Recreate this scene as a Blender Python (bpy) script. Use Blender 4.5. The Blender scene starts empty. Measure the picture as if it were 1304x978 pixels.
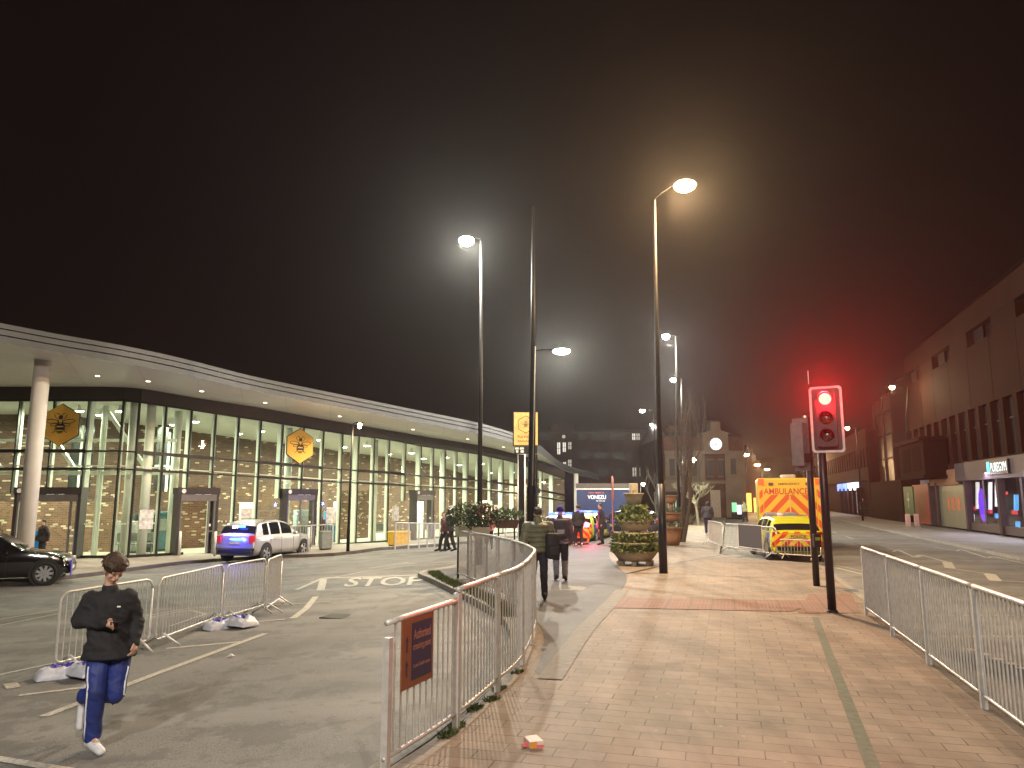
import bpy, bmesh, math, random
from mathutils import Vector, Matrix, noise as mnoise
random.seed(7)
R = math.radians
S = bpy.context.scene
COL = S.collection
V = Vector

# ------------------------------------------------------------------ camera
CAM = V((0, 0, 2.0)); FPX = 942.0; PITCH = math.atan(144 / FPX)
cam_d = bpy.data.cameras.new('camera'); cam = bpy.data.objects.new('camera', cam_d); COL.objects.link(cam)
cam.location = CAM; cam.rotation_euler = (R(90) + PITCH, 0, 0)
cam_d.sensor_width = 36; cam_d.lens = 36 * FPX / 1304; cam_d.clip_end = 2000; cam_d.clip_start = 0.05
S.camera = cam
S.view_settings.view_transform = 'Standard'; S.view_settings.look = 'None'
S.view_settings.exposure = 0.0; S.view_settings.gamma = 1

FW = V((0, math.cos(PITCH), math.sin(PITCH))); UP = V((0, -math.sin(PITCH), math.cos(PITCH)))
def ray(x, y): return V((1, 0, 0)) * (x - 652) + FW * FPX + UP * (489 - y)
def zr(X, Y):
    """height of the carriageway: it falls away towards the bus station"""
    a = min(max(-X - .5, 0), 12.5) / 12.5
    def sm(e0, e1, v):
        t = min(max((v - e0) / (e1 - e0), 0), 1); return t * t * (3 - 2 * t)
    b = sm(24, 46, Y) * sm(8, -1, X)
    return -.12 - .6 * max(a, b)
def G(x, y, z=0.0):
    d = ray(x, y); return CAM + d * ((z - CAM.z) / d.z)
def GR(x, y, dz=0.0):
    z = -.3
    for _ in range(14):
        p = G(x, y, z); z = .5 * z + .5 * (zr(p.x, p.y) + dz)
    return G(x, y, z)
def GT(x, y, h, fn=None):
    """ground point under something seen at this pixel that stands h above the ground"""
    z = h - .2
    for _ in range(16):
        p = G(x, y, z); z = .5 * z + .5 * ((fn or zr)(p.x, p.y) + h)
    p = G(x, y, z); return V((p.x, p.y, (fn or zr)(p.x, p.y)))
def atY(x, y, Y):
    d = ray(x, y); return CAM + d * (Y / d.y)
def onpl(x, y, p0, n):
    d = ray(x, y); return CAM + d * ((p0 - CAM).dot(n) / d.dot(n))
# frame of the right-hand street: u runs along it, n across it to the right
UU = V((.279, .9603, 0)); NN = V((.9603, -.279, 0))
def RF(u, n, z=0.0): return UU * u + NN * n + V((0, 0, z))
def uOf(x, n, y=633):
    p = onpl(x, y, NN * n, NN); return p.dot(UU), p.z

# ------------------------------------------------------------------ materials
def newmat(name):
    m = bpy.data.materials.new(name); m.use_nodes = True
    nt = m.node_tree; b = nt.nodes['Principled BSDF']; return m, nt, b
MATS = {}
def mat(name, c, rough=.6, metal=0.0, var=.18, scale=6.0, bump=0.0, bscale=60.0, emit=None, es=0.0, coat=0.0):
    """plain material whose colour wanders a little with procedural noise"""
    if name in MATS: return MATS[name]
    m, nt, b = newmat(name); N = nt.nodes; L = nt.links
    b.inputs['Roughness'].default_value = rough; b.inputs['Metallic'].default_value = metal
    b.inputs['Coat Weight'].default_value = coat
    tc = N.new('ShaderNodeTexCoord'); nz = N.new('ShaderNodeTexNoise'); nz.inputs['Scale'].default_value = scale; nz.inputs['Detail'].default_value = 5
    L.new(tc.outputs['Object'], nz.inputs['Vector'])
    cr = N.new('ShaderNodeValToRGB'); cr.color_ramp.elements[0].position = .3; cr.color_ramp.elements[1].position = .7
    cr.color_ramp.elements[0].color = tuple(v * (1 - var) for v in c) + (1,); cr.color_ramp.elements[1].color = tuple(min(1, v * (1 + var)) for v in c) + (1,)
    L.new(nz.outputs['Fac'], cr.inputs['Fac']); L.new(cr.outputs['Color'], b.inputs['Base Color'])
    if bump:
        n2 = N.new('ShaderNodeTexNoise'); n2.inputs['Scale'].default_value = bscale; L.new(tc.outputs['Object'], n2.inputs['Vector'])
        bp = N.new('ShaderNodeBump'); bp.inputs['Strength'].default_value = bump; bp.inputs['Distance'].default_value = .01
        L.new(n2.outputs['Fac'], bp.inputs['Height']); L.new(bp.outputs['Normal'], b.inputs['Normal'])
    if emit:
        b.inputs['Emission Color'].default_value = tuple(emit) + (1,); b.inputs['Emission Strength'].default_value = es
    MATS[name] = m; return m
def glassmat(name, tint=(.9, .95, .92), gloss=.9, rough=.02):
    if name in MATS: return MATS[name]
    m, nt, b = newmat(name); N = nt.nodes; L = nt.links; N.remove(b)
    out = [n for n in N if n.type == 'OUTPUT_MATERIAL'][0]
    t = N.new('ShaderNodeBsdfTransparent'); t.inputs[0].default_value = tint + (1,)
    g = N.new('ShaderNodeBsdfGlossy'); g.inputs['Roughness'].default_value = rough; g.inputs[0].default_value = (gloss, gloss, gloss, 1)
    ge = N.new('ShaderNodeNewGeometry'); dt = N.new('ShaderNodeVectorMath'); dt.operation = 'DOT_PRODUCT'; L.new(ge.outputs['Normal'], dt.inputs[0]); L.new(ge.outputs['Incoming'], dt.inputs[1])
    ab = N.new('ShaderNodeMath'); ab.operation = 'ABSOLUTE'; L.new(dt.outputs['Value'], ab.inputs[0])
    iv = N.new('ShaderNodeMath'); iv.operation = 'SUBTRACT'; iv.inputs[0].default_value = 1; L.new(ab.outputs[0], iv.inputs[1])
    pw = N.new('ShaderNodeMath'); pw.operation = 'POWER'; pw.inputs[1].default_value = 5; L.new(iv.outputs[0], pw.inputs[0])
    lw = N.new('ShaderNodeMath'); lw.operation = 'MULTIPLY_ADD'; lw.inputs[1].default_value = .9; lw.inputs[2].default_value = .06; L.new(pw.outputs[0], lw.inputs[0])
    mx = N.new('ShaderNodeMixShader'); L.new(lw.outputs[0], mx.inputs[0]); L.new(t.outputs[0], mx.inputs[1]); L.new(g.outputs[0], mx.inputs[2])
    L.new(mx.outputs[0], out.inputs[0]); MATS[name] = m; return m
def ramp(nt, fac, stops, interp='LINEAR'):
    cr = nt.nodes.new('ShaderNodeValToRGB'); cr.color_ramp.interpolation = interp
    e = cr.color_ramp.elements
    while len(e) < len(stops): e.new(.5)
    for el, (p, c) in zip(e, stops): el.position = p; el.color = tuple(c) + (1,)
    nt.links.new(fac, cr.inputs['Fac']); return cr.outputs['Color']
def mixc(nt, fac, a, b, mode='MIX'):
    n = nt.nodes.new('ShaderNodeMix'); n.data_type = 'RGBA'; n.blend_type = mode
    for sock, v in ((n.inputs[0], fac), (n.inputs[6], a), (n.inputs[7], b)):
        if isinstance(v, (int, float)): sock.default_value = v
        elif isinstance(v, tuple): sock.default_value = v + (1,)
        else: nt.links.new(v, sock)
    return n.outputs[2]
def noise(nt, vec, scale, detail=4, rough=.5, w=None):
    n = nt.nodes.new('ShaderNodeTexNoise'); n.inputs['Scale'].default_value = scale; n.inputs['Detail'].default_value = detail; n.inputs['Roughness'].default_value = rough
    nt.links.new(vec, n.inputs['Vector']); return n.outputs['Fac']
def mapping(nt, vec, rot=(0, 0, 0), scale=(1, 1, 1), loc=(0, 0, 0)):
    n = nt.nodes.new('ShaderNodeMapping'); n.inputs['Rotation'].default_value = rot; n.inputs['Scale'].default_value = scale; n.inputs['Location'].default_value = loc
    nt.links.new(vec, n.inputs['Vector']); return n.outputs['Vector']
def geo_pos(nt): return nt.nodes.new('ShaderNodeNewGeometry').outputs['Position']
def bump(nt, b, h, strength=.3, dist=.01):
    bp = nt.nodes.new('ShaderNodeBump'); bp.inputs['Strength'].default_value = strength; bp.inputs['Distance'].default_value = dist
    nt.links.new(h, bp.inputs['Height']); nt.links.new(bp.outputs['Normal'], b.inputs['Normal'])

def asphalt(name, base, warm):
    m, nt, b = newmat(name); p = geo_pos(nt)
    big = ramp(nt, noise(nt, p, .35, 5, .6), [(.3, tuple(v * .72 for v in base)), (.5, base), (.72, warm)])
    fine = ramp(nt, noise(nt, p, 90, 2), [(.35, (.55, .55, .55)), (.65, (1.35, 1.35, 1.35))])
    c = mixc(nt, 1.0, big, fine, 'MULTIPLY')
    # long worn wheel tracks and darker drips of oil
    tr = noise(nt, mapping(nt, p, rot=(0, 0, R(50)), scale=(.18, 1.3, 1)), 1.0, 3)
    c = mixc(nt, ramp(nt, tr, [(.45, (0, 0, 0)), (.7, (.7, .7, .7))]), c, tuple(v * 1.45 for v in base))
    cr_ = noise(nt, p, 1.1, 9, .75); c = mixc(nt, ramp(nt, cr_, [(.44, (.55, .55, .55)), (.49, (0, 0, 0))]), c, tuple(v * .55 for v in base))
    spots = noise(nt, p, 2.3, 2)
    c = mixc(nt, ramp(nt, spots, [(.66, (0, 0, 0)), (.74, (.6, .6, .6))]), c, tuple(v * .5 for v in base))
    nt.links.new(c, b.inputs['Base Color']); b.inputs['Roughness'].default_value = .68
    bump(nt, b, noise(nt, p, 160, 2), .35, .006); return m
M_ASPH = asphalt('asphalt', (.19, .186, .176), (.222, .214, .20))
M_PATH = asphalt('path_asphalt', (.072, .069, .066), (.092, .087, .081))

def paving():
    m, nt, b = newmat('paving_blocks'); p = geo_pos(nt)
    v = mapping(nt, p, rot=(0, 0, math.atan2(.279, .9603)))
    wob = nt.nodes.new('ShaderNodeVectorMath'); wob.operation = 'MULTIPLY_ADD'
    nn = nt.nodes.new('ShaderNodeTexNoise'); nn.inputs['Scale'].default_value = 1.1; nt.links.new(p, nn.inputs['Vector'])
    nt.links.new(nn.outputs['Color'], wob.inputs[0]); wob.inputs[1].default_value = (.03, .03, 0); nt.links.new(v, wob.inputs[2])
    br = nt.nodes.new('ShaderNodeTexBrick'); nt.links.new(wob.outputs[0], br.inputs['Vector'])
    br.inputs['Scale'].default_value = 1; br.inputs['Brick Width'].default_value = .40; br.inputs['Row Height'].default_value = .20
    br.inputs['Mortar Size'].default_value = .0055; br.inputs['Mortar Smooth'].default_value = .35; br.inputs['Bias'].default_value = 0
    br.inputs['Color1'].default_value = (.27, .222, .18, 1); br.inputs['Color2'].default_value = (.215, .175, .14, 1); br.inputs['Mortar'].default_value = (.13, .108, .085, 1)
    patches = ramp(nt, noise(nt, p, .7, 7, .68), [(.28, (.5, .47, .45)), (.45, (.9, .9, .9)), (.58, (1.05, 1.02, 1)), (.75, (1.25, 1.18, 1.08))])
    grime = ramp(nt, noise(nt, mapping(nt, p, rot=(0, 0, math.atan2(.279, .9603)), scale=(2.2, .35, 1)), 1.0, 5, .6), [(.35, (.78, .76, .74)), (.6, (1.08, 1.06, 1.05))]); patches = mixc(nt, 1.0, patches, grime, 'MULTIPLY')
    c = mixc(nt, 1.0, br.outputs['Color'], patches, 'MULTIPLY')
    # joints that have opened up: only here and there, darker
    hole = ramp(nt, noise(nt, p, 2.6, 2), [(.5, (0, 0, 0)), (.62, (1, 1, 1))])
    jm = mixc(nt, 1.0, hole, br.outputs['Fac'], 'MULTIPLY')
    c = mixc(nt, jm, c, (.035, .03, .026))
    # trodden gum and lichen
    vor = nt.nodes.new('ShaderNodeTexVoronoi'); vor.inputs['Scale'].default_value = 3.4; nt.links.new(p, vor.inputs['Vector'])
    gum = ramp(nt, vor.outputs['Distance'], [(.045, (1, 1, 1)), (.07, (0, 0, 0))])
    c = mixc(nt, mixc(nt, 1.0, gum, (.55, .55, .55), 'MULTIPLY'), c, (.42, .39, .33))
    sp = ramp(nt, noise(nt, p, 130, 2), [(.3, (.8, .8, .8)), (.7, (1.2, 1.2, 1.2))])
    c = mixc(nt, 1.0, c, sp, 'MULTIPLY')
    moss = ramp(nt, noise(nt, p, .8, 6, .7), [(.6, (0, 0, 0)), (.75, (.35, .35, .35))])
    c = mixc(nt, moss, c, (.13, .13, .07))
    nt.links.new(c, b.inputs['Base Color']); b.inputs['Roughness'].default_value = .72
    inv = nt.nodes.new('ShaderNodeMath'); inv.operation = 'SUBTRACT'; inv.inputs[0].default_value = 1; nt.links.new(br.outputs['Fac'], inv.inputs[1])
    bump(nt, b, inv.outputs[0], .5, .008); return m
M_PAVE = paving()
def brickwall(name, c1, c2, pale, palefrac, scale=1.0, mortar=(.30, .27, .23), bw=.46, rh=.15):
    m, nt, b = newmat(name)
    tc = nt.nodes.new('ShaderNodeTexCoord'); uv = nt.nodes.new('ShaderNodeUVMap')
    br = nt.nodes.new('ShaderNodeTexBrick'); nt.links.new(uv.outputs[0], br.inputs['Vector'])
    br.inputs['Scale'].default_value = scale; br.inputs['Brick Width'].default_value = bw; br.inputs['Row Height'].default_value = rh
    br.inputs['Mortar Size'].default_value = .009; br.inputs['Color1'].default_value = (0, 0, 0, 1); br.inputs['Color2'].default_value = (1, 1, 1, 1); br.inputs['Mortar'].default_value = (.3, .3, .3, 1)
    cc = ramp(nt, br.outputs['Color'], [(0, c1), (1 - palefrac - .02, c2), (1 - palefrac + .02, pale)])
    c = mixc(nt, br.outputs['Fac'], cc, mortar)
    c = mixc(nt, 1.0, c, ramp(nt, noise(nt, uv.outputs[0], .7, 4), [(.3, (.78, .78, .78)), (.7, (1.1, 1.1, 1.1))]), 'MULTIPLY')
    nt.links.new(c, b.inputs['Base Color']); b.inputs['Roughness'].default_value = .8
    return m
def stripes(name, a, c, axis_expr, period=.3, rough=.35):
    """chevron stripes in object space: |x|*k + z"""
    m, nt, b = newmat(name); N = nt.nodes; L = nt.links
    tc = N.new('ShaderNodeTexCoord'); sx = N.new('ShaderNodeSeparateXYZ'); L.new(tc.outputs['Object'], sx.inputs[0])
    ab = N.new('ShaderNodeMath'); ab.operation = 'ABSOLUTE'; L.new(sx.outputs[0], ab.inputs[0])
    ml = N.new('ShaderNodeMath'); ml.operation = 'MULTIPLY'; ml.inputs[1].default_value = axis_expr; L.new(ab.outputs[0], ml.inputs[0])
    ad = N.new('ShaderNodeMath'); L.new(ml.outputs[0], ad.inputs[0]); L.new(sx.outputs[2], ad.inputs[1])
    dv = N.new('ShaderNodeMath'); dv.operation = 'DIVIDE'; dv.inputs[1].default_value = period; L.new(ad.outputs[0], dv.inputs[0])
    fr = N.new('ShaderNodeMath'); fr.operation = 'FRACT'; L.new(dv.outputs[0], fr.inputs[0])
    c_ = ramp(nt, fr.outputs[0], [(0, a), (.5, c)], 'CONSTANT'); L.new(c_, b.inputs['Base Color']); b.inputs['Roughness'].default_value = rough
    return m
def checks(name, a, c, period=.4):
    """battenburg blocks along the side of a vehicle"""
    m, nt, b = newmat(name); N = nt.nodes; L = nt.links
    tc = N.new('ShaderNodeTexCoord'); ch = N.new('ShaderNodeTexChecker'); ch.inputs['Scale'].default_value = 1 / period
    mp = mapping(nt, tc.outputs['Object'], loc=(10.2, .05, .13), scale=(.0001, 1, 1)); L.new(mp, ch.inputs['Vector'])
    ch.inputs['Color1'].default_value = a + (1,); ch.inputs['Color2'].default_value = c + (1,); L.new(ch.outputs[0], b.inputs['Base Color']); b.inputs['Roughness'].default_value = .3
    return m

GALV = mat('galvanised_steel', (.60, .60, .585), .45, .35, .14, 14)
DKST = mat('dark_painted_steel', (.008, .008, .009), .5, .1, .2, 8)
BLKP = mat('black_pole_paint', (.018, .018, .022), .38, .2, .25, 6)
GREYP = mat('grey_pole_paint', (.009, .0085, .008), .6, 0, .2, 6)
WHITE = mat('white_paint', (.78, .78, .74), .5, 0, .06, 4)
ROADW = mat('road_paint', (.46, .44, .39), .7, 0, .35, 26)
KERB = mat('kerb_stone', (.26, .245, .22), .75, 0, .22, 7, .3)
RUBB = mat('black_rubber', (.018, .018, .019), .8, 0, .2, 20)
ALLOY = mat('alloy', (.55, .55, .57), .3, .9, .08, 10)
CARGL = mat('dark_car_glass', (.012, .013, .015), .06, 0, .1, 3)
YELL = mat('sign_yellow', (.72, .43, .07), .5, 0, .06, 5)
BEEBK = mat('emblem_black', (.02, .017, .012), .5)
CONC = mat('concrete', (.30, .28, .245), .8, 0, .2, 3, .3)
GRASSM = mat('grass_blades', (.07, .10, .03), .7, 0, .35, 9)
LEAF = mat('leaf_green', (.10, .15, .045), .55, 0, .45, 11)
LEAFY = mat('leaf_yellow', (.30, .27, .05), .55, 0, .3, 11)
LEAFD = mat('leaf_dark', (.045, .075, .032), .55, 0, .45, 11)
SKIN = mat('skin', (.55, .34, .25), .55, 0, .08, 9)
BARK = mat('bark', (.06, .05, .04), .85, 0, .3, 14, .4)
PURWH = mat('pale_metal', (.62, .60, .56), .45, .1, .06, 3)

def spec(m, v): m.node_tree.nodes['Principled BSDF'].inputs['Specular IOR Level'].default_value = v; return m
ARMB = spec(mat('lamp_arm_black', (.004, .004, .004), 1, 0, .1, 4), 0); spec(GREYP, .12); spec(DKST, .2)
# ------------------------------------------------------------------ mesh builder
def cat(P, t):
    """Catmull-Rom through the list of Vectors, t in 0..1"""
    n = len(P) - 1; f = min(max(t, 0), 1) * n; i = min(int(f), n - 1); f -= i
    p0, p1, p2, p3 = P[max(i - 1, 0)], P[i], P[i + 1], P[min(i + 2, n)]
    return .5 * ((2 * p1) + (p2 - p0) * f + (2 * p0 - 5 * p1 + 4 * p2 - p3) * f * f + (3 * p1 - p0 - 3 * p2 + p3) * f ** 3)
def smooth_path(P, step):
    P = [V(p) for p in P]; out = []; N = 400
    pts = [cat(P, i / N) for i in range(N + 1)]; acc = 0; out = [pts[0]]
    for a, b in zip(pts, pts[1:]):
        acc += (b - a).length
        if acc >= step: out.append(b); acc = 0
    if (out[-1] - pts[-1]).length > step * .35: out.append(pts[-1])
    return out
class MB:
    def __init__(s): s.v = []; s.f = []; s.m = []; s.uv = {}
    def add(s, vs, fs, mi=0):
        o = len(s.v); s.v += [V(p) for p in vs]; s.f += [tuple(i + o for i in f) for f in fs]; s.m += [mi] * len(fs); return o
    def quad(s, a, b, c, d, mi=0, uv=None):
        s.add([a, b, c, d], [(0, 1, 2, 3)], mi)
        if uv: s.uv[len(s.f) - 1] = uv
        return s
    def poly(s, pts, mi=0): s.add(pts, [tuple(range(len(pts)))], mi); return s
    def box(s, c, d, rz=0, mi=0, M=None, bev=0):
        x, y, z = d[0] / 2, d[1] / 2, d[2] / 2; c = V(c)
        if bev:
            bm = bmesh.new(); bmesh.ops.create_cube(bm, size=1)
            for v in bm.verts: v.co = V((v.co.x * d[0], v.co.y * d[1], v.co.z * d[2]))
            bmesh.ops.bevel(bm, geom=bm.edges[:], offset=min(bev, .45 * min(d)), segments=2, affect='EDGES', profile=.6)
            bm.verts.ensure_lookup_table(); vs = [v.co.copy() for v in bm.verts]; fs = [tuple(v.index for v in f.verts) for f in bm.faces]; bm.free()
        else:
            vs = [V((i, j, k)) for i in (-x, x) for j in (-y, y) for k in (-z, z)]
            fs = [(0, 1, 3, 2), (4, 6, 7, 5), (0, 4, 5, 1), (2, 3, 7, 6), (0, 2, 6, 4), (1, 5, 7, 3)]
        Q = M.to_3x3() if M else Matrix.Rotation(rz, 3, 'Z')
        s.add([Q @ v + c for v in vs], fs, mi); return s
    def beam(s, a, b, w, h, mi=0):
        """square bar from a to b, w across, h in the vertical sense"""
        a = V(a); b = V(b); d = (b - a); L = d.length; d.normalize()
        r = d.cross(V((0, 0, 1)));
        if r.length < 1e-4: r = V((1, 0, 0))
        r.normalize(); u = r.cross(d)
        vs = [p + r * i * w / 2 + u * j * h / 2 for p in (a, b) for i, j in ((-1, -1), (1, -1), (1, 1), (-1, 1))]
        s.add(vs, [(0, 1, 2, 3), (7, 6, 5, 4), (0, 4, 5, 1), (1, 5, 6, 2), (2, 6, 7, 3), (3, 7, 4, 0)], mi); return s
    def tube(s, pts, r, n=8, mi=0, cap=True):
        pts = [V(p) for p in pts]; k = len(pts); rr = r if isinstance(r, (list, tuple)) else [r] * k
        prev = None; vs = []
        for i, p in enumerate(pts):
            d = (pts[min(i + 1, k - 1)] - pts[max(i - 1, 0)]).normalized()
            if prev is None:
                a = d.cross(V((0, 0, 1)));
                if a.length < 1e-3: a = d.cross(V((1, 0, 0)))
                a.normalize()
            else:
                a = prev - d * prev.dot(d);
                if a.length < 1e-5: a = d.cross(V((0, 1, 0)))
                a.normalize()
            prev = a; b = d.cross(a)
            vs += [p + (a * math.cos(2 * math.pi * j / n) + b * math.sin(2 * math.pi * j / n)) * rr[i] for j in range(n)]
        fs = [(i * n + j, i * n + (j + 1) % n, (i + 1) * n + (j + 1) % n, (i + 1) * n + j) for i in range(k - 1) for j in range(n)]
        if cap: fs += [tuple(range(n))[::-1], tuple((k - 1) * n + j for j in range(n))]
        s.add(vs, fs, mi); return s
    def lathe(s, prof, c=(0, 0, 0), n=20, mi=0, M=None):
        c = V(c); k = len(prof); vs = []
        for r, z in prof:
            for j in range(n):
                a = 2 * math.pi * j / n; p = V((r * math.cos(a), r * math.sin(a), z)); vs.append((M @ p if M else p) + c)
        fs = [(i * n + j, i * n + (j + 1) % n, (i + 1) * n + (j + 1) % n, (i + 1) * n + j) for i in range(k - 1) for j in range(n)]
        fs += [tuple(range(n))[::-1], tuple((k - 1) * n + j for j in range(n))]
        s.add(vs, fs, mi); return s
    def ball(s, c, r, n=12, mi=0, M=None):
        r = V(r) if not isinstance(r, (int, float)) else V((r, r, r)); c = V(c); vs = []; h = n // 2
        for i in range(h + 1):
            t = math.pi * i / h
            for j in range(n):
                a = 2 * math.pi * j / n; p = V((r.x * math.sin(t) * math.cos(a), r.y * math.sin(t) * math.sin(a), r.z * math.cos(t))); vs.append((M @ p if M else p) + c)
        fs = [(i * n + j, (i + 1) * n + j, (i + 1) * n + (j + 1) % n, i * n + (j + 1) % n) for i in range(h) for j in range(n)]
        s.add(vs, fs, mi); return s
    def capsule(s, a, b, r0, r1=None, n=12, mi=0):
        a = V(a); b = V(b); r1 = r0 if r1 is None else r1; d = (b - a).normalized() if (b - a).length > 1e-5 else V((0, 0, 1))
        pts = []; rr = []
        for i in range(5): t = math.pi / 2 * (1 - i / 4) ; pts.append(a - d * r0 * math.sin(t)); rr.append(max(r0 * math.cos(t), 1e-4))
        for i in range(5): t = math.pi / 2 * i / 4; pts.append(b + d * r1 * math.sin(t)); rr.append(max(r1 * math.cos(t), 1e-4))
        s.tube(pts, rr, n, mi); return s
    def prism(s, poly, off, mi=0):
        """polygon (3-D points) extruded by the vector off"""
        n = len(poly); off = V(off); a = [V(p) for p in poly]
        s.add(a + [p + off for p in a], [tuple(range(n))[::-1], tuple(range(n, 2 * n))] + [(i, (i + 1) % n, n + (i + 1) % n, n + i) for i in range(n)], mi); return s
    def build(s, name, mats, parent=None, smooth=False, world=False, fix=True):
        me = bpy.data.meshes.new(name)
        o3 = V((0, 0, 0))
        if world and parent is not None: o3 = origin(parent)
        me.from_pydata([tuple(v - o3) for v in s.v], [], s.f)
        for m in (mats if isinstance(mats, (list, tuple)) else [mats]): me.materials.append(m)
        for p, mi in zip(me.polygons, s.m): p.material_index = mi; p.use_smooth = smooth
        if s.uv:
            ul = me.uv_layers.new(name='UVMap')
            for fi, uv in s.uv.items():
                for k, li in enumerate(me.polygons[fi].loop_indices): ul.data[li].uv = uv[k]
        me.update()
        if fix:
            bm = bmesh.new(); bm.from_mesh(me); bmesh.ops.recalc_face_normals(bm, faces=bm.faces[:]); bm.to_mesh(me); bm.free()
        o = bpy.data.objects.new(name, me); COL.objects.link(o)
        if parent is not None: o.parent = parent
        return o
def origin(o):
    p = V((0, 0, 0))
    while o is not None: p += o.location; o = o.parent
    return p
def tag(o, label=None, catg=None, group=None, kind=None):
    if label: o['label'] = label
    if catg: o['category'] = catg
    if group: o['group'] = group
    if kind: o['kind'] = kind
    return o
def thing(name, label, catg, loc=(0, 0, 0), rz=0, group=None):
    o = bpy.data.objects.new(name, None); COL.objects.link(o); o.location = loc; o.rotation_euler = (0, 0, rz); o.empty_display_size = .2
    return tag(o, label, catg, group)
def dup(root, loc, rz, label=None, group=None):
    r = root.copy(); COL.objects.link(r); r.location = loc; r.rotation_euler = (0, 0, rz)
    if label: r['label'] = label
    if group: r['group'] = group
    for ch in list(root.children):
        c = ch.copy(); COL.objects.link(c); c.parent = r
        for g in list(ch.children):
            d = g.copy(); COL.objects.link(d); d.parent = c
    return r
def evalmesh(mb, mods, name='tmp', smooth=True):
    """bake modifiers into a mesh without operators"""
    o = mb.build('bake_temp', [WHITE]); 
    for typ, kw in mods:
        m = o.modifiers.new(typ, typ)
        for k, v in kw.items(): setattr(m, k, v)
    dg = bpy.context.evaluated_depsgraph_get(); me = bpy.data.meshes.new_from_object(o.evaluated_get(dg)); me.name = name
    old = o.data; bpy.data.objects.remove(o); bpy.data.meshes.remove(old); me.materials.clear()
    for p in me.polygons: p.use_smooth = smooth; p.material_index = 0
    return me
def crumple(me, amp, seed=0, f=7.0):
    """push the cloth in and out along its normals so that it folds"""
    me.update(); N = [v.normal.copy() for v in me.vertices]
    for v, n in zip(me.vertices, N):
        c = v.co; a = mnoise.noise(V((c.x * f + seed, c.y * f, c.z * f * 1.9))); b = 1 - abs(mnoise.noise(V((c.x * f * 1.3 - c.z * f * .9, c.y * f + seed, c.z * f * 1.7)))) * 2
        v.co = c + n * amp * (.7 * a + .9 * (b - .35))
    me.update()
def meshobj(name, me, mats, parent=None):
    for m in (mats if isinstance(mats, (list, tuple)) else [mats]): me.materials.append(m)
    o = bpy.data.objects.new(name, me); COL.objects.link(o)
    if parent is not None: o.parent = parent
    return o
def text_mb(txt, width, height, M, depth=.004, mi=0, mb=None, bold=.02):
    """lettering as a mesh: fitted to width x height, its centre at M's origin, in M's xy plane"""
    c = bpy.data.curves.new('lettering', 'FONT'); c.body = txt; c.align_x = 'CENTER'; c.extrude = 0; c.resolution_u = 3; c.offset = bold
    o = bpy.data.objects.new('text_temp', c); COL.objects.link(o)
    dg = bpy.context.evaluated_depsgraph_get(); me = bpy.data.meshes.new_from_object(o.evaluated_get(dg))
    xs = [v.co.x for v in me.vertices]; ys = [v.co.y for v in me.vertices]
    x0, x1, y0, y1 = min(xs), max(xs), min(ys), max(ys)
    mb = mb or MB()
    vs = [M @ V(((v.co.x - (x0 + x1) / 2) / (x1 - x0) * width, (v.co.y - (y0 + y1) / 2) / (y1 - y0) * height, depth)) for v in me.vertices]
    mb.add(vs, [tuple(p.vertices) for p in me.polygons], mi)
    bpy.data.objects.remove(o); bpy.data.curves.remove(c); bpy.data.meshes.remove(me); return mb
def light(name, typ, loc, power, col, parent=None, radius=.1, rot=None, **kw):
    l = bpy.data.lights.new(name, typ); l.energy = power; l.color = col
    if typ in ('POINT', 'SPOT'): l.shadow_soft_size = radius
    for k, v in kw.items(): setattr(l, k, v)
    o = bpy.data.objects.new(name, l); COL.objects.link(o); o.location = loc
    if rot: o.rotation_euler = rot
    if parent is not None: o.parent = parent
    return o
def sheet(name, poly, dz, m, step=1.0, zf=None, kind='structure', skirt=.2):
    """horizontal polygon draped over the ground, cut into a grid so that it can follow the slope"""
    bm = bmesh.new(); vs = [bm.verts.new((p[0], p[1], 0)) for p in poly]; bm.faces.new(vs)
    xs = [p[0] for p in poly]; ys = [p[1] for p in poly]
    for ax, lo, hi in ((0, min(xs), max(xs)), (1, min(ys), max(ys))):
        k = math.ceil(lo / step)
        while k * step < hi:
            co = [0, 0, 0]; co[ax] = k * step; no = [0, 0, 0]; no[ax] = 1
            bmesh.ops.bisect_plane(bm, geom=bm.verts[:] + bm.edges[:] + bm.faces[:], plane_co=co, plane_no=no); k += 1
    bmesh.ops.triangulate(bm, faces=[f for f in bm.faces if len(f.verts) > 4])
    if skirt:
        be = [e for e in bm.edges if e.is_boundary]; ex = bmesh.ops.extrude_edge_only(bm, edges=be)
        low = {v for v in ex['geom'] if isinstance(v, bmesh.types.BMVert)}
    else: low = set()
    for v in bm.verts: v.co.z = (zf or zr)(v.co.x, v.co.y) + dz - (skirt if v in low else 0)
    bmesh.ops.recalc_face_normals(bm, faces=bm.faces[:])
    if sum(f.normal.z for f in bm.faces) < 0: bmesh.ops.reverse_faces(bm, faces=bm.faces[:])
    me = bpy.data.meshes.new(name); bm.to_mesh(me); bm.free(); me.materials.append(m)
    o = bpy.data.objects.new(name, me); COL.objects.link(o); o['kind'] = kind; return o
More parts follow.
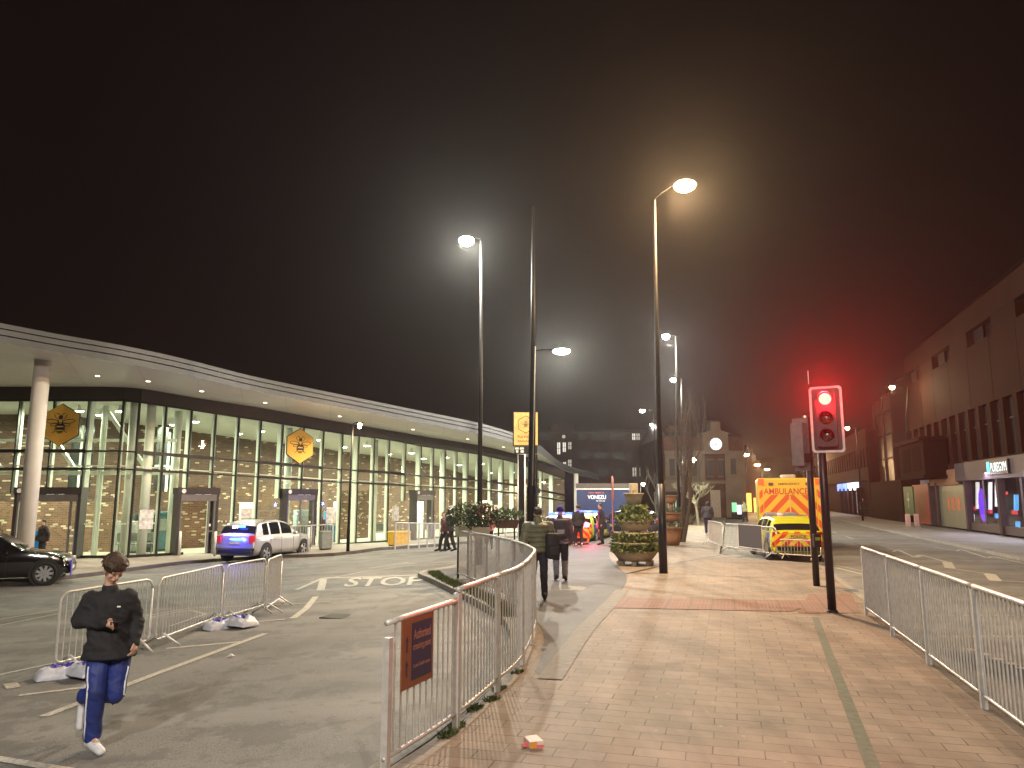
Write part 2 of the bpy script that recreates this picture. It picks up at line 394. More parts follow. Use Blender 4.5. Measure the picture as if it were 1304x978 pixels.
def strip_on(mb, pts, w, dz, h=0.0, zf=None, step=.5):
    """band of width w along a path on the ground (h>0: a low upstand with sides)"""
    P = []
    for a, b in zip(pts, pts[1:]):
        a = V(a); b = V(b); n = max(1, int((b - a).length / step)); P += [a.lerp(b, i / n) for i in range(n)]
    P.append(V(pts[-1])); L = []
    for i, p in enumerate(P):
        d = (P[min(i + 1, len(P) - 1)] - P[max(i - 1, 0)]); d.z = 0; d.normalize(); q = V((-d.y, d.x, 0)) * w / 2
        row = []
        for s_ in (1, -1):
            e = p + q * s_; row.append(V((e.x, e.y, (zf or zr)(e.x, e.y) + dz)))
        if h: row = [row[0] - V((0, 0, h)), row[0], row[1], row[1] - V((0, 0, h))]
        L.append(row)
    k = len(L[0]); vs = [v for r in L for v in r]
    fs = [(i * k + j, i * k + j + 1, (i + 1) * k + j + 1, (i + 1) * k + j) for i in range(len(L) - 1) for j in range(k - 1)]
    if h: fs += [tuple(range(k)), tuple((len(L) - 1) * k + j for j in range(k))]
    mb.add(vs, fs); return mb
# ------------------------------------------------------------------ world and air
W = bpy.data.worlds.new('World'); S.world = W; W.use_nodes = True
nt = W.node_tree; bg = nt.nodes['Background']
sky = nt.nodes.new('ShaderNodeTexSky'); sky.sky_type = 'NISHITA'; sky.sun_disc = False
sky.sun_elevation = R(-8); sky.sun_rotation = R(200); sky.air_density = 2; sky.dust_density = 3
sc_ = nt.nodes.new('ShaderNodeVectorMath'); sc_.operation = 'SCALE'; sc_.inputs['Scale'].default_value = .02
nt.links.new(sky.outputs[0], sc_.inputs[0])
tcw = nt.nodes.new('ShaderNodeTexCoord'); sep = nt.nodes.new('ShaderNodeSeparateXYZ'); nt.links.new(tcw.outputs['Generated'], sep.inputs[0])
glow = ramp(nt, sep.outputs[2], [(0, (.024, .0125, .0105)), (.25, (.0175, .0092, .008)), (.7, (.0125, .0064, .006))])
cl = noise(nt, tcw.outputs['Generated'], 2.4, 5)
glow = mixc(nt, 1.0, glow, ramp(nt, cl, [(.3, (.8, .8, .8)), (.7, (1.25, 1.22, 1.2))]), 'MULTIPLY')
ad = mixc(nt, 1.0, glow, sc_.outputs[0], 'ADD')
nt.links.new(ad, bg.inputs['Color']); bg.inputs['Strength'].default_value = .5

HAZE = .00042
hz = MB().box((30, 150, 11), (330, 420, 30)); hz = hz.build('haze', [])
m, nt, b = newmat('haze_air'); out = [n for n in nt.nodes if n.type == 'OUTPUT_MATERIAL'][0]; nt.nodes.remove(b)
pv = nt.nodes.new('ShaderNodeVolumePrincipled'); pv.inputs['Color'].default_value = (.9, .9, .9, 1); pv.inputs['Density'].default_value = HAZE; pv.inputs['Anisotropy'].default_value = .82
nt.links.new(pv.outputs[0], out.inputs['Volume']); hz.data.materials.append(m); hz['kind'] = 'stuff'; hz['label'] = 'thin damp night air glowing around the lamps'; hz['category'] = 'haze'

# ------------------------------------------------------------------ ground, pavements, paths
def lin(a, b, s): n = max(1, round((b - a) / s)); return [a + (b - a) * i / n for i in range(n)]
xs = lin(-130, -30, 10) + lin(-30, 30, 1) + lin(30, 190, 10) + [190]
ys = lin(-55, -10, 5) + lin(-10, 70, 1) + lin(70, 355, 15) + [355]
mb = MB(); mb.add([(x, y, zr(x, y)) for y in ys for x in xs], [(j * len(xs) + i, j * len(xs) + i + 1, (j + 1) * len(xs) + i + 1, (j + 1) * len(xs) + i) for j in range(len(ys) - 1) for i in range(len(xs) - 1)])
mb.build('road', M_ASPH, smooth=True)['kind'] = 'structure'

KL = [(-1.7, -9), (-1.35, 2), (-1.17, 5.3), (-.75, 6.6), (-.22, 8.6), (.02, 10.7), (0, 12.2), (-.33, 14), (-1.33, 17.4), (-2.1, 19.9), (-2.55, 21.2), (-2.5, 21.9), (-2.0, 22.5), (-1.5, 24), (-.6, 27.5), (.9, 33), (2.8, 40), (6.2, 52), (10.2, 66), (14, 82)]
KLs = [tuple(p)[:2] for p in smooth_path([V((x, y, 0)) for x, y in KL], .6)]
KRs = [tuple(RF(u, n))[:2] for u, n in ((-12, 2.5), (23.6, 2.5), (24.6, 2.3), (25.3, 1.6), (25.7, .6), (26.6, -.2), (28, -.5), (112, -.5))]
pzf = lambda x, y: max(zr(x, y) + .12, -.1) if x > -3 and y < 30 else zr(x, y) + .12
sheet('pavement', KLs + KRs[::-1], 0, M_PAVE, 1.0, pzf)
kb = MB()
strip_on(kb, [V((x, y, 0)) for x, y in KLs], .15, .006, .3, pzf)
strip_on(kb, [V((x, y, 0)) for x, y in KRs], .15, .006, .3, pzf)
# shared path between the guardrail and the block paving
PE = [(.42, 8.6), (1.09, 11.6), (2.0, 15), (2.62, 17.6), (2.95, 19.6), (3.05, 21.3), (3.2, 24.5), (3.6, 28), (4.7, 35), (7.2, 45), (10, 56)]
PEs = [tuple(p)[:2] for p in smooth_path([V((x, y, 0)) for x, y in PE], .6)]
PLs = [(x + .42, y) for x, y in KLs if 8.4 < y < 57]
sheet('path', PLs + PEs[::-1], .005, M_PATH, 1.0, pzf, skirt=0)
sett = MB(); strip_on(sett, [V((x, y, 0)) for x, y in PEs if y < 17], .28, .009, 0, pzf)
sett.build('path_edging', mat('pale_setts', (.19, .175, .155), .75, 0, .25, 9))['kind'] = 'structure'
o = kb.build('kerb', KERB); o['kind'] = 'structure'
# repaired trench, drain channel, tactile strips
tr = MB(); strip_on(tr, [G(1038, 786), G(1062, 850), G(1112, 978), G(1190, 1180)], .11, .004, 0, pzf)
tr.build('trench_patch', mat('trench_tarmac', (.125, .135, .10), .8, 0, .2, 12))['kind'] = 'structure'
dr = MB(); strip_on(dr, [G(797, 731), G(850, 719), G(925, 706), G(1040, 700)], .13, .004, 0, pzf)
dr.build('drain_channel', mat('drain_iron', (.05, .045, .04), .6, .2, .3, 12))['kind'] = 'structure'
mt, nt, b = newmat('tactile_paving'); p = mapping(nt, geo_pos(nt), rot=(0, 0, math.atan2(.279, .9603)))
br = nt.nodes.new('ShaderNodeTexBrick'); br.offset = 0; nt.links.new(p, br.inputs['Vector']); br.inputs['Scale'].default_value = 1; br.inputs['Brick Width'].default_value = .4; br.inputs['Row Height'].default_value = .4; br.inputs['Mortar Size'].default_value = .012
br.inputs['Color1'].default_value = (.235, .128, .098, 1); br.inputs['Color2'].default_value = (.20, .108, .084, 1); br.inputs['Mortar'].default_value = (.10, .07, .055, 1)
vo = nt.nodes.new('ShaderNodeTexVoronoi'); vo.inputs['Scale'].default_value = 15; vo.inputs['Randomness'].default_value = 0; nt.links.new(p, vo.inputs['Vector'])
c = mixc(nt, ramp(nt, vo.outputs['Distance'], [(.22, (0, 0, 0)), (.4, (1, 1, 1))]), mixc(nt, .25, br.outputs[0], (.42, .28, .21)), br.outputs[0])
nt.links.new(c, b.inputs['Base Color']); b.inputs['Roughness'].default_value = .75
bump(nt, b, ramp(nt, vo.outputs['Distance'], [(.2, (1, 1, 1)), (.4, (0, 0, 0))]), .6, .006)
sheet('tactile_strip', [tuple(G(*q))[:2] for q in ((764, 774), (790, 762), (1046, 765), (1008, 779))], .008, mt, 1, pzf, skirt=0)
sheet('tactile_crossing', [tuple(G(*q))[:2] for q in ((1030, 757), (1084, 757), (1096, 781), (1016, 781))], .0085, mt, 1, pzf, skirt=0)
# far pavement of the right-hand street
sheet('pavement_across', [tuple(RF(u, n))[:2] for u, n in ((-10, 9.4), (130, 9.4), (130, 16), (-10, 16))], .12, mat('far_flagstones', (.24, .225, .205), .75, 0, .18, .8), 4, zr)
kb2 = MB(); strip_on(kb2, [RF(-10, 9.4), RF(130, 9.4)], .16, .126, .2); kb2.build('kerb_across', KERB)['kind'] = 'structure'
# grass strip and pale verge behind the left guardrail
gr = MB()
def blades(mb, path, w, n, h):
    for _ in range(n):
        p = cat(path, random.random()); q = p + V((random.uniform(-w, w), random.uniform(-w, w), 0)); a = random.random() * 6.28
        z = pzf(q.x, q.y); d = V((math.cos(a), math.sin(a), 0)) * .012; t = V((random.uniform(-.05, .05), random.uniform(-.05, .05), 0)); hh = h * random.uniform(.5, 1.3)
        mb.add([q + d + V((0, 0, z)), q - d + V((0, 0, z)), q + t + V((0, 0, z + hh))], [(0, 1, 2)])
gp = [V((x, y, 0)) for x, y in ((-.05, 13.0), (-.42, 14.9), (-1.1, 17.1), (-1.9, 19.9), (-2.2, 21.2))]
blades(gr, gp, .14, 5200, .07)
for px, py, n_ in ((566, 938, 160), (576, 928, 120), (600, 905, 160), (622, 893, 90), (632, 880, 140), (655, 858, 60)): q = G(px, py); blades(gr, [q, q + V((.06, .12, 0))], .045, n_, .035)
gr.build('grass', GRASSM)['kind'] = 'stuff'

# ------------------------------------------------------------------ painted markings
mk = MB()
_ln = [0]
def line(px, w=.1, dz=None):
    _ln[0] += 1; strip_on(mk, [GR(*p) for p in px], w, dz or .005 + .0004 * (_ln[0] % 7))
line([(412, 736), (480, 734.5), (549, 731.5)], .18)
line([(377, 751.5), (411, 736.5)], .12); line([(408, 752), (412, 737.5)], .2)
line([(55, 913), (200, 858), (338, 807)], .13)
line([(373, 787.7), (390, 775), (402, 760)], .14)
line([(318, 792.7), (363, 789)], .09); line([(212, 826), (307, 817.5)], .1)
line([(24, 886), (113, 875), (162, 869)], .1); line([(-40, 868), (72, 844), (100, 838)], .1); line([(-40, 806), (0, 796.6), (77, 781)], .07); line([(-40, 796), (0, 789), (77, 776)], .07)
line([(6, 875), (24, 872)], .38)
line([(100, 800), (240, 775), (330, 771)], .07); line([(330, 772), (420, 766)], .06)
line([(190, 787), (240, 777), (262, 782), (215, 798)], .08)
line([(395, 741), (470, 727), (545, 718)], .07); line([(300, 748), (400, 737)], .07)
line([(-20, 964), (30, 972), (90, 982)], .1)
line([(470, 724), (520, 716)], .08)
zz = [(1137, 703), (1143, 700), (1165, 710), (1173, 707), (1206, 716), (1210, 724), (1260, 731), (1268, 740), (1310, 741.5)]
line(zz, .1); line([(1206, 716), (1210, 724)], .28, .0085); line([(1260, 731), (1268, 740)], .28, .0085); line([(1165, 710), (1173, 707)], .25, .0085)
line([(1190, 697), (1218, 702), (1223, 699.5), (1258, 711), (1263, 708.5), (1310, 719)], .1)
line([(1066, 723.5), (1098, 731.5)], .1); line([(1050, 717), (1098, 727)], .06)
for i in range(7): line([(1188 + i * 19, 784), (1196 + i * 19, 784)], .1); line([(1196 + i * 17, 810.5), (1206 + i * 17, 811)], .12); line([(1231 + i * 17, 826 + i * 6), (1240 + i * 17, 829 + i * 6)], .14)
for k in range(9): mk_u = 42 + k * 6; strip_on(mk, [RF(mk_u, 6), RF(mk_u + 2.5, 6)], .1, .005)
o = mk.build('road_markings', ROADW); o['kind'] = 'structure'
# STOP lettering: flat on the slope
a, b_, c_ = GR(440, 747.5), GR(538, 744), GR(440, 735.5)
ctr = (GR(438, 747.5) + GR(538, 733.5)) / 2
tm = text_mb('STOP', 1, 1, Matrix.Identity(4))
A_, B_, C_, D_ = GR(436, 748), GR(538, 745.5), GR(541, 734.5), GR(446, 736)
for v in tm.v:
    s_, t_ = v.x + .5, v.y + .5
    q = A_.lerp(B_, s_).lerp(D_.lerp(C_, s_), t_); v.x, v.y = q.x, q.y; v.z = zr(q.x, q.y) + .012
o = tm.build('stop_lettering', ROADW); o['kind'] = 'structure'
# faded direction arrow on the path
ar = MB(); ar.poly([G(*q) + V((0, 0, .009)) for q in ((704, 752), (728, 750), (722, 746.5), (748, 748), (742, 752.5), (730, 751.5))])
ar.build('path_arrow', mat('worn_paint', (.24, .23, .20), .8, 0, .4, 20))['kind'] = 'structure'

PATCHM = asphalt('patch_asphalt', (.12, .117, .11), (.14, .136, .127))
sheet('road_patch', [tuple(GR(*q))[:2] for q in ((110, 775), (205, 764), (230, 771), (128, 784))], .0043, PATCHM, 2, zr, skirt=0)
sheet('road_patch', [tuple(GR(*q))[:2] for q in ((1085, 690), (1130, 703), (1180, 728), (1110, 705))], .004, PATCHM, 2, zr, skirt=0)
COVM = mat('cast_iron', (.06, .055, .05), .55, .5, .3, 30, .6, 90)
for q, w_, fn, nm in (((430, 785), .5, zr, 'manhole_cover'),):
    p = GR(*q) if fn is zr else G(*q); mb = MB(); mb.box((0, 0, 0), (w_, w_, .02)); o = mb.build(nm, COVM); o.location = (p.x, p.y, fn(p.x, p.y) + .001); o.rotation_euler = (0, 0, R(-16)); o['kind'] = 'structure'
# ------------------------------------------------------------------ the bus station
ST = thing('bus_station', 'long glass fronted bus station with sweeping pale canopy roof, lit inside', 'bus station')
FZ = -.6
#      X, Y, top of glass
FP = [(-31, 32.6, 6.25), (-17.25, 32.6, 6.25), (-16.6, 32.75, 6.2), (-12.65, 37.2, 5.84), (-9.4, 41.1, 5.5), (-7.3, 44.2, 5.4), (-5.7, 46.7, 5.2), (-2.3, 51.5, 4.95), (.2, 55.1, 4.57), (2.4, 58.6, 4.0), (4.3, 61.2, 3.5)]
BAND = .6; OFFB = V((-6.7, 6.0, 0))
STM = mat('station_frame', (.022, .018, .015), .45, .2, .1, 4)
LOGO0 = mat('glass_dot', (.6, .62, .58), .5); FIN = mat('station_fin', (.74, .78, .68), .55, 0, .04, 3)
PANE = glassmat('station_glass', (.93, .97, .92))
def seg_pts(P, step):
    out = []
    for a, b in zip(P, P[1:]):
        a = V(a); b = V(b); n = max(1, round((V((b.x, b.y, 0)) - V((a.x, a.y, 0))).length / step)); out += [a.lerp(b, i / n) for i in range(n)]
    return out + [V(P[-1])]
FM = seg_pts(FP[:2], 1.5)[:-1] + seg_pts(FP[1:3], 5)[:-1]+ seg_pts(FP[2:], 1.3)
def fz(p): return FZ
def px_of(p):
    d = V(p) - CAM; return 652 + FPX * d.x / d.dot(FW)
DOORS = [(24, 112), (220, 276), (356, 400), (521, 549)]
def indoor(a, b):
    x = (px_of(a) + px_of(b)) / 2; return any(l < x < r for l, r in DOORS)
soff = mat('station_ceiling', (.60, .61, .56), .6, 0, .04, 2)
nb = 0
for i, (a, b) in enumerate(zip(FM, FM[1:])):
    A0, B0 = V((a.x, a.y, FZ)), V((b.x, b.y, FZ)); ha, hb = a.z - FZ, b.z - FZ
    at_ = lambda t, q: (A0 + V((0, 0, ha * t))) if q == 0 else (B0 + V((0, 0, hb * t)))
    d = indoor(A0, B0); f = MB(); t1, t2 = .558, .672; tl = .40 if d else 0
    f.beam(at_(tl, 0), at_(1, 0), .055, .12)
    thick = (i % 5) < 3
    for t, w in ((1, .1), (t2, .15 if thick else .07), (t1, .11 if thick else .06)) + (() if d else ((.01, .1),)):
        f.beam(at_(t, 0), at_(t, 1), .12, w)
    bay = f.build('glazing_bay', STM, ST)
    g = MB(); off = V((.0, .0, 0))
    for lo, hi in ((tl, t1), (t1, t2), (t2, 1)): g.quad(at_(lo, 0), at_(lo, 1), at_(hi, 1), at_(hi, 0))
    g.build('pane', PANE, bay)
    # the pale fin that stiffens each mullion from inside
    n_ = V((-(b.y - a.y), b.x - a.x, 0)).normalized(); fn = MB()
    base = at_(tl if d else 0, 0) + n_ * .10; top = at_(1, 0) + n_ * .10
    sd = (B0 - A0).normalized() * .045
    w_ = .18 if i % 4 else .34
    fn.prism([base - sd, base + sd, base + sd + n_ * w_, base - sd + n_ * w_], top - base)
    if i % 2 == 0: fn.beam(at_(t2, 0) + n_ * .2, at_(t2, 1) + n_ * .2, .12, .10)
    fn.beam(at_(t1 + .02, 0) + n_ * .13, at_(t1 + .02, 1) + n_ * .13, .05, .05)
    fn.build('fin', FIN, bay)
# dots marked on the glass at chest height, notices stuck to some panes
for i, (a, b) in enumerate(zip(FM, FM[1:])):
    if i > 34 or indoor(a, b): continue
    d_ = V((b.x - a.x, b.y - a.y, 0)); l_ = d_.length; d_.normalize(); n_ = V((-d_.y, d_.x, 0)); dm = MB(); o_ = V((a.x, a.y, 0)) - n_ * .008
    for k in range(1, 6): c_ = o_ + d_ * l_ * k / 6; dm.add([c_ + d_ * x + V((0, 0, FZ + 1.45 + z)) for x, z in ((-.035, -.035), (.035, -.035), (.035, .035), (-.035, .035))], [(0, 1, 2, 3)])
    dm.build('glass_dots', LOGO0, ST)
    if i % 4 == 2: MB().prism([o_ + d_ * x + V((0, 0, FZ + z)) for x, z in ((.35, 1.2), (.95, 1.2), (.95, 2.05), (.35, 2.05))], -n_ * .006).build('notice', mat('notice_paper', (.62, .62, .58), .6, 0, .35, 6), ST)
# corner columns, inner columns and braces
for x, y in ((-17.0, 33.15), (-16.35, 33.35)): MB().tube([(x, y, FZ), (x, y, 6.2)], .2, 14).build('corner_column', FIN, ST, smooth=True)
for k, p in enumerate(FM):
    if k % 5 == 2 and p.y > 34:
        q = V((p.x, p.y, 0)) + OFFB.normalized() * 1.4; MB().tube([(q.x, q.y, FZ), (q.x, q.y, p.z)], .19, 14).build('inner_column', FIN, ST, smooth=True)
for x in (-29, -25.6, -22.2, -18.9):
    ic = MB(); ic.tube([(x, 34.2, FZ), (x, 34.2, 6.2)], .13, 10); ic.beam((x, 34.2, 6.1), (x + 2.0, 34.2, 3.4), .16, .16); ic.beam((x, 34.3, 3.1), (x + 3.4, 34.3, 3.1), .14, .18)
    ic.beam((x + .1, 34.3, 4.6), (x + 3.35, 34.3, 4.6), .1, .14); ic.build('braced_frame', FIN, ST)
# brick back wall, with dark window openings and pale doors
BW = brickwall('station_brick', (.055, .026, .016), (.115, .052, .03), (.46, .38, .27), .06, mortar=(.13, .095, .07), bw=.26, rh=.09)
bw = MB(); L_ = 0
BK = [V((p.x, p.y, 0)) + OFFB for p in FM]; BK[0].x = -34
for i, (a, b) in enumerate(zip(BK, BK[1:])):
    l = (b - a).length; h = FM[i].z + .05; h2 = FM[i + 1].z + .05
    bw.quad(a + V((0, 0, FZ)), b + V((0, 0, FZ)), b + V((0, 0, h2)), a + V((0, 0, h)), 0, [(L_, FZ), (L_ + l, FZ), (L_ + l, h2), (L_, h)]); L_ += l
e = BK[-1]; f_ = FM[-1]
bw.quad(e + V((0, 0, FZ)), V((f_.x, f_.y, FZ)), V((f_.x, f_.y, 3.8)), e + V((0, 0, 3.8)), 0, [(0, 0), (7, 0), (7, 4), (0, 4)])
bw.build('wall', BW, ST, fix=False)
# low brick partitions standing nearer the glass, screens, windows in the back wall
NWIN = mat('night_window', (.03, .032, .03), .15)
def inset(i, t, depth): 
    a = V((FM[i].x, FM[i].y, 0)); b = V((FM[i + 1].x, FM[i + 1].y, 0)); n_ = V((-(b.y - a.y), b.x - a.x, 0)).normalized(); return a.lerp(b, t) + n_ * depth
for i, wq in enumerate(FM[:-1]):
    if i % 4 == 1 and 2 < i < 14:
        a, b = inset(i, .1, 6.3), inset(i, .9, 6.3); d_ = (b - a)
        wn = MB(); pw = MB(); wn.quad(a + V((0, 0, 2.3)), b + V((0, 0, 2.3)), b + V((0, 0, wq.z - .5)), a + V((0, 0, wq.z - .5)))
        pw.beam(a + V((0, 0, 3.6)), b + V((0, 0, 3.6)), .1, .1); pw.beam((a + b) / 2 + V((0, 0, 2.3)), (a + b) / 2 + V((0, 0, wq.z - .5)), .1, .1)
        q_ = wn.build('back_window', NWIN, ST); pw.build('sash', FIN, q_)
    if i % 6 == 5:
        a, b = inset(i, .1, 6.2), inset(i, .95, 6.2); MB().prism([a + V((0, 0, FZ)), b + V((0, 0, FZ)), b + V((0, 0, 1.7)), a + V((0, 0, 1.7))], (0, .12, 0)).build('back_panel', FIN, ST)
INB = brickwall('inner_brick', (.12, .055, .03), (.22, .105, .055), (.6, .5, .34), .12, mortar=(.24, .19, .14), bw=.26, rh=.09)
for (i, j, dep, h) in ((2, 8, 3.6, 1.75), (13, 15, 4, 2.6), (22, 24, 4.2, 2.4), (30, 32, 3.8, 2.3)):
    if j < len(FM) - 1:
        a, b = inset(i, 0, dep), inset(j, 0, dep); l = (b - a).length; pb = MB()
        pb.quad(a + V((0, 0, FZ)), b + V((0, 0, FZ)), b + V((0, 0, h)), a + V((0, 0, h)), 0, [(0, 0), (l, 0), (l, h - FZ), (0, h - FZ)]); pb.build('inner_wall', INB, ST, fix=False)
# ceiling, floor
cm = MB(); fm = MB()
for i in range(len(FM) - 1):
    a, b = FM[i], FM[i + 1]; cm.quad(a + V((0, 0, .02)), b + V((0, 0, .02)), BK[i + 1] + V((0, 0, b.z + .04)), BK[i] + V((0, 0, a.z + .04)))
    fm.quad(V((a.x, a.y, FZ + .012)), V((b.x, b.y, FZ + .012)), BK[i + 1] + V((0, 0, FZ + .012)), BK[i] + V((0, 0, FZ + .012)))
cm.build('ceiling', soff, ST); fm.build('concourse_floor', mat('concourse_tiles', (.42, .40, .33), .3, 0, .1, 2), ST)
# dark fascia band above the glass
bn = MB()
for a, b in zip(FM, FM[1:]):
    n_ = V((-(b.y - a.y), b.x - a.x, 0)).normalized() * .25
    bn.prism([a - n_ * .25 + V((0, 0, .05)), b - n_ * .25 + V((0, 0, .05)), b + n_ + V((0, 0, .05)), a + n_ + V((0, 0, .05))], (0, 0, BAND))
bn.build('band', mat('band_brown', (.045, .032, .026), .6, 0, .12, 3), ST)
# canopy: soffit from the band out to the edge, edge trim in three steps, flat top
ED = [(-150, 409, 7.0), (0, 435, 6.92), (77, 448.5, 6.83), (160, 462, 6.73), (233, 476.5, 6.63), (330, 498.5, 6.48), (437, 519, 6.2), (540, 538.5, 5.85), (611, 552.5, 5.5), (654, 564, 5.2), (686, 576.5, 4.95), (712, 596, 4.35), (735, 605, 4.0), (763, 611, 3.75)]
E_ = []
for x, y, z in ED: E_.append(G(x, y, z))
FE = [(-31, 32.6, 6.85), (-22.6, 32.6, 6.85), (-19.0, 32.6, 6.85), (-16.7, 32.75, 6.8), (-14.9, 34.7, 6.62), (-12.65, 37.2, 6.44), (-9.4, 41.1, 6.1), (-5.7, 46.7, 5.8), (-2.3, 51.5, 5.55), (.2, 55.1, 5.17), (2.4, 58.6, 4.8), (4.3, 61.2, 4.2), (5.4, 64, 3.95), (8.0, 69.2, 3.78)]
NS = 72
Es = [cat(E_, i / NS) for i in range(NS + 1)]; Fs = [cat([V(p) for p in FE], i / NS) for i in range(NS + 1)]
sf = MB(); Lu = 0
for i in range(NS):
    a, b, c, d = Fs[i], Fs[i + 1], Es[i + 1], Es[i]; l = (c - d).length
    sf.quad(a, b, c, d, 0, [(Lu, (a - d).length), (Lu + l, (b - c).length), (Lu + l, 0), (Lu, 0)]); Lu += l
msf, nt, b = newmat('soffit_panels'); uv = nt.nodes.new('ShaderNodeUVMap'); br = nt.nodes.new('ShaderNodeTexBrick'); br.offset = 0; nt.links.new(uv.outputs[0], br.inputs['Vector'])
br.inputs['Scale'].default_value = 1; br.inputs['Brick Width'].default_value = 2.4; br.inputs['Row Height'].default_value = .42; br.inputs['Mortar Size'].default_value = .012
br.inputs['Color1'].default_value = (.60, .57, .51, 1); br.inputs['Color2'].default_value = (.56, .53, .475, 1); br.inputs['Mortar'].default_value = (.38, .36, .32, 1)
nt.links.new(br.outputs[0], b.inputs['Base Color']); b.inputs['Roughness'].default_value = .38
sf.build('soffit', msf, ST, smooth=True)
prof = [(0, -.02), (0, .19), (.12, .195), (.12, .235), (.03, .24), (.03, .41), (.16, .415), (.16, .455), (.07, .46), (.07, .61), (.12, .63), (.7, .70)]
fa = MB(); rows = []
for i, p in enumerate(Es):
    d = Es[min(i + 1, NS)] - Es[max(i - 1, 0)]; d.z = 0; d.normalize(); n_ = V((-d.y, d.x, 0))
    rows.append([p + n_ * o_ + V((0, 0, z)) for o_, z in prof])
k = len(prof); fa.add([v for r in rows for v in r], [(i * k + j, i * k + j + 1, (i + 1) * k + j + 1, (i + 1) * k + j) for i in range(NS) for j in range(k - 1)])
fa.build('roof_edge', mat('roof_edge_metal', (.075, .076, .078), .6, 0, .08, 2), ST)
rf = MB(); bk2 = [Fs[i] + V((-6, 6, .9)) for i in range(NS + 1)]
for i in range(NS): rf.quad(rows[i][-1], rows[i + 1][-1], bk2[i + 1], bk2[i])
rf.build('roof', mat('roof_sheet', (.20, .205, .21), .5, .3, .1, 1), ST)
# outside columns under the canopy
WCOL = mat('column_paint', (.70, .66, .60), .45, 0, .05, 2)
cl_ = MB(); cl_.tube([(-16.95, 26.3, zr(-16.95, 26.3)), (-16.95, 26.3, 6.95)], .27, 20); cl_.build('column', WCOL, ST, smooth=True)
p = G(733.5, 604.5, 3.9); cl_ = MB(); cl_.tube([(p.x, p.y, -.75), (p.x, p.y, 4.0)], .2, 14); cl_.build('column', WCOL, ST, smooth=True)
p = V((px_of(V((0.3, 47, 3))), 0, 0)); q = atY(664, 600, 47.0); cl_ = MB(); cl_.tube([(q.x, q.y, -.7), (q.x, q.y, 5.2)], .26, 14); cl_.build('column', WCOL, ST, smooth=True)
# entrances: dark portals with sliding glass doors
DARK = mat('portal_metal', (.055, .045, .045), .4, .3, .12, 4); DGREY = mat('door_frame_metal', (.20, .185, .18), .4, .5, .1, 4)
LOGO = mat('white_disc', (.8, .8, .76), .5)
def portal(pl, pr, is_open):
    mid = (pl + pr) / 2; i = min(range(len(FM) - 1), key=lambda k: abs(px_of((FM[k] + FM[k + 1]) / 2) - mid))
    a, b = FM[i], FM[i + 1]; d = V((b.x - a.x, b.y - a.y, 0)).normalized(); n_ = V((d.y, -d.x, 0))
    p0 = onpl(pl, 633, V((a.x, a.y, 0)), n_); p1 = onpl(pr, 633, V((a.x, a.y, 0)), n_); p0.z = p1.z = 0
    w = (p1 - p0).length; c = (p0 + p1) / 2; M = Matrix.Translation(c + V((0, 0, FZ))) @ Matrix((d.to_4d(), n_.to_4d(), (0, 0, 1, 0), (0, 0, 0, 1))).transposed().to_4x4()
    M = Matrix(((d.x, n_.x, 0, c.x), (d.y, n_.y, 0, c.y), (0, 0, 1, FZ), (0, 0, 0, 1)))
    T = lambda x, y, z: M @ V((x, y, z)); H = 2.72; jw = .13 if w < 3 else .42; dp = .4
    f = MB()
    def bx(x0, x1, y0, y1, z0, z1, mb, mi=0): mb.prism([T(x0, y0, z0), T(x1, y0, z0), T(x1, y1, z0), T(x0, y1, z0)], (0, 0, z1 - z0), mi)
    bx(-w / 2, -w / 2 + jw, -.1, dp, 0.02, H, f); bx(w / 2 - jw, w / 2, -.1, dp, 0.02, H, f); bx(-w / 2 - .03, w / 2 + .03, -.12, dp + .04, H, H + .3, f)
    fr = f.build('entrance', DARK, ST)
    g = MB(); iw = w - 2 * jw
    bx(-iw / 2, iw / 2, .3, .42, H - .3, H - .002, g)
    for x in (-iw / 2, -.04 if not is_open else iw / 2 - .35, iw / 2 - .07): bx(x, x + .07, .3, .38, 0.03, H - .3, g)
    bx(-iw / 2, iw / 2, .31, .37, .03, .13, g) if not is_open else None
    bx(iw / 2 - .35, iw / 2, .31, .37, 1.0, 1.06, g); g.build('door_frame', DGREY, fr)
    g = MB(); g.quad(T(-iw / 2 if not is_open else iw / 2 - .35, .34, .1), T(iw / 2, .34, .1), T(iw / 2, .34, H - .3), T(-iw / 2 if not is_open else iw / 2 - .35, .34, H - .3)); g.build('door_pane', PANE, fr)
    for x in ((iw / 2 - .3,) if is_open else (iw / 2 - .3, -iw / 2 + .2, -iw / 2 + .7)):
        g = MB(); bx(x, x + .11, .36, .375, 1.25, 1.37, g); g.build('door_sticker', LOGO, fr)
    g = MB(); c0 = T(-w / 2 + .22, dp + .045, H + .15); pts = [c0 + d * (.1 * math.cos(t * math.pi / 10)) + V((0, 0, .1 * math.sin(t * math.pi / 10))) for t in range(20)]; g.prism(pts, n_ * .02)
    g.build('disc_sign', LOGO, fr)
    for x in (-.1, .35): g = MB(); bx(x, x + .25, dp * .5, dp * .5 + .12, H - .02, H + .001, g); g.build('downlight', mat('downlight_lens', (.8, .8, .75), .4, emit=(1, .95, .8), es=6), fr)
    return M
for (l, r_), op in zip(DOORS, (True, True, False, False)): portal(l + 2, r_ - 2, op)
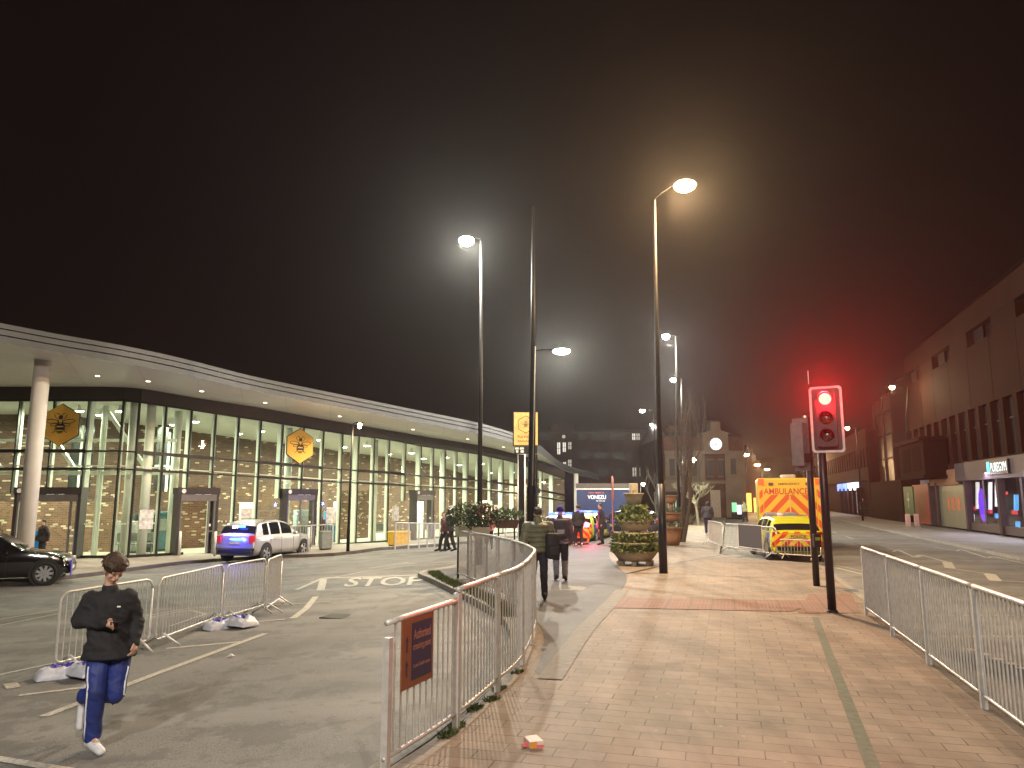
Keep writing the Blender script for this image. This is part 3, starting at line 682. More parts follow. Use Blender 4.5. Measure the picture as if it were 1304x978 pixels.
# ceiling lights inside: housings and the light they give
WARMG = (.92, 1.0, .73)
CLM = mat('lamp_lens', (.9, .9, .8), .4, emit=(1, 1, .82), es=26)
cl_ids = [1, 4, 7] + list(range(10, len(FM), 3))
for k in cl_ids:
    if k >= len(FM): continue
    for dep in (2.2, 4.6):
        if k < 9 and dep > 4: continue
        p = V((FM[k].x, FM[k].y, FM[k].z - .25)) + OFFB.normalized() * dep
        if k < 9: p = V((FM[k].x, FM[k].y + 1.9, FM[k].z - .25))
        mb = MB(); mb.lathe([(.05, .32), (.06, .1), (.2, .06), (.24, 0), (.20, -.01)], (p.x, p.y, p.z), 12); h = mb.build('ceiling_light', FIN, ST)
        mb = MB(); mb.lathe([(.19, -.012), (.19, -.03), (.12, -.05)], (p.x, p.y, p.z), 12); mb.build('lens', CLM, h)
    light('station_light', 'AREA', (p.x, p.y, p.z - .12), 950 if k > 20 else (600 if k > 8 else 560), WARMG, ST, rot=(0, 0, 0), shape='RECTANGLE', size=1.6, size_y=.4)
# downlights in the soffit and light on the station pavement
DLM = mat('soffit_lens', (.8, .75, .65), .4, emit=(1, .82, .58), es=5)
for i in range(3, NS - 16, 5):
    p = Fs[i].lerp(Es[i], .42); mb = MB(); mb.lathe([(.09, .02), (.09, -.015), (.07, -.02)], (p.x, p.y, p.z), 10); mb.build('downlight', DLM, ST)
    if i % 2: light('soffit_light', 'SPOT', (p.x, p.y, p.z - .08), 900, (1, .78, .56), ST, .08, spot_size=R(125), spot_blend=.8)
# station pavement and its kerb
kp = [GR(*q) for q in ((-160, 762), (-40, 750), (75, 738.5), (160, 728), (250, 717), (345, 711), (446, 705.8), (557, 695.5), (640, 686))]
kp = [V((p.x, p.y, 0)) for p in kp]; kps = smooth_path(kp, 1.0)
back = [V((3, 60, 0)), V((-9, 52, 0)), V((-24, 41, 0)), V((-34, 38, 0))]
poly = [(p.x, p.y) for p in kps] + [(8, 58)] + [(p.x, p.y) for p in back]
MSP = mat('station_paving', (.27, .235, .20), .7, 0, .12, 1.2)
sheet('station_pavement', poly, 0, MSP, 1.0, lambda x, y: max(zr(x, y) + .12, -.60) if zr(x, y) + .12 < -.5 else zr(x, y) + .12)
k3 = MB(); strip_on(k3, kps, .16, .126, .2); k3.build('station_kerb', mat('dark_kerb', (.10, .09, .085), .7, 0, .3, 3))['kind'] = 'structure'
dl = MB(); strip_on(dl, [p + V((.22, -.35, 0)) for p in kps], .07, .005); dl.build('kerb_line', mat('yellow_line', (.38, .30, .10), .7, 0, .3, 12))['kind'] = 'structure'

# benches and machines standing in the concourse
def concourse(i, t, dep): p = inset(i, t, dep); return V((p.x, p.y, FZ + .013)), math.atan2(FM[i + 1].y - FM[i].y, FM[i + 1].x - FM[i].x)
BNM = mat('bench_grey', (.22, .23, .22), .4, .3); 
for i, t_, dep in ((15, .2, 2.0), (16, .6, 2.0), (17, .9, 2.2), (19, .3, 2.0), (23, .3, 2.2), (9, .5, 2.4)):
    p, a = concourse(i, t_, dep); t = thing('bench', 'metal waiting bench inside the station glass', 'bench', tuple(p), a, 'waiting benches inside the station'); mb = MB(); mb.box((0, 0, .45), (1.7, .45, .05), bev=.02); mb.build('seat', BNM, t); mb = MB(); mb.box((0, .22, .75), (1.7, .05, .4), bev=.02); mb.build('backrest', BNM, t)
    for x in (-.7, .7): MB().beam((x, 0, 0), (x, .12, .95), .05, .05).build('leg', BNM, t)
for i, t_, dep, h, m_, lb, nm in ((11, .5, 3.0, 1.8, mat('machine_dark', (.03, .04, .04), .4), 'dark ticket machine inside the glass behind the silver car', 'ticket_machine'), (12, .3, 3.2, 1.9, mat('board_teal', (.06, .16, .18), .5), 'teal timetable board inside the glass behind the yellow hexagon', 'timetable_board'), (18, .5, 2.6, 1.9, mat('board_pale', (.4, .5, .52), .5), 'pale timetable board inside the glass near the short street lamp', 'timetable_board'), (20, .4, 2.6, 1.8, mat('board_blue', (.06, .22, .4), .5), 'blue timetable board inside the glass left of the yellow bin', 'timetable_board'), (8, .4, 3.0, 1.5, mat('machine_pale', (.45, .47, .42), .5), 'pale ticket machine inside the glass by the corner columns', 'ticket_machine')):
    p, a = concourse(i, t_, dep); t = thing(nm, lb, 'machine' if 'mach' in nm else 'board', tuple(p), a); mb = MB(); mb.box((0, 0, h / 2 + .02), (.95, .35, h - .1), bev=.03); mb.build('case', m_, t); MB().box((0, -.178, h * .66), (.6, .01, h * .3)).build('face', mat('machine_face', (.35, .4, .36), .3), t); MB().box((0, 0, .035), (1.05, .45, .07)).build('base', DARK, t)

# ------------------------------------------------------------------ bee emblems
def bee(mb, M, s, z=.03):
    """a bee drawn in raised outline and bands, head up; s is its height"""
    def T(x, y): return M @ V((x * s, y * s, z))
    def arc(pts, r): mb.tube([T(*p) for p in pts], r * s, 6)
    ell = lambda cx, cy, a, b, rot=0, n=22: [(cx + a * math.cos(t) * math.cos(rot) - b * math.sin(t) * math.sin(rot), cy + a * math.cos(t) * math.sin(rot) + b * math.sin(t) * math.cos(rot)) for t in [2 * math.pi * i / n for i in range(n + 1)]]
    arc(ell(0, .28, .07, .06), .016); mb.poly([T(*p) for p in ell(0, .28, .05, .045)[:-1]])
    for sx in (-1, 1):
        arc(ell(sx * .30, .12, .24, .075, sx * .12), .012); arc(ell(sx * .24, .01, .13, .05, sx * -.25), .010)
        arc([(sx * .03, .34), (sx * .10, .42), (sx * .17, .41)], .012)
        arc([(sx * .10, .06), (sx * .19, -.10), (sx * .17, -.24), (sx * .28, -.3)], .012); arc([(sx * .12, .22), (sx * .2, .3), (sx * .24, .38)], .01)
    for k, (y0, y1, w0, w1) in enumerate(((.04, -.04, .12, .14), (-.10, -.19, .145, .12), (-.24, -.29, .09, .06))):
        mb.poly([T(-w0, y0), T(-w1, y1), T(w1, y1), T(w0, y0)])
    arc(ell(0, -.12, .15, .2), .012); arc(ell(0, .12, .10, .1), .012)
def hexsign(c, d, n_, Rr, label):
    t = thing('hexagon_sign', label, 'sign', tuple(c)); M = Matrix(((d.x, 0, n_.x, 0), (d.y, 0, n_.y, 0), (0, 1, 0, 0), (0, 0, 0, 1)))
    hx = [(Rr * math.sin(k * math.pi / 3), Rr * math.cos(k * math.pi / 3)) for k in range(6)]
    mb = MB(); mb.prism([M @ V((x * .965, y * .965, .02)) for x, y in hx], n_ * .05); mb.build('plate', YELL, t)
    mb = MB(); mb.prism([M @ V((x, y, -.02)) for x, y in hx], n_ * .06); mb.build('rim', BEEBK, t)
    mb = MB(); bee(mb, M, Rr * 1.25, .078); mb.build('bee_emblem', BEEBK, t)
    mb = MB(); mb.beam(M @ V((0, Rr, 0)), M @ V((0, -Rr, 0)), .05, .05); mb.build('mounting_bar', STM, t)
c = onpl(78, 541, V((0, 32.4, 0)), V((0, 1, 0))); hexsign(c, V((1, 0, 0)), V((0, -1, 0)), .94, 'yellow hexagon bee sign partly behind the thick white column')
d = (V((-9.4, 41.1, 0)) - V((-12.65, 37.2, 0))).normalized(); n_ = V((d.y, -d.x, 0))
c = onpl(381.5, 568, V((-12.65, 37.2, 0)) + n_ * .2, n_); hexsign(c, d, n_, .93, 'yellow hexagon bee sign on the glass above the silver car')
# ------------------------------------------------------------------ guardrails
def guardrail(name, label, path, h, post_every, zf, bar=.105, br=.0085, first_low=None, posts_at=None, dz=0, material=GALV, group=None):
    P = [V((x, y, 0)) for x, y in path]; N = 600; pts = [cat(P, i / N) for i in range(N + 1)]
    S_ = [0]
    for a, b in zip(pts, pts[1:]): S_.append(S_[-1] + (b - a).length)
    Ltot = S_[-1]
    def at(s):
        s = min(max(s, 0), Ltot)
        for i in range(N):
            if S_[i + 1] >= s: 
                t = (s - S_[i]) / max(S_[i + 1] - S_[i], 1e-6); p = pts[i].lerp(pts[i + 1], t); return V((p.x, p.y, zf(p.x, p.y) + dz))
        return V((pts[-1].x, pts[-1].y, zf(pts[-1].x, pts[-1].y) + dz))
    o0 = at(0); t = thing(name, label, 'guardrail', tuple(o0), group=group)
    ss = posts_at or [Ltot * k / max(1, round(Ltot / post_every)) for k in range(max(1, round(Ltot / post_every)) + 1)]
    ss = [s for s in ss if s <= Ltot + .01]
    for k, s in enumerate(ss):
        p = at(s); hh = h - .03
        if first_low and k == 0: hh = first_low - .11
        d_ = at(s + .05) - at(s - .05)
        MB().box(p + V((0, 0, hh / 2 - .03)), (.055, .055, hh + .06), math.atan2(d_.y, d_.x)).build('post', material, t, world=True)
    for k, (a, b) in enumerate(zip(ss, ss[1:])):
        hh = first_low if (first_low and k == 0) else h; n = max(2, round((b - a) / .25))
        row = [at(a + (b - a) * i / n) for i in range(n + 1)]
        if k == 0 and first_low: row[0] = at(a) - (at(.1) - at(0)).normalized() * .03
        MB().tube([p + V((0, 0, hh)) for p in row], .024, 8).build('top_rail', material, t, smooth=True, world=True)
        mb = MB(); mb.tube([p + V((0, 0, .13)) for p in row], .017, 6)
        mb.build('bottom_rail', material, t, smooth=True, world=True)
        mb = MB(); m_ = max(1, round((b - a) / bar))
        for i in range(1, m_): p = at(a + (b - a) * i / m_); mb.tube([p + V((0, 0, .13)), p + V((0, 0, hh))], br, 6, cap=False)
        mb.build('infill_bars', material, t, smooth=True, world=True)
    return t
LEFT = [tuple(G(495, 789, 1.09))[:2]] + [tuple(G(x, y, 1.18))[:2] for x, y in ((578, 752), (632, 733), (662, 721), (679, 705), (677, 697.5), (651, 688), (600, 677), (570, 672))]
GR_L = guardrail('guardrail', 'curving galvanised guardrail along the kerb with a crossing sign on its end', LEFT, 1.18, 1.35, pzf, .098, first_low=1.09, posts_at=[0, 1.17] + [1.17 + 1.28 * k for k in range(1, 13)])
RIGHT = [tuple(G(x, y, 1.14))[:2] for x, y in ((1098, 697), (1160, 718.5), (1230, 743), (1304, 768.5))]; _d = V(RIGHT[-1]) - V(RIGHT[-2]); _d.normalize(); RIGHT += [tuple(V(RIGHT[-1]) + _d * 2.2), tuple(V(RIGHT[-1]) + _d * 4.6)]
guardrail('guardrail', 'straight galvanised guardrail beside the road right of the traffic lights', RIGHT, 1.14, 2.0, lambda x, y: 0, .105)
# sign on the end of the guardrail
a, b = V(LEFT[0] + (0,)), V(LEFT[1] + (0,)); d = (b - a).normalized(); n_ = V((d.y, -d.x, 0))
c = a + d * .40 + n_ * .02; c.z = .80; M = Matrix(((d.x, 0, n_.x, c.x), (d.y, 0, n_.y, c.y), (0, 1, 0, c.z), (0, 0, 0, 1)))
t = thing('crossing_sign', 'small orange and navy crossing sign fixed to the guardrail end', 'sign', tuple(c))
T = lambda x, y, z: M @ V((x, y, z)) - c
SO = mat('sign_orange', (.22, .088, .04), .5, 0, .08, 8); SN = mat('sign_navy', (.025, .022, .07), .45, 0, .1, 8); ST_ = mat('sign_text_orange', (.50, .26, .16), .5)
MB().prism([T(-.25, -.26, 0), T(.25, -.26, 0), T(.25, .26, 0), T(-.25, .26, 0)], n_ * .012).build('plate', SO, t)
MB().prism([T(-.10, -.21, .012), T(.22, -.21, .012), T(.22, .22, .012), T(-.10, .22, .012)], n_ * .003).build('navy_panel', SN, t)
Mt = Matrix.Translation(-c) @ M
for s_, w_, h_, y_ in (('Authorised', .27, .075, .13), ('crossing point', .29, .065, .03), ('Look both ways', .27, .04, -.11)): text_mb(s_, w_, h_, Mt @ Matrix.Translation((.06, y_, .016)), .001, bold=.005).build('lettering', ST_, t)
for y in (.06, -.12):
    mb = MB(); mb.poly([T(-.185, y - .05, .0135), T(-.165, y - .05, .0135), T(-.165, y + .05, .0135), T(-.185, y + .05, .0135)]); mb.poly([T(-.2, y + .03, .0138), T(-.175, y + .075, .0138), T(-.15, y + .03, .0138)]); mb.build('arrow', SN, t)

# ------------------------------------------------------------------ crowd barriers and the sandbags on their feet
BARG = 'crowd control barriers standing in the road'
def barrier(a, b, label, h=1.08, group=BARG, banner=None, z_add=0, foot=True):
    a = V(a); b = V(b); L = (V((b.x, b.y, 0)) - V((a.x, a.y, 0))).length; rz = math.atan2(b.y - a.y, b.x - a.x)
    t = thing('crowd_barrier', label, 'barrier', tuple((a + b) / 2), rz, group); w = L / 2; r_ = .14; slope = (b.z - a.z) / L
    Z = lambda x, z: z + slope * x
    pts = []
    for cx, cz, a0 in ((w - r_, h - r_, 0), (-w + r_, h - r_, 90), (-w + r_ * .6, .14 + r_ * .6, 180), (w - r_ * .6, .14 + r_ * .6, 270)):
        rr = r_ if a0 < 180 else r_ * .6
        for k in range(5): q = R(a0 + 90 * k / 4); pts.append((cx + rr * math.cos(q), 0, Z(cx, cz + rr * math.sin(q))))
    pts.append(pts[0]); MB().tube(pts, .019, 8).build('frame', GALV, t, smooth=True)
    mb = MB(); n = round(L / .105)
    for i in range(1, n): x = -w + L * i / n; mb.tube([(x, 0, Z(x, .15)), (x, 0, Z(x, h - .005))], .0075, 6, cap=False)
    mb.build('bars', GALV, t, smooth=True)
    for x in (-w + .22, w - .22) if foot else ():
        mb = MB(); mb.tube([(x, -.30, Z(x, .02)), (x, -.02, Z(x, .2)), (x, .02, Z(x, .2)), (x, .30, Z(x, .02))], .017, 8); mb.build('foot', GALV, t, smooth=True)
    if banner:
        mb = MB(); mb.prism([(banner[0], -.03, .22), (banner[1], -.03, .22), (banner[1], -.03, 1.02), (banner[0], -.03, 1.02)], (0, -.006, 0)); q = mb.build('banner', mat('grey_banner', (.07, .065, .08), .8, 0, .2, 30), t)
        mb = MB(); e = [(banner[0], -.04, 1.02), (banner[0], -.04, .22), (banner[1], -.04, .22), (banner[1], -.04, 1.02), (banner[0], -.04, 1.02)]; mb.tube(e, .014, 6); mb.build('banner_hem', mat('banner_hem_white', (.7, .65, .65), .6), q)
    return t
def gnd(x, y): return V((x, y, zr(x, y)))
BT = [GT(x, y, 1.08) for x, y in ((78, 755), (195, 737), (203, 737), (285, 719), (288, 720), (339, 711), (341, 713), (359, 706))]
barrier(BT[0], BT[1], 'crowd barrier behind the boy with sandbags piled on its near foot')
barrier(BT[2], BT[3], 'crowd barrier between the boy and the pair of sandbags')
barrier(BT[4], BT[5], 'crowd barrier with two sandbags at its near foot')
barrier(BT[6], BT[7], 'angled crowd barrier at the far end of the row, next to the small sandbag')
BAG = mat('sandbag_plastic', (.60, .63, .72), .35, 0, .12, 8, .3, 30); BAGP = mat('sandbag_print', (.06, .04, .38), .4, 0, .2, 9)
def sandbag(x, y, rz, L, label, tilt=0.12, lift=0.0):
    z = zr(x, y); t = thing('sandbag', label, 'sandbag', (x, y, z), rz, 'sandbags weighing down the crowd barriers')
    NU, NV, Wd = 26, 18, .42; top = []; bot = []
    for i in range(NU + 1):
        for j in range(NV + 1):
            u, v = i / NU * 2 - 1, j / NV * 2 - 1; fl = ((1 - u ** 4) * (1 - v ** 4)); X_ = u * L / 2 * (1 - .07 * v * v); Y_ = v * Wd / 2 * (1 - .12 * u * u)
            cr = mnoise.noise(V((u * 2.2 + x * 3, v * 2.2, 1))) * .05 + abs(mnoise.noise(V((u * 5 + v * 3 + x, v * 6 - u * 2, y)))) * .045
            zt = .012 + (.125 + cr) * fl ** .55 + tilt * max(0, u) ** 1.5 * L * .5 + lift * (1 - u * u); fr_ = (1 - fl) * mnoise.noise(V((u * 9, v * 9, x))) * .012
            top.append((X_ + fr_, Y_ + fr_, zt)); bot.append((X_ + fr_, Y_ + fr_, max(zt - .012 - (.125 + cr) * fl ** .55 * .95, .002)))
    k = NV + 1; mb = MB(); Q = [(i * k + j, i * k + j + 1, (i + 1) * k + j + 1, (i + 1) * k + j) for i in range(NU) for j in range(NV)]
    rim = [j for j in range(NV)] + [i * k + NV for i in range(NU)] + [NU * k + j for j in range(NV, 0, -1)] + [i * k for i in range(NU, 0, -1)]; n_ = len(top)
    mb.add(top + bot, Q + [tuple(q + n_ for q in f)[::-1] for f in Q] + [(a, b, b + n_, a + n_) for a, b in zip(rim, rim[1:] + rim[:1])])
    mb.build('bag', BAG, t, smooth=True)
    mp = MB()
    for i in range(7, 19):
        for j in range(5, 13):
            if (i in (12, 13) and 6 < j < 11) or (i > 15 and j == 9): continue
            mp.add([V(top[a]) + V((0, 0, .004)) for a in (i * k + j, i * k + j + 1, (i + 1) * k + j + 1, (i + 1) * k + j)], [(0, 1, 2, 3)])
    mp.build('printed_patch', BAGP, t, smooth=True)
p = GR(92, 862)
sandbag(p.x - .18, p.y + .05, R(35), .62, 'pale sandbag left of its twin on the nearest barrier foot', .1); sandbag(p.x + .22, p.y - .04, R(-38), .66, 'pale sandbag with blue print lying right behind the boy', .16, .04)
p = GR(290, 800); sandbag(p.x - .16, p.y + .05, R(50), .58, 'pale sandbag under the splayed feet in the middle of the row', .1); sandbag(p.x + .22, p.y + .02, R(-30), .6, 'pale sandbag with blue print beside the middle barrier feet', .14, .05)
p = GR(347, 769); sandbag(p.x, p.y, R(30), .5, 'single small sandbag at the far end of the barriers', .12)
# barriers across the pavement near the ambulance
z0 = lambda p: V((p.x, p.y, pzf(p.x, p.y)))
BG2 = 'crowd barriers in front of the police car'
barrier(z0(G(925, 701)), z0(G(990, 711)), 'crowd barrier with grey banner in front of the police car', 1.0, BG2, (-.75, .98))
barrier(z0(G(992, 711)), z0(G(1046, 714)), 'low bare crowd barrier behind the traffic light poles', .62, BG2)
barrier(z0(G(903, 693)), z0(G(921, 700)), 'short bare crowd barrier left of the grey banner', 1.0, BG2)

# ------------------------------------------------------------------ street lamps
LENSW = mat('led_lens_white', (1, 1, 1), .4, emit=(1, .96, .80), es=60); LENSA = mat('led_lens_amber', (1, .9, .7), .4, emit=(1, .74, .36), es=60)
POSTG = 'street lamps along the road'
def lamp(base, top, head, label, warm=False, power=0, r=(.10, .055), hs=1.0, lensr=.13, paint=GREYP, lower=None, group=POSTG, col=None, hdark=True):
    base = V(base); top = V(top); head = V(head)
    t = thing('street_lamp', label, 'street lamp', tuple(base), 0, group)
    mb = MB(); H = top.z - base.z
    mb.tube([base - V((0, 0, .05)), base + V((0, 0, .9)), base + V((0, 0, .95)), base + V((0, 0, H * .45)), top], [r[0] * 1.25, r[0] * 1.2, r[0], (r[0] + r[1]) / 2, r[1]], 14)
    mb.build('pole', paint, t, smooth=True, world=True)
    if lower: MB().tube([base + V((0, 0, -.04)), base + V((0, 0, lower))], [r[0] * 1.32, r[0] * 1.28], 14).build('pole_sleeve', BLKP, t, smooth=True, world=True)
    d = head - top; d.z = 0; L = max(d.length, .1); d.normalize(); e = head - d * .2 * hs + V((0, 0, .10))
    MB().tube([top - V((0, 0, .1)), top + V((0, 0, .03)), top.lerp(e, .3) + V((0, 0, .05)), e], r[1] * .5, 8).build('arm', ARMB, t, smooth=True, world=True)
    M = Matrix(((d.x, -d.y, 0, head.x), (d.y, d.x, 0, head.y), (0, 0, 1, head.z + .09), (0, 0, 0, 1)))
    mb = MB(); mb.box((0, 0, 0), (.5 * hs, .22 * hs, .07), bev=.03); mb.v = [M @ v for v in mb.v]; h = mb.build('lamp_head', ARMB, t, world=True)
    mb = MB(); mb.lathe([(lensr * .9, -.03), (lensr * 1.05, -.08), (lensr * .95, -.16), (lensr * .6, -.23), (lensr * .2, -.25)], (0, 0, 0), 16); mb.v = [M @ v for v in mb.v]; mb.build('lens', LENSA if warm else LENSW, h, smooth=True, world=True)  # lens bowl swollen beyond its size to stand for the glare
    if power: light('lamp_light', 'POINT', tuple(head + V((0, 0, -.26)) - base), power, col or ((1, .62, .30) if warm else (1, .95, .80)), t, .14)
    return t
def lampat(base, lamp_px, arm, label, height_px=True, **kw):
    """base: ground point; lamp_px: where the lens is seen; arm: X offset of the lens from the pole"""
    b = V(base); h = atY(lamp_px[0], lamp_px[1], b.y); top = V((b.x, b.y, h.z - .05)); return lamp(b, top, h, label, **kw)
b = G(845, 730); h = atY(872, 236, b.y); tp = atY(826, 255, b.y)
lamp(b, V((b.x + .05, b.y, tp.z)), h, 'tall amber street lamp on the pole with a dark sleeve beside the flower tower', True, 7500, (.085, .045), lower=2.35, lensr=.30)
# two small fittings strapped to the tall pole
b = V((-1.02, 22.9, zr(-1.02, 22.9))); h = atY(594, 306, b.y); b.x = atY(613, 330, b.y).x
lamp(b, V((b.x, b.y, h.z - .02)), h, 'tall white street lamp rising behind the flower boxes on the guardrail', False, 5500, (.085, .05), lensr=.24, paint=DKST)
b = z0(V((1.2, 41, 0))); h = atY(715, 447, 41); lamp(b, V((atY(681, 450, 41).x, 41, h.z - .02)), h, 'white street lamp shining right of the yellow totem sign', False, 8000, (.09, .05), lensr=.48, paint=GREYP, hs=1.3)
b = z0(V((8.2, 36.8, 0))); h = atY(848, 428, 36.8); lamp(b, V((atY(861, 430, 36.8).x, 36.8, h.z - .02)), h, 'white street lamp just right of the tall amber lamp pole', False, 3400, (.08, .05), lensr=.18)
b = z0(V((11.4, 50, 0))); h = atY(858, 483, 50); lamp(b, V((atY(868, 485, 50).x, 50, h.z - .02)), h, 'white street lamp standing over the bare trees by the clock building', False, 2800, (.08, .05), lensr=.22)
b = z0(V((13.2, 68.5, 0))); h = atY(818, 523, 68.5); lamp(b, V((13.2, 68.5, h.z)), h, 'distant white street lamp in front of the dark brick block', False, 900, (.08, .05), lensr=.24)
b = z0(V((16.5, 81, 0))); h = atY(830, 540.5, 81); lamp(b, V((16.5, 81, h.z)), h, 'farthest white street lamp before the dark brick block, long flat head', False, 500, (.08, .05), lensr=.2, hs=2)
b = V((28.0, 52.3, 5.86)); h = atY(1136, 493, 52.3); lamp(b, V((atY(1157, 500, 52.3).x, 52.3, h.z - .02)), h, 'street lamp on the oriel roof lighting the wall end across the road', True, 1000, (.08, .05), lensr=.17, col=(1, .72, .42))
b = V((30.1, 64.5, 0)); h = atY(1079, 545, 64.5); lamp(b, V((atY(1090, 550, 64.5).x, 64.5, h.z - .02)), h, 'street lamp above the far lit shop front across the road', True, 420, (.08, .05), lensr=.18, col=(1, .72, .42))
for x, y, Y, lb in ((950, 579, 84, 'amber street lamp beside the clock building corner'), (964.5, 592, 102, 'amber street lamp between clock building and ambulance'), (977, 597.5, 118, 'small amber street lamp seen just above the ambulance'), (1018, 610, 150, 'tiny amber street lamp over the far end of the road'), (985, 606, 170, 'tiny amber street lamp left of the one over the road end'), (1030, 585, 110, 'amber street lamp just left of the farther signal pole')):
    h = atY(x, y, Y); b = V((h.x - .9, Y, 0)); lamp(b, V((h.x - .9, Y, h.z)), h, lb, True, 2600, (.07, .05), lensr=.36)
b = z0(V((13.4, 55, 0))); h = atY(884, 585, 50.6); lamp(V((h.x - .7, 50.6, 0)), V((h.x - .7, 50.6, h.z)), h, 'white lamp glowing inside the crown of the rounded bare tree', False, 2200, (.06, .04), hs=.7, lensr=.16, col=(1, .94, .66))
b = GR(443, 702, .12); h = atY(458, 541, b.y); lamp(b, V((atY(449, 548, b.y).x, b.y, h.z - .02)), h, 'short street lamp on the station pavement by the glass front', True, 420, (.06, .035), hs=.6, lensr=.09, paint=DKST, col=(1, .70, .42))
b = atY(816, 650, 58); b.z = 0; h = atY(819, 616, 58); lamp(b, V((b.x, b.y, h.z)), h, 'low white lamp behind the flower tower', False, 150, (.06, .04), hs=.6, lensr=.13)
# two more of the row stand behind the photographer and light the foreground
lamp((3.6, -4.5, 0), (3.6, -4.5, 9.8), (2.7, -4.5, 10.0), 'amber street lamp behind the photographer on the road side', True, 4900, (.095, .055), lensr=.15, col=(1, .79, .60))
lamp((-3.4, -5, -.2), (-3.4, -5, 9.8), (-4.3, -5, 10.0), 'white street lamp behind the photographer on the station side', False, 5000, (.095, .055), lensr=.15, col=(1, .94, .86))
# tall mast without a lantern
p = G(677, 731); tp = atY(679, 263, p.y); t = thing('mast', 'tall dark lamp mast without a light, in front of the yellow totem', 'mast', tuple(p))
MB().tube([p, p + V((0, 0, 2.2)), p + V((0, 0, 2.3)), V((tp.x - .02, p.y, tp.z * .55)), V((tp.x, p.y, tp.z))], [.135, .13, .105, .08, .03], 14).build('pole', DKST, t, smooth=True, world=True)
MB().tube([p + V((.03, -.12, 2.3)), V((tp.x + .04, p.y - .09, tp.z * .6))], .012, 6).build('conduit', GALV, t, smooth=True, world=True)
q = atY(683, 625, p.y); MB().box(q, (.20, .03, .13)).build('small_sign', mat('small_sign_blue', (.05, .05, .12), .5), t, world=True)

# ------------------------------------------------------------------ traffic lights
def frame_to_cam(c, yaw=0):
    d = V((CAM.x - c.x, CAM.y - c.y, 0)).normalized(); d = Matrix.Rotation(yaw, 3, 'Z') @ d; r_ = V((-d.y, d.x, 0))   # r_: to the viewer's right
    return Matrix(((r_.x, 0, d.x, c.x), (r_.y, 0, d.y, c.y), (0, 1, 0, c.z), (0, 0, 0, 1)))
TLB = mat('signal_black', (.014, .014, .015), .5); TLW = mat('signal_white_border', (.62, .58, .56), .5)
def signal_head(c, yaw, root, lit):
    """backing board, case, three lenses with visors; c is its centre"""
    M = frame_to_cam(V(c), yaw); o3 = origin(root); T = lambda x, y, z: M @ V((x, y, z)) - o3; zx = M.to_3x3() @ V((0, 0, 1))
    def rr(w, h, rad, n=5): return [(sx * (w - rad) + rad * math.cos(R(a0 + 90 * k / n)), sy * (h - rad) + rad * math.sin(R(a0 + 90 * k / n))) for sx, sy, a0 in ((1, 1, 0), (-1, 1, 90), (-1, -1, 180), (1, -1, 270)) for k in range(n + 1)]
    bd = MB().prism([T(x, y, 0) for x, y in rr(.275, .60, .06)], zx * .02).build('backing_board', TLB, root)
    o_, i_ = rr(.275, .60, .06), rr(.235, .56, .045); mb = MB(); n = len(o_)
    mb.add([T(x, y, .024) for x, y in o_] + [T(x, y, .024) for x, y in i_] + [T(x, y, .0) for x, y in o_], [(k, (k + 1) % n, n + (k + 1) % n, n + k) for k in range(n)] + [(k, (k + 1) % n, 2 * n + (k + 1) % n, 2 * n + k) for k in range(n)])
    mb.build('white_border', TLW, bd)
    cs = MB().prism([T(x, y, .025) for x, y in rr(.17, .50, .05)], zx * .12); cs = cs.build('signal_case', TLB, root)
    MB().prism([T(x, y, -.2) for x, y in rr(.15, .48, .05)], zx * .199).build('case_back', GREYP, root)
    for k, (y, nm, mcol, em) in enumerate(((.355, 'red_lens', (.5, .01, .01), (1, .03, .02)), (0, 'amber_lens', (.06, .025, .005), None), (-.31, 'green_lens', (.008, .02, .014), None))):
        mb = MB(); mb.lathe([(.105, 0), (.1, .012), (.06, .024), (.001, .03)], T(0, y, .146), 20, M=M.to_3x3())
        mb.build(nm, mat(nm + ('_lit' if lit and em else ''), mcol, .25, emit=em if lit else None, es=34 if lit and em else 0), cs, smooth=True)
        mb = MB(); n = 16; A = [R(-25 + 230 * i / n) for i in range(n + 1)]; ln = lambda a: .05 + .19 * max(0, math.sin(a)) ** .7
        vs = [T(.125 * math.cos(a), y + .125 * math.sin(a), .146) for a in A] + [T(.118 * math.cos(a), y + .118 * math.sin(a), .146 + ln(a)) for a in A]
        mb.add(vs, [(i, i + 1, n + 2 + i, n + 1 + i) for i in range(n)]); v = mb.build('visor', TLB, cs, smooth=True); m_ = v.modifiers.new('Solidify', 'SOLIDIFY'); m_.thickness = .006
    return M
pA = G(1060, 780); hA = atY(1053, 534, pA.y - .12); 
tA = thing('traffic_light', 'traffic light showing red, white bordered board, on the nearer black pole', 'traffic light', tuple(pA))
MB().tube([pA - V((0, 0, .05)), V((pA.x - .02, pA.y, 3.95))], .072, 16).build('pole', BLKP, tA, smooth=True, world=True)
MB().tube([V((pA.x - .17, pA.y, 4.05)), V((pA.x - .17, pA.y, 4.3))], .008, 6).build('aerial', GALV, tA, world=True)
MA = signal_head(hA, R(-4), tA, True)
for z in (3.05, 3.75): mb = MB(); mb.beam((pA.x - .05, pA.y, z), (hA.x, hA.y - .02, z), .05, .05); mb.build('bracket', BLKP, tA, world=True)
MB().lathe([(.10, 0), (.095, .03), (.08, .05)], pA, 16).build('base_collar', BLKP, tA, world=True)
q = MA @ V((0, .36, .3)); dr_ = (CAM - V(q)).normalized()
dr_ = (dr_ + V((0, 0, .5))).normalized(); light('red_signal_glow', 'SPOT', tuple(V(q) - pA), 7000, (1, .007, .016), tA, .10, rot=dr_.to_track_quat('-Z', 'Y').to_euler(), spot_size=R(100), spot_blend=.9)
light('red_signal_glow', 'POINT', tuple(MA @ V((0, .26, .40)) - pA), 60, (1, .01, .02), tA, .06)  # added lamp ahead of the lens, reddens the board like glare
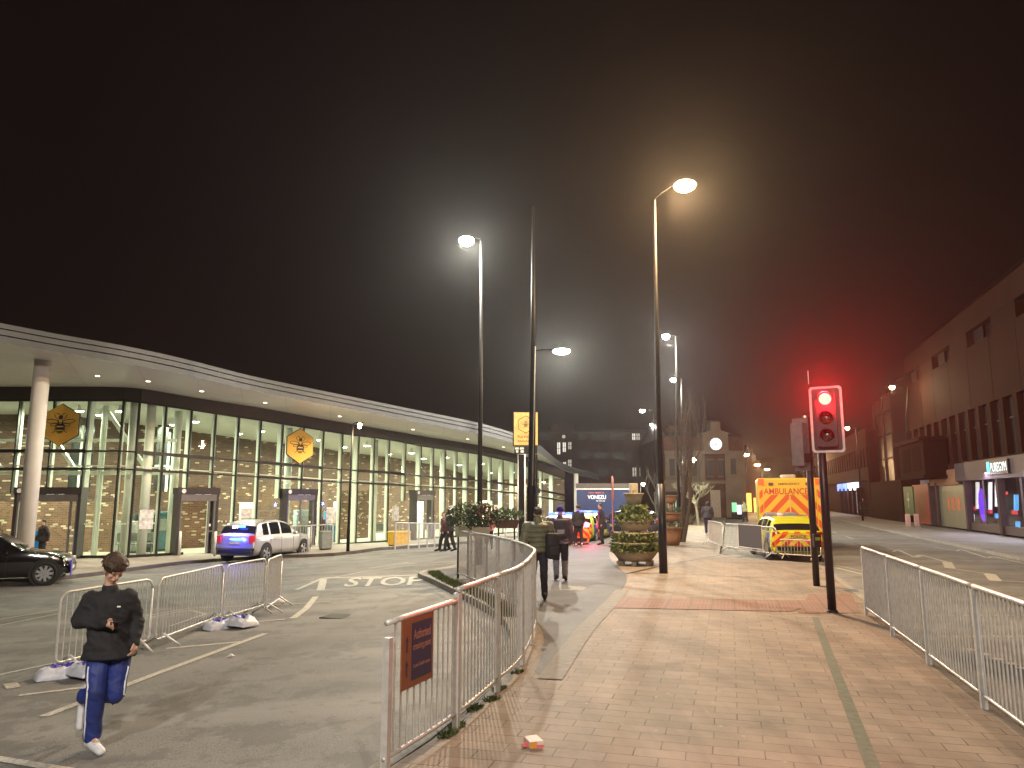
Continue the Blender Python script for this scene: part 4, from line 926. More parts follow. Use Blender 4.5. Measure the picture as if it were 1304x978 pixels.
pB = G(1040, 746); tB = thing('traffic_light', 'traffic light on the farther black pole, its grey board turned away', 'traffic light', tuple(pB))
MB().tube([pB - V((0, 0, .05)), V((pB.x, pB.y, 3.9))], .075, 16).build('pole', BLKP, tB, smooth=True, world=True)
c = atY(1020, 566, pB.y + .05); M = frame_to_cam(c, R(150)); o3 = pB
T = lambda x, y, z: M @ V((x, y, z)) - o3; zx = M.to_3x3() @ V((0, 0, 1))
MB().prism([T(-.2, -.62, 0), T(.2, -.62, 0), T(.2, .62, 0), T(-.2, .62, 0)], zx * .02).build('backing_board', mat('board_back', (.13, .12, .125), .6), tB)
MB().prism([T(-.15, -.5, -.17), T(.15, -.5, -.17), T(.15, .5, -.17), T(-.15, .5, -.17)], zx * .168).build('signal_case', mat('case_grey', (.16, .15, .15), .55), tB)
MB().prism([T(-.16, -.5, .021), T(.16, -.5, .021), T(.16, .5, .021), T(-.16, .5, .021)], zx * .11).build('lens_case', TLB, tB)
mb = MB(); mb.beam((pB.x, pB.y, 3.1), c + V((0, 0, 3.1 - c.z)), .05, .05); mb.build('bracket', BLKP, tB, world=True)
mb = MB(); mb.box((pB.x + .02, pB.y - .11, 1.02), (.17, .12, .30), bev=.02); bx_ = mb.build('push_button_box', TLB, tB, world=True)
MB().box((pB.x + .02, pB.y - .175, 1.06), (.11, .012, .07)).build('button_panel', mat('button_yellow', (.35, .28, .05), .5), bx_, world=True)
MB().box((pB.x - .1, pB.y - .1, 2.9), (.16, .16, .2)).build('sensor', BLKP, tB, world=True)

# ------------------------------------------------------------------ flower tower, pots, boxes
def leaves(mb, c, r, n, size, mi=0, seed=1, flat=1.0):
    rnd = random.Random(seed); c = V(c)
    for _ in range(n):
        while True:
            p = V((rnd.uniform(-1, 1), rnd.uniform(-1, 1), rnd.uniform(-1, 1)))
            if .25 < p.length < 1 + .25 * mnoise.noise(p * 2.3 + c): break
        p = V((p.x * r[0], p.y * r[1], p.z * r[2])) + c; s = size * rnd.uniform(.6, 1.4)
        a = V((rnd.gauss(0, 1), rnd.gauss(0, 1), rnd.gauss(0, .8))).normalized(); b = a.cross(V((rnd.gauss(0, 1), rnd.gauss(0, 1), rnd.gauss(0, 1)))).normalized()
        mb.add([p - a * s * .5, p + b * s * .28, p + a * s * .5, p - b * s * .28], [(0, 1, 2, 3)], mi)
def ringleaves(mb, c, r0, r1, z0_, z1, n, size, seed, mi=0):
    rnd = random.Random(seed)
    for _ in range(n):
        a = rnd.uniform(0, 6.283); k = mnoise.noise(V((math.cos(a) * 2, math.sin(a) * 2, seed))) * .5 + .5
        rr = r0 + (r1 - r0) * rnd.random() ** .7 * (.75 + .5 * k); z = z0_ + (z1 - z0_) * rnd.random() * (.6 + .6 * k)
        p = V((c[0] + rr * math.cos(a), c[1] + rr * math.sin(a), z)); s = size * rnd.uniform(.5, 1.4); u = V((rnd.gauss(0, 1), rnd.gauss(0, 1), rnd.gauss(0, 1) + .7)).normalized(); w = u.cross(V((rnd.gauss(0, 1), rnd.gauss(0, 1), rnd.gauss(0, 1)))).normalized()
        mb.add([p - u * s * .5, p + w * s * .25, p + u * s * .5, p - w * s * .25], [(0, 1, 2, 3)], mi)
POT = mat('planter_stone', (.40, .34, .24), .7, 0, .15, 6, .2); POTR = mat('planter_terracotta', (.25, .13, .075), .75, 0, .15, 6)
p = z0(G(809, 719)); t = thing('flower_tower', 'tiered stone flower tower full of green and yellow plants', 'planter', tuple(p))
def bowl(root, r, z, h, m_, nm='bowl', lip=.03):
    return MB().lathe([(r * .72, z), (r * .9, z + h * .5), (r, z + h - .05), (r + lip, z + h - .045), (r + lip, z + h), (r - .05, z + h), (r - .06, z + h - .06)], (0, 0, 0), 28).build(nm, m_, root, smooth=True)
for a in range(6): MB().box((.5 * math.cos(a * 1.047 + .3), .5 * math.sin(a * 1.047 + .3), .06), (.16, .14, .12), a * 1.047 + .3).build('foot', POT, t)
MB().tube([(0, 0, .1), (0, 0, 2.2)], .13, 12).build('stem', POT, t)
bowl(t, .66, .12, .30, POT); bowl(t, .67, .52, .15, POT, 'rim_tier', .02); bowl(t, .60, .82, .14, POT, 'rim_tier', .02); bowl(t, .50, 1.0, .30, POT); bowl(t, .28, 1.80, .32, POT, 'top_bowl')
MB().box((0, 0, 2.26), (.22, .2, .3), .2, bev=.02).build('finial_block', mat('finial_cream', (.62, .58, .46), .6), t)
for k, (r0, r1, za, zb, n) in enumerate(((.5, .74, .38, .66, 1500), (.40, .70, .62, .98, 1500), (.34, .58, 1.22, 1.50, 900), (.1, .40, 1.42, 1.80, 800))):
    mb = MB(); ringleaves(mb, (0, 0), r0, r1, za, zb, n * 3 // 4, .115, k + 3, 0); ringleaves(mb, (0, 0), r0 + .04, r1 + .03, za + .03, zb, n // 5, .075, k + 9, 1); mb.build('foliage', [LEAF, LEAFY], t)
p = z0(G(856, 694)); t = thing('plant_pot', 'terracotta tiered planter behind the tall lamp pole', 'planter', tuple(p))
bowl(t, .42, .0, .75, POTR); bowl(t, .40, 1.0, .36, POTR, 'middle_bowl'); bowl(t, .26, 1.75, .34, POTR, 'top_bowl'); MB().tube([(0, 0, .1), (0, 0, 2)], .1, 10).build('stem', POTR, t)
for k, (r1, za, zb) in enumerate(((.5, .7, 1.0), (.44, 1.33, 1.6))): mb = MB(); ringleaves(mb, (0, 0), .12, r1, za, zb, 420, .08, 20 + k); mb.build('foliage', LEAFD, t)
p = z0(G(876, 668)); t = thing('round_planter', 'low round dark planter beside the bare tree', 'planter', tuple(p)); bowl(t, .5, 0, .5, mat('pot_dark', (.10, .07, .05), .8)); mb = MB(); ringleaves(mb, (0, 0), .1, .4, .45, .8, 200, .1, 31); mb.build('foliage', LEAFD, t)
def flowerbox(px, py, Y, w, fol, label, m_, red=False, leg=True, fr=(.5, .3, .34)):
    c = atY(px, py, Y); t = thing('flower_box', label, 'flower box', (c.x, c.y, pzf(c.x, c.y))); z = c.z - pzf(c.x, c.y)
    mb = MB(); mb.prism([(-w / 2 * .75, -.12, z - .26), (w / 2 * .75, -.12, z - .26), (w / 2, -.16, z), (-w / 2, -.16, z)], (0, .30, 0)); mb.build('trough', m_, t)
    for x in (-w * .3, w * .3): MB().box((x, .03, (z - .262) / 2), (.05, .05, z - .262)).build('leg', DKST, t)
    mb = MB(); leaves(mb, (0, .0, z + fr[2] * .75), (fr[0], fr[1], fr[2]), fol, .085, 0, int(px)); leaves(mb, (.1, -.05, z + fr[2]), (fr[0] * .8, fr[1], fr[2] * .7), fol // 9, .06, 1, int(px) + 1)
    mb.build('foliage', [LEAFD, mat('flower_red', (.35, .06, .03), .6) if red else LEAF], t)
CRM = mat('trough_cream', (.42, .38, .28), .7, 0, .1, 6)
flowerbox(590, 670, 19.3, .42, 900, 'cream flower box behind the guardrail, next to the walking couple', CRM, False, fr=(.50, .28, .34)); flowerbox(613, 671, 18.3, .46, 900, 'cream flower box at the base of the tall white street lamp', CRM, True, fr=(.46, .28, .34))
flowerbox(645, 662, 24.0, .85, 700, 'long brown flower trough right of the cream boxes', mat('trough_brown', (.10, .055, .045), .7), False, fr=(.55, .25, .22))
# ------------------------------------------------------------------ totem, no-entry sign, bins, litter
Y = 34.0; c = atY(669.5, 546, Y); t = thing('totem_sign', 'yellow bus station totem with hexagon bee and black strip below', 'sign', (c.x, Y, pzf(c.x, Y)))
k = Y / 942 * 1.008
def R4(x0, y0, x1, y1, dy=0): a = atY(x0, y1, Y + dy); b = atY(x1, y0, Y + dy); return a, b
a, b = R4(653, 524, 686, 568); MB().box(((a.x + b.x) / 2, Y, (a.z + b.z) / 2), (b.x - a.x, .14, b.z - a.z)).build('frame', DKST, t, world=True)
a, b = R4(654.5, 525.5, 684.5, 567); MB().box(((a.x + b.x) / 2, Y - .085, (a.z + b.z) / 2), (b.x - a.x, .03, b.z - a.z)).build('yellow_panel', mat('totem_yellow', (.72, .46, .12), .5, emit=(.9, .55, .14), es=.10), t, world=True)
cx = (a.x + b.x) / 2; M = Matrix(((1, 0, 0, cx), (0, 0, -1, Y - .103), (0, 1, 0, a.z + (b.z - a.z) * .63), (0, 0, 0, 1)))
mb = MB(); hx = [M @ V((.40 * math.sin(q * math.pi / 3), .40 * math.cos(q * math.pi / 3), 0)) for q in range(7)]; mb.tube(hx, .016, 6); mb.build('hexagon_outline', BEEBK, t, world=True)
mb = MB(); bee(mb, M, .42, .004); mb.build('bee_emblem', BEEBK, t, world=True)
for s_, y_ in (('Bus station', -.55), ('Interchange', -.77)): text_mb(s_, .76, .14, M @ Matrix.Translation((0, y_, .003)), .001).build('lettering', mat('totem_text', (.25, .14, .04), .6), t, world=True)
a, b = R4(655, 568.5, 684, 578); MB().box(((a.x + b.x) / 2, Y - .01, (a.z + b.z) / 2), (b.x - a.x, .12, b.z - a.z)).build('black_strip', DKST, t, world=True)
for x0, x1, y0, y1 in ((656, 660.5, 570, 572.5), (662, 667, 570, 572.5), (657, 660, 573.5, 576.5), (663, 667, 573.5, 576.5)): a, b = R4(x0, y0, x1, y1); MB().box(((a.x + b.x) / 2, Y - .075, (a.z + b.z) / 2), (b.x - a.x, .02, b.z - a.z)).build('pictogram', LOGO, t, world=True)
for x, w in ((664, .26), (683, .10)): q = atY(x, 578, Y); zb = pzf(q.x, Y); MB().box((q.x, Y, (q.z + zb) / 2 - .02), (w, .14, q.z - zb - .01)).build('post', GREYP, t, world=True)
p = z0(G(781, 690)); t = thing('road_sign', 'edge-on red road sign with two discs on a thin pole', 'road sign', tuple(p))
MB().tube([(0, 0, 0), (0, 0, 3.05)], .035, 10).build('pole', mat('pole_red_grey', (.22, .12, .11), .5), t)
for z in (2.75, 2.2): MB().lathe([(.30, 0), (.30, .02)], (0, -.06, z), 20, M=Matrix.Rotation(R(72), 3, 'Z') @ Matrix.Rotation(R(90), 3, 'X')).build('disc', mat('sign_red', (.42, .03, .03), .5), t)
def bin_(px, py, w, h, m_, label, name, dz=.12):
    p = GR(px, py, dz); t = thing(name, label, 'bin', (p.x, p.y, max(p.z, -.6)), R(40)); MB().prism([(-w / 2 * .85, -w * .3, 0), (w / 2 * .85, -w * .3, 0), (w / 2 * .85, w * .3, 0), (-w / 2 * .85, w * .3, 0)], (0, 0, .05), 0).build('base', DKST, t)
    mb = MB(); mb.box((0, 0, h * .42 + .05), (w, w * .7, h * .84), bev=.04); mb.build('tub', m_, t); mb = MB(); mb.box((0, .0, h * .93), (w * 1.06, w * .76, h * .14), bev=.05); mb.build('lid', m_, t)
bin_(508, 695, .95, .72, mat('grit_yellow', (.75, .45, .03), .5), 'yellow grit bin at the station kerb', 'grit_bin')
bin_(414, 700, .5, .85, mat('bin_grey', (.22, .24, .22), .5), 'grey litter bin on the station pavement behind the railing', 'litter_bin')
p = atY(51, 690, 31.0); p.z = FZ; t = thing('information_post', 'bright blue information post beside the white column', 'post', tuple(p)); MB().box((0, 0, .62), (.42, .12, 1.24), bev=.02).build('panel', mat('info_blue', (.02, .25, .62), .4, emit=(.02, .3, .8), es=.12), t); MB().box((0, 0, .03), (.5, .25, .06)).build('base', DKST, t)
SPZ = lambda x, y: max(zr(x, y) + .12, -.6)
def path_px(pp, dz=.12): return [tuple(GR(*q, dz))[:2] for q in pp]
guardrail('guardrail', 'pale pedestrian railing on the station pavement in front of the silver car', path_px(((368, 700), (395, 699), (423, 698))), 1.1, 1.3, SPZ, .14)
guardrail('guardrail', 'pale pedestrian railing on the station pavement behind the yellow bin', path_px(((503, 699), (530, 697), (562, 694))), 1.1, 1.5, SPZ, .14)
guardrail('guardrail', 'pale pedestrian railing beyond the brown flower trough', path_px(((628, 693), (660, 690), (692, 687))), 1.1, 1.6, lambda x, y: zr(x, y) + .12, .14)
for px, py in ((180, 706.5), (228, 708), (273, 708), (392, 703)):
    p = GR(px, py, .12); p.z = max(p.z, -.6); t = thing('bollard', 'steel bollard outside the station entrance', 'bollard', tuple(p), group='bollards outside the station'); MB().tube([(0, 0, 0), (0, 0, 1.05)], .06, 12).build('post', GALV, t, smooth=True); MB().lathe([(.062, 1.05), (.06, 1.075), (.02, 1.09)], (0, 0, 0), 12).build('cap', GALV, t)
# squashed cardboard carton and a scrap of paper on the blocks
p = G(682, 950); t = thing('carton', 'squashed orange and white carton lying on the paving', 'carton', (p.x, p.y, .003), R(12))
CW = mat('carton_white', (.62, .50, .44), .6, 0, .1, 20); CO = mat('carton_orange', (.65, .25, .04), .6); CR = mat('carton_pink', (.60, .12, .14), .6)
MB().prism([(-.062, -.06, .045), (.05, -.065, .05), (.03, .10, .05), (-.075, .095, .045)], (0, 0, .004)).build('top_flap', CW, t)
MB().prism([(-.062, -.062, 0), (-.005, -.062, 0), (-.005, -.062, .045), (-.062, -.062, .045)], (0, .004, 0)).build('striped_side', CO, t)
MB().prism([(-.003, -.063, 0), (.05, -.067, 0), (.05, -.067, .024), (-.003, -.063, .024)], (0, .004, 0)).build('pink_side', CR, t); MB().prism([(-.003, -.063, .025), (.05, -.067, .025), (.05, -.067, .049), (-.003, -.063, .049)], (0, .004, 0)).build('white_side', CW, t)
MB().prism([(-.066, -.055, 0), (-.079, .09, 0), (-.077, .09, .044), (-.064, -.055, .044)], (.003, 0, 0)).build('left_side', CW, t); MB().prism([(-.07, -.03, .0), (-.12, -.05, .012), (-.11, -.01, .03), (-.072, .03, .03)], (0, 0, .002)).build('torn_flap', CR, t)
for k, (px, py, lb) in enumerate(((686, 828, 'scrap of white paper near the foot of the guardrail'), (288, 838, 'white scrap of litter on the road past the sandbags'))):
    p = GR(px, py) if k else G(px, py); z = zr(p.x, p.y) if k else pzf(p.x, p.y); t = MB().add([(0, 0, .004), (.09, .01, .02), (.1, .08, .005), (.02, .07, .03), (.05, .04, .045)], [(0, 1, 4), (1, 2, 4), (2, 3, 4), (3, 0, 4)]); mb = MB(); mb.add([(0, 0, .004), (.09, .01, .02), (.1, .08, .005), (.02, .07, .03), (.05, .04, .045)], [(0, 1, 4), (1, 2, 4), (2, 3, 4), (3, 0, 4)])
    o = mb.build('paper_scrap', LOGO); o.location = (p.x, p.y, z + .012); tag(o, lb, 'litter')
# ------------------------------------------------------------------ people
def pose(h=1.76, stride=.16, swing=.12, lean=.03, elbow=.06, shw=.19, lift=.02):
    k = h / 1.76
    J = dict(pel=(0, 0, .95), chest=(0, lean, 1.26), neck=(0, lean * 1.5, 1.48), head=(0, lean * 1.5 + .03, 1.63))
    for s, n in ((1, 'R'), (-1, 'L')):
        J['sh' + n] = (s * shw, lean * 1.3, 1.41); J['el' + n] = (s * (shw + .07), lean + s * swing * .4 - .03, 1.13); J['wr' + n] = (s * (shw + .06), lean + s * swing + elbow, .90)
        J['hip' + n] = (s * .095, 0, .92); J['kn' + n] = (s * .10, -s * stride * .5 + .04, .50); J['an' + n] = (s * .10, -s * stride, .09 + (lift if s > 0 else 0)); J['toe' + n] = (s * .12, -s * stride + .16, .035)
    return {a: V(b) * k for a, b in J.items()}
def head_parts(mb, c, M, detail):
    T = lambda x, y, z: c + M @ V((x, y, z))
    mb.ball(T(0, -.005, .03), (.078, .097, .098), 16, M=M); mb.ball(T(0, .025, -.045), (.054, .066, .065), 14, M=M); mb.ball(T(0, .06, -.085), (.028, .026, .022), 10, M=M)
    mb.capsule(T(0, .085, .012), T(0, .104, -.022), .010, .014, 8)
    for s in (-1, 1): mb.ball(T(s * .076, -.008, -.01), (.012, .022, .032), 8, M=M); mb.ball(T(s * .045, .06, -.02), (.02, .02, .02), 8, M=M)
    if detail: mb.capsule(T(-.022, .088, -.052), T(.022, .088, -.052), .008, .008, 8); mb.capsule(T(-.04, .083, .028), T(.04, .083, .028), .011, .011, 8)
def hand_parts(mb, wr, d, out, curl=.5, sc=1.0):
    """palm, four fingers and a thumb; d: along the hand, out: towards the thumb"""
    d = V(d).normalized(); out = (V(out) - d * V(out).dot(d)).normalized(); pn = d.cross(out)
    c = V(wr) + d * .05 * sc
    mb.capsule(V(wr), c + d * .01, .026 * sc, .028 * sc, 10)
    for k in range(4):
        b = V(wr) + d * .08 * sc + out * (.030 - .02 * k) * sc; L = (.062, .072, .066, .05)[k] * sc
        mb.capsule(V(wr) + d * .03 * sc + out * (.02 - .013 * k) * sc, b, .012 * sc, .0105 * sc, 8)
        m1 = b + (d * math.cos(curl) + pn * math.sin(curl)) * L * .5; m2 = m1 + (d * math.cos(curl * 2.1) + pn * math.sin(curl * 2.1)) * L * .55
        mb.capsule(b, m1, .0095 * sc, .009 * sc, 8); mb.capsule(m1, m2, .009 * sc, .0075 * sc, 8)
    t0 = V(wr) + d * .025 * sc + out * .022 * sc; t1 = t0 + (d * .75 + out * .65).normalized() * .045 * sc; t2 = t1 + (d * .95 + out * .15 + pn * .4).normalized() * .035 * sc
    mb.capsule(t0, t1, .013 * sc, .011 * sc, 8); mb.capsule(t1, t2, .0105 * sc, .008 * sc, 8)
def person(label, loc, rz, J, top, legs, shoe, hair=None, hat=None, skin=SKIN, vox=.02, group=None, puffer=False, turn=0, nod=0, hood=False, detail=False, stripe=None, baggy=1.0, handdir=None, lowleg=None, coat=0):
    t = thing('person', label, 'person', tuple(loc), rz, group)
    M = Matrix.Rotation(turn, 3, 'Z') @ Matrix.Rotation(-nod, 3, 'X'); g = J
    # body: one continuous surface
    mb = MB(); head_parts(mb, g['head'], M, detail); mb.capsule(g['neck'] - V((0, 0, .05)), g['head'] + M @ V((0, -.02, -.05)), .055, .05)
    mb.capsule(g['pel'], g['chest'], .10, .115); mb.capsule(g['chest'], g['neck'] - V((0, 0, .06)), .115, .065)
    for n, s in (('R', 1), ('L', -1)):
        mb.capsule(g['chest'] + V((0, 0, .1)), g['sh' + n], .07, .05); mb.capsule(g['sh' + n], g['el' + n], .042, .036); mb.capsule(g['el' + n], g['wr' + n], .036, .025)
        mb.capsule(g['pel'], g['hip' + n], .09, .08); mb.capsule(g['hip' + n], g['kn' + n], .072, .05); mb.capsule(g['kn' + n], g['an' + n], .046, .035); mb.capsule(g['an' + n], g['an' + n].lerp(g['toe' + n], .6), .03, .02)
        d = (g['wr' + n] - g['el' + n]).normalized(); out = V((0, 1, 0)) if abs(d.y) < .8 else V((0, 0, 1))
        if handdir and n in handdir: out = V(handdir[n])
        hand_parts(mb, g['wr' + n], d, out, .5)
    me = evalmesh(mb, [('REMESH', dict(mode='VOXEL', voxel_size=.0065 if detail else vox * .55, use_smooth_shade=True)), ('SMOOTH', dict(factor=.5, iterations=2))], 'body')
    meshobj('body', me, skin, t)
    if detail:
        for s in (-1, 1):
            MB().ball(g['head'] + M @ V((s * .031, .083, .012)), (.010, .006, .005), 10, M=M).build('eye', mat('eye_dark', (.05, .035, .03), .3), t, smooth=True)
            MB().capsule(g['head'] + M @ V((s * .018, .092, .036)), g['head'] + M @ V((s * .045, .084, .036)), .004, .003, 6).build('eyebrow', hair, t, smooth=True)
    # top
    mb = MB(); b = baggy
    if puffer:
        for k in range(6):
            z0_ = g['pel'].z - .06 + k * .095; f = (z0_ - g['pel'].z) / (g['neck'].z - g['pel'].z); c = g['pel'].lerp(g['neck'], max(f, 0)); mb.ball((c.x, c.y, z0_ + .05), (.225 + (.02 if k > 2 else 0) - (.035 if k == 5 else 0), .165, .066), 20)
        for n in 'RL':
            for a_, b_, k0 in (('sh', 'el', 4), ('el', 'wr', 3)):
                for k in range(k0): p = g[a_ + n].lerp(g[b_ + n], (k + .4) / k0); mb.ball(p, (.085, .085, .062), 14)
            mb.capsule(g['chest'] + V((0, 0, .12)), g['sh' + n], .10, .085)
        mb.capsule(g['neck'] - V((0, 0, .04)), g['neck'] + V((0, .0, .05)), .095, .085)
    else:
        lo = V((0, 0, -.05 - coat)); W_ = .035
        tl_ = [(g['pel'] + V((0, 0, -.09 - coat)), .222, .185), (g['pel'] + V((0, 0, -.02)), .205, .168), (g['pel'].lerp(g['chest'], .5), .168, .125), (g['chest'], .185, .13), (g['chest'].lerp(g['neck'], .5), .18, .115), (g['neck'] - V((0, 0, .075)), .12, .085), (g['neck'] - V((0, 0, .01)), .062, .062)]
        vs_ = [c_ + V((rx * b * math.cos(q_), ry * b * math.sin(q_), 0)) for c_, rx, ry in tl_ for q_ in [2 * math.pi * j_ / 24 for j_ in range(24)]]
        mb.add(vs_, [(i_ * 24 + j_, i_ * 24 + (j_ + 1) % 24, i_ * 24 + 24 + (j_ + 1) % 24, i_ * 24 + 24 + j_) for i_ in range(6) for j_ in range(24)] + [tuple(range(24)), tuple(range(144, 168))])
        for n in 'RL': mb.capsule(g['chest'] + V((0, 0, .10)), g['sh' + n] - V((0, 0, .01)), .09, .068 * b); mb.capsule(g['neck'] - V((0, 0, .06)), g['sh' + n], .05, .055); mb.capsule(g['sh' + n] - V((0, 0, .01)), g['el' + n], .072 * b, .06 * b); mb.capsule(g['el' + n], g['wr' + n], .06 * b, .043 * b); mb.capsule(g['wr' + n] + (g['el' + n] - g['wr' + n]).normalized() * .03, g['wr' + n], .046, .044)
        mb.capsule(g['neck'] - V((0, 0, .05)), g['neck'] + V((0, 0, .005)), .075, .068)
        if hood: mb.ball(g['head'] + M @ V((0, -.035, .0)), (.105, .105, .135), 16, M=M)
        if detail:
            for k in range(0):   # soft folds
                q = g['pel'].lerp(g['chest'], random.uniform(-.2, 1)); a = random.uniform(0, 6.28); r_ = .17; p = q + V((math.cos(a) * r_ * 1.05, math.sin(a) * r_ * .75, 0)); mb.capsule(p, p + V((random.uniform(-.09, .09), random.uniform(-.03, .03), random.uniform(-.10, .02))), .016, .006, 6)
    me = evalmesh(mb, [('REMESH', dict(mode='VOXEL', voxel_size=.009 if detail else vox, use_smooth_shade=True)), ('SMOOTH', dict(factor=.5, iterations=2 if puffer else 4))], 'jacket')
    crumple(me, .013 if detail else (.010 if puffer else .014), len(label), 7 if detail else 6)
    meshobj('sweatshirt' if detail else 'jacket', me, top, t)
    # trousers
    mb = MB(); 
    for n in 'RL':
        mb.capsule(g['pel'] + V((0, 0, .02)), g['hip' + n], .118, .105); mb.capsule(g['hip' + n], g['kn' + n], .098 * b, .078 * b); d = (g['an' + n] - g['kn' + n]); e = g['an' + n] - d.normalized() * .02
        mb.capsule(g['kn' + n], e, .078 * b, (.072 if detail else .062) * b)
        if detail:
            for k in range(14): f = random.random(); p = g['kn' + n].lerp(g['an' + n] if f > .5 else g['hip' + n], random.random()) + V((random.uniform(-.05, .05), random.uniform(-.02, .07), 0)); mb.capsule(p, p + V((random.uniform(-.05, .05), 0, random.uniform(-.1, .1))), .015, .006, 6)
    me = evalmesh(mb, [('REMESH', dict(mode='VOXEL', voxel_size=.009 if detail else vox, use_smooth_shade=True)), ('SMOOTH', dict(factor=.5, iterations=3))], 'trousers')
    crumple(me, .008, len(label) + 3, 6.5)
    tr_ = meshobj('trousers', me, legs if isinstance(legs, list) else [legs], t)
    if lowleg:
        tr_.data.materials.append(lowleg)
        for p in tr_.data.polygons: p.material_index = 1 if p.center.z < g['knR'].z - .02 else 0
    if stripe:
        # piping down the outer seam, lying on the cloth
        for n, s in (('R', 1), ('L', -1)):
            pts = []
            for f in [i / 12 for i in range(2, 13)]:
                q = g['hip' + n].lerp(g['kn' + n], f * 2) if f <= .5 else g['kn' + n].lerp(g['an' + n], f * 2 - 1); d = V((s * .78, .62, 0)); o_ = q + d * .3
                hit, lc, nn_, _ = tr_.ray_cast(o_, -d)
                if hit: pts.append(lc + d * .002)
            if len(pts) > 2: MB().tube(pts, .0075, 6).build('side_stripe', stripe, tr_, smooth=True)
    for n, s in (('R', 1), ('L', -1)):
        a, e = g['an' + n], g['toe' + n]; d = (e - a).normalized(); up = (V((0, 0, 1)) - d * d.z).normalized() if abs(d.z) < .9 else V((0, 1, 0)); sd = d.cross(up)
        heel = a - up * .045 - d * .05; tip = e + d * .055 - up * .0; ball_ = e - up * .002
        mb = MB(); mb.capsule(heel, heel.lerp(ball_, .5) + up * .012, .044, .046, 12); mb.capsule(heel.lerp(ball_, .4) + up * .01, tip, .048, .04, 12); mb.capsule(a + up * .015, heel.lerp(tip, .35) + up * .01, .05, .045, 10); mb.capsule(a - d * .03, heel + up * .02, .044, .042, 10)
        if detail: mb.capsule(heel + up * .05 - d * .02, heel, .03, .038, 10)
        me = evalmesh(mb, [('REMESH', dict(mode='VOXEL', voxel_size=.008 if detail else vox * .7, use_smooth_shade=True)), ('SMOOTH', dict(factor=.5, iterations=2))], 'shoe')
        if not detail or n == 'R':
            lowest = min(v.co.z for v in me.vertices)
            if n == 'R' or lowest < 0:
                for v in me.vertices: v.co.z -= lowest - .001
        so = meshobj('shoe', me, shoe, t)
        if detail:
            zl = min(v.co.z for v in me.vertices); so.data.materials.append(mat('shoe_sole', (.50, .52, .58), .6)); 
            for p_ in so.data.polygons: p_.material_index = 1 if p_.center.z < zl + .028 and n == 'R' else 0
            for q_ in range(4): c_ = a.lerp(e, .30 + .16 * q_) + up * (.012 - .004 * q_); MB().capsule(c_ - sd * .025, c_ + sd * .025, .005, .005, 6).build('lace', mat('lace_grey', (.4, .42, .46), .6), so, smooth=True)
    if hat:
        mb = MB(); c = g['head']; mb.ball(c + M @ V((0, -.01, .045)), (.088, .105, .095), 16, M=M); mb.lathe([(.089, -.02), (.093, 0), (.093, .035), (.086, .05)], c + M @ V((0, -.008, .02)), 18, M=M); o = mb.build('beanie', hat, t, smooth=True)
    elif hair and not hood:
        mb = MB(); c = g['head']; rnd = random.Random(len(label))
        mb.ball(c + M @ V((0, -.018 if detail else -.022, .05 if detail else .045)), (.099, .112, .098) if detail else (.084, .094, .088), 16, M=M)
        if detail or vox < .03:
            for k in range(300 if detail else 40):
                a = rnd.uniform(0, 6.28); e = rnd.uniform(.1, 1.25); q = V((math.cos(a) * math.sin(e) * .086, -.02 + math.sin(a) * math.sin(e) * .098, .045 + math.cos(e) * .09))
                if q.y > .06 and q.z < .07: continue
                tip = q + V((q.x * .25 + rnd.uniform(-.02, .02), rnd.uniform(-.01, .035), -.025 + rnd.uniform(-.015, .02))); mb.capsule(c + M @ (q * (1.1 if detail else 1)), c + M @ (tip * (1.17 if detail else 1)), .016 if detail else .013, .004, 6)
        me = evalmesh(mb, [('REMESH', dict(mode='VOXEL', voxel_size=.007 if detail else vox * .6, use_smooth_shade=True)), ('SMOOTH', dict(factor=.4, iterations=1))], 'hair')
        meshobj('hair', me, hair, t)
    return t
HAIRB = mat('hair_brown', (.055, .032, .018), .6, 0, .3, 40, .6, 180); HAIRD = mat('hair_dark', (.02, .014, .011), .6, 0, .3, 40)
NAVY = mat('tracksuit_navy', (.016, .032, .18), .62, 0, .3, 5, .15, 30); BLKC = mat('black_cloth', (.017, .017, .021), .85, 0, .25, 14, .4, 260); WHTS = mat('white_trainer', (.72, .74, .78), .5, 0, .1, 18)
OLIVE = mat('olive_puffer', (.15, .155, .10), .5, 0, .15, 9, .2, 40); DKTR = mat('dark_trousers', (.02, .018, .03), .8, 0, .2, 9); PURPJ = mat('dusky_jacket', (.12, .09, .13), .7, 0, .2, 9); DKJ = mat('dark_jacket', (.022, .017, .02), .75, 0, .25, 8)
GREYTR = mat('grey_trousers', (.25, .25, .29), .8, 0, .15, 8); ORJ = mat('orange_jacket', (.35, .10, .04), .7); DKSH = mat('dark_shoe', (.02, .018, .016), .6)
# the boy
c = GR(127, 952); fv = V((c.x, c.y, 0)).normalized(); RZB = math.atan2(c.x, -c.y) if False else math.pi + math.atan2(-c.x, c.y)
def J(px, py, y):
    q = onpl(px, py, c, fv) - c; q = Matrix.Rotation(-RZB, 3, 'Z') @ q; k_ = 1 - y / (c.length + 1); return V((q.x * k_, y, q.z * k_ + (1 - k_) * 1.9))
JB = dict(pel=J(140, 823, 0), chest=J(139, 782, .02), neck=J(140, 750, .03), head=J(145, 725, .085),
          shR=J(116, 761, .02), elR=J(100, 791, -.02), wrR=J(134, 793, .19), shL=J(164, 758, .03), elL=J(175, 789, -.02), wrL=J(172, 817, .08),
          hipR=J(126, 829, .02), knR=J(122, 880, .13), anR=J(117, 938, .06), toeR=J(126, 947, .22),
          hipL=J(153, 830, 0), knL=J(147, 883, .07), anL=J(107, 889, -.33), toeL=J(103, 921, -.36))
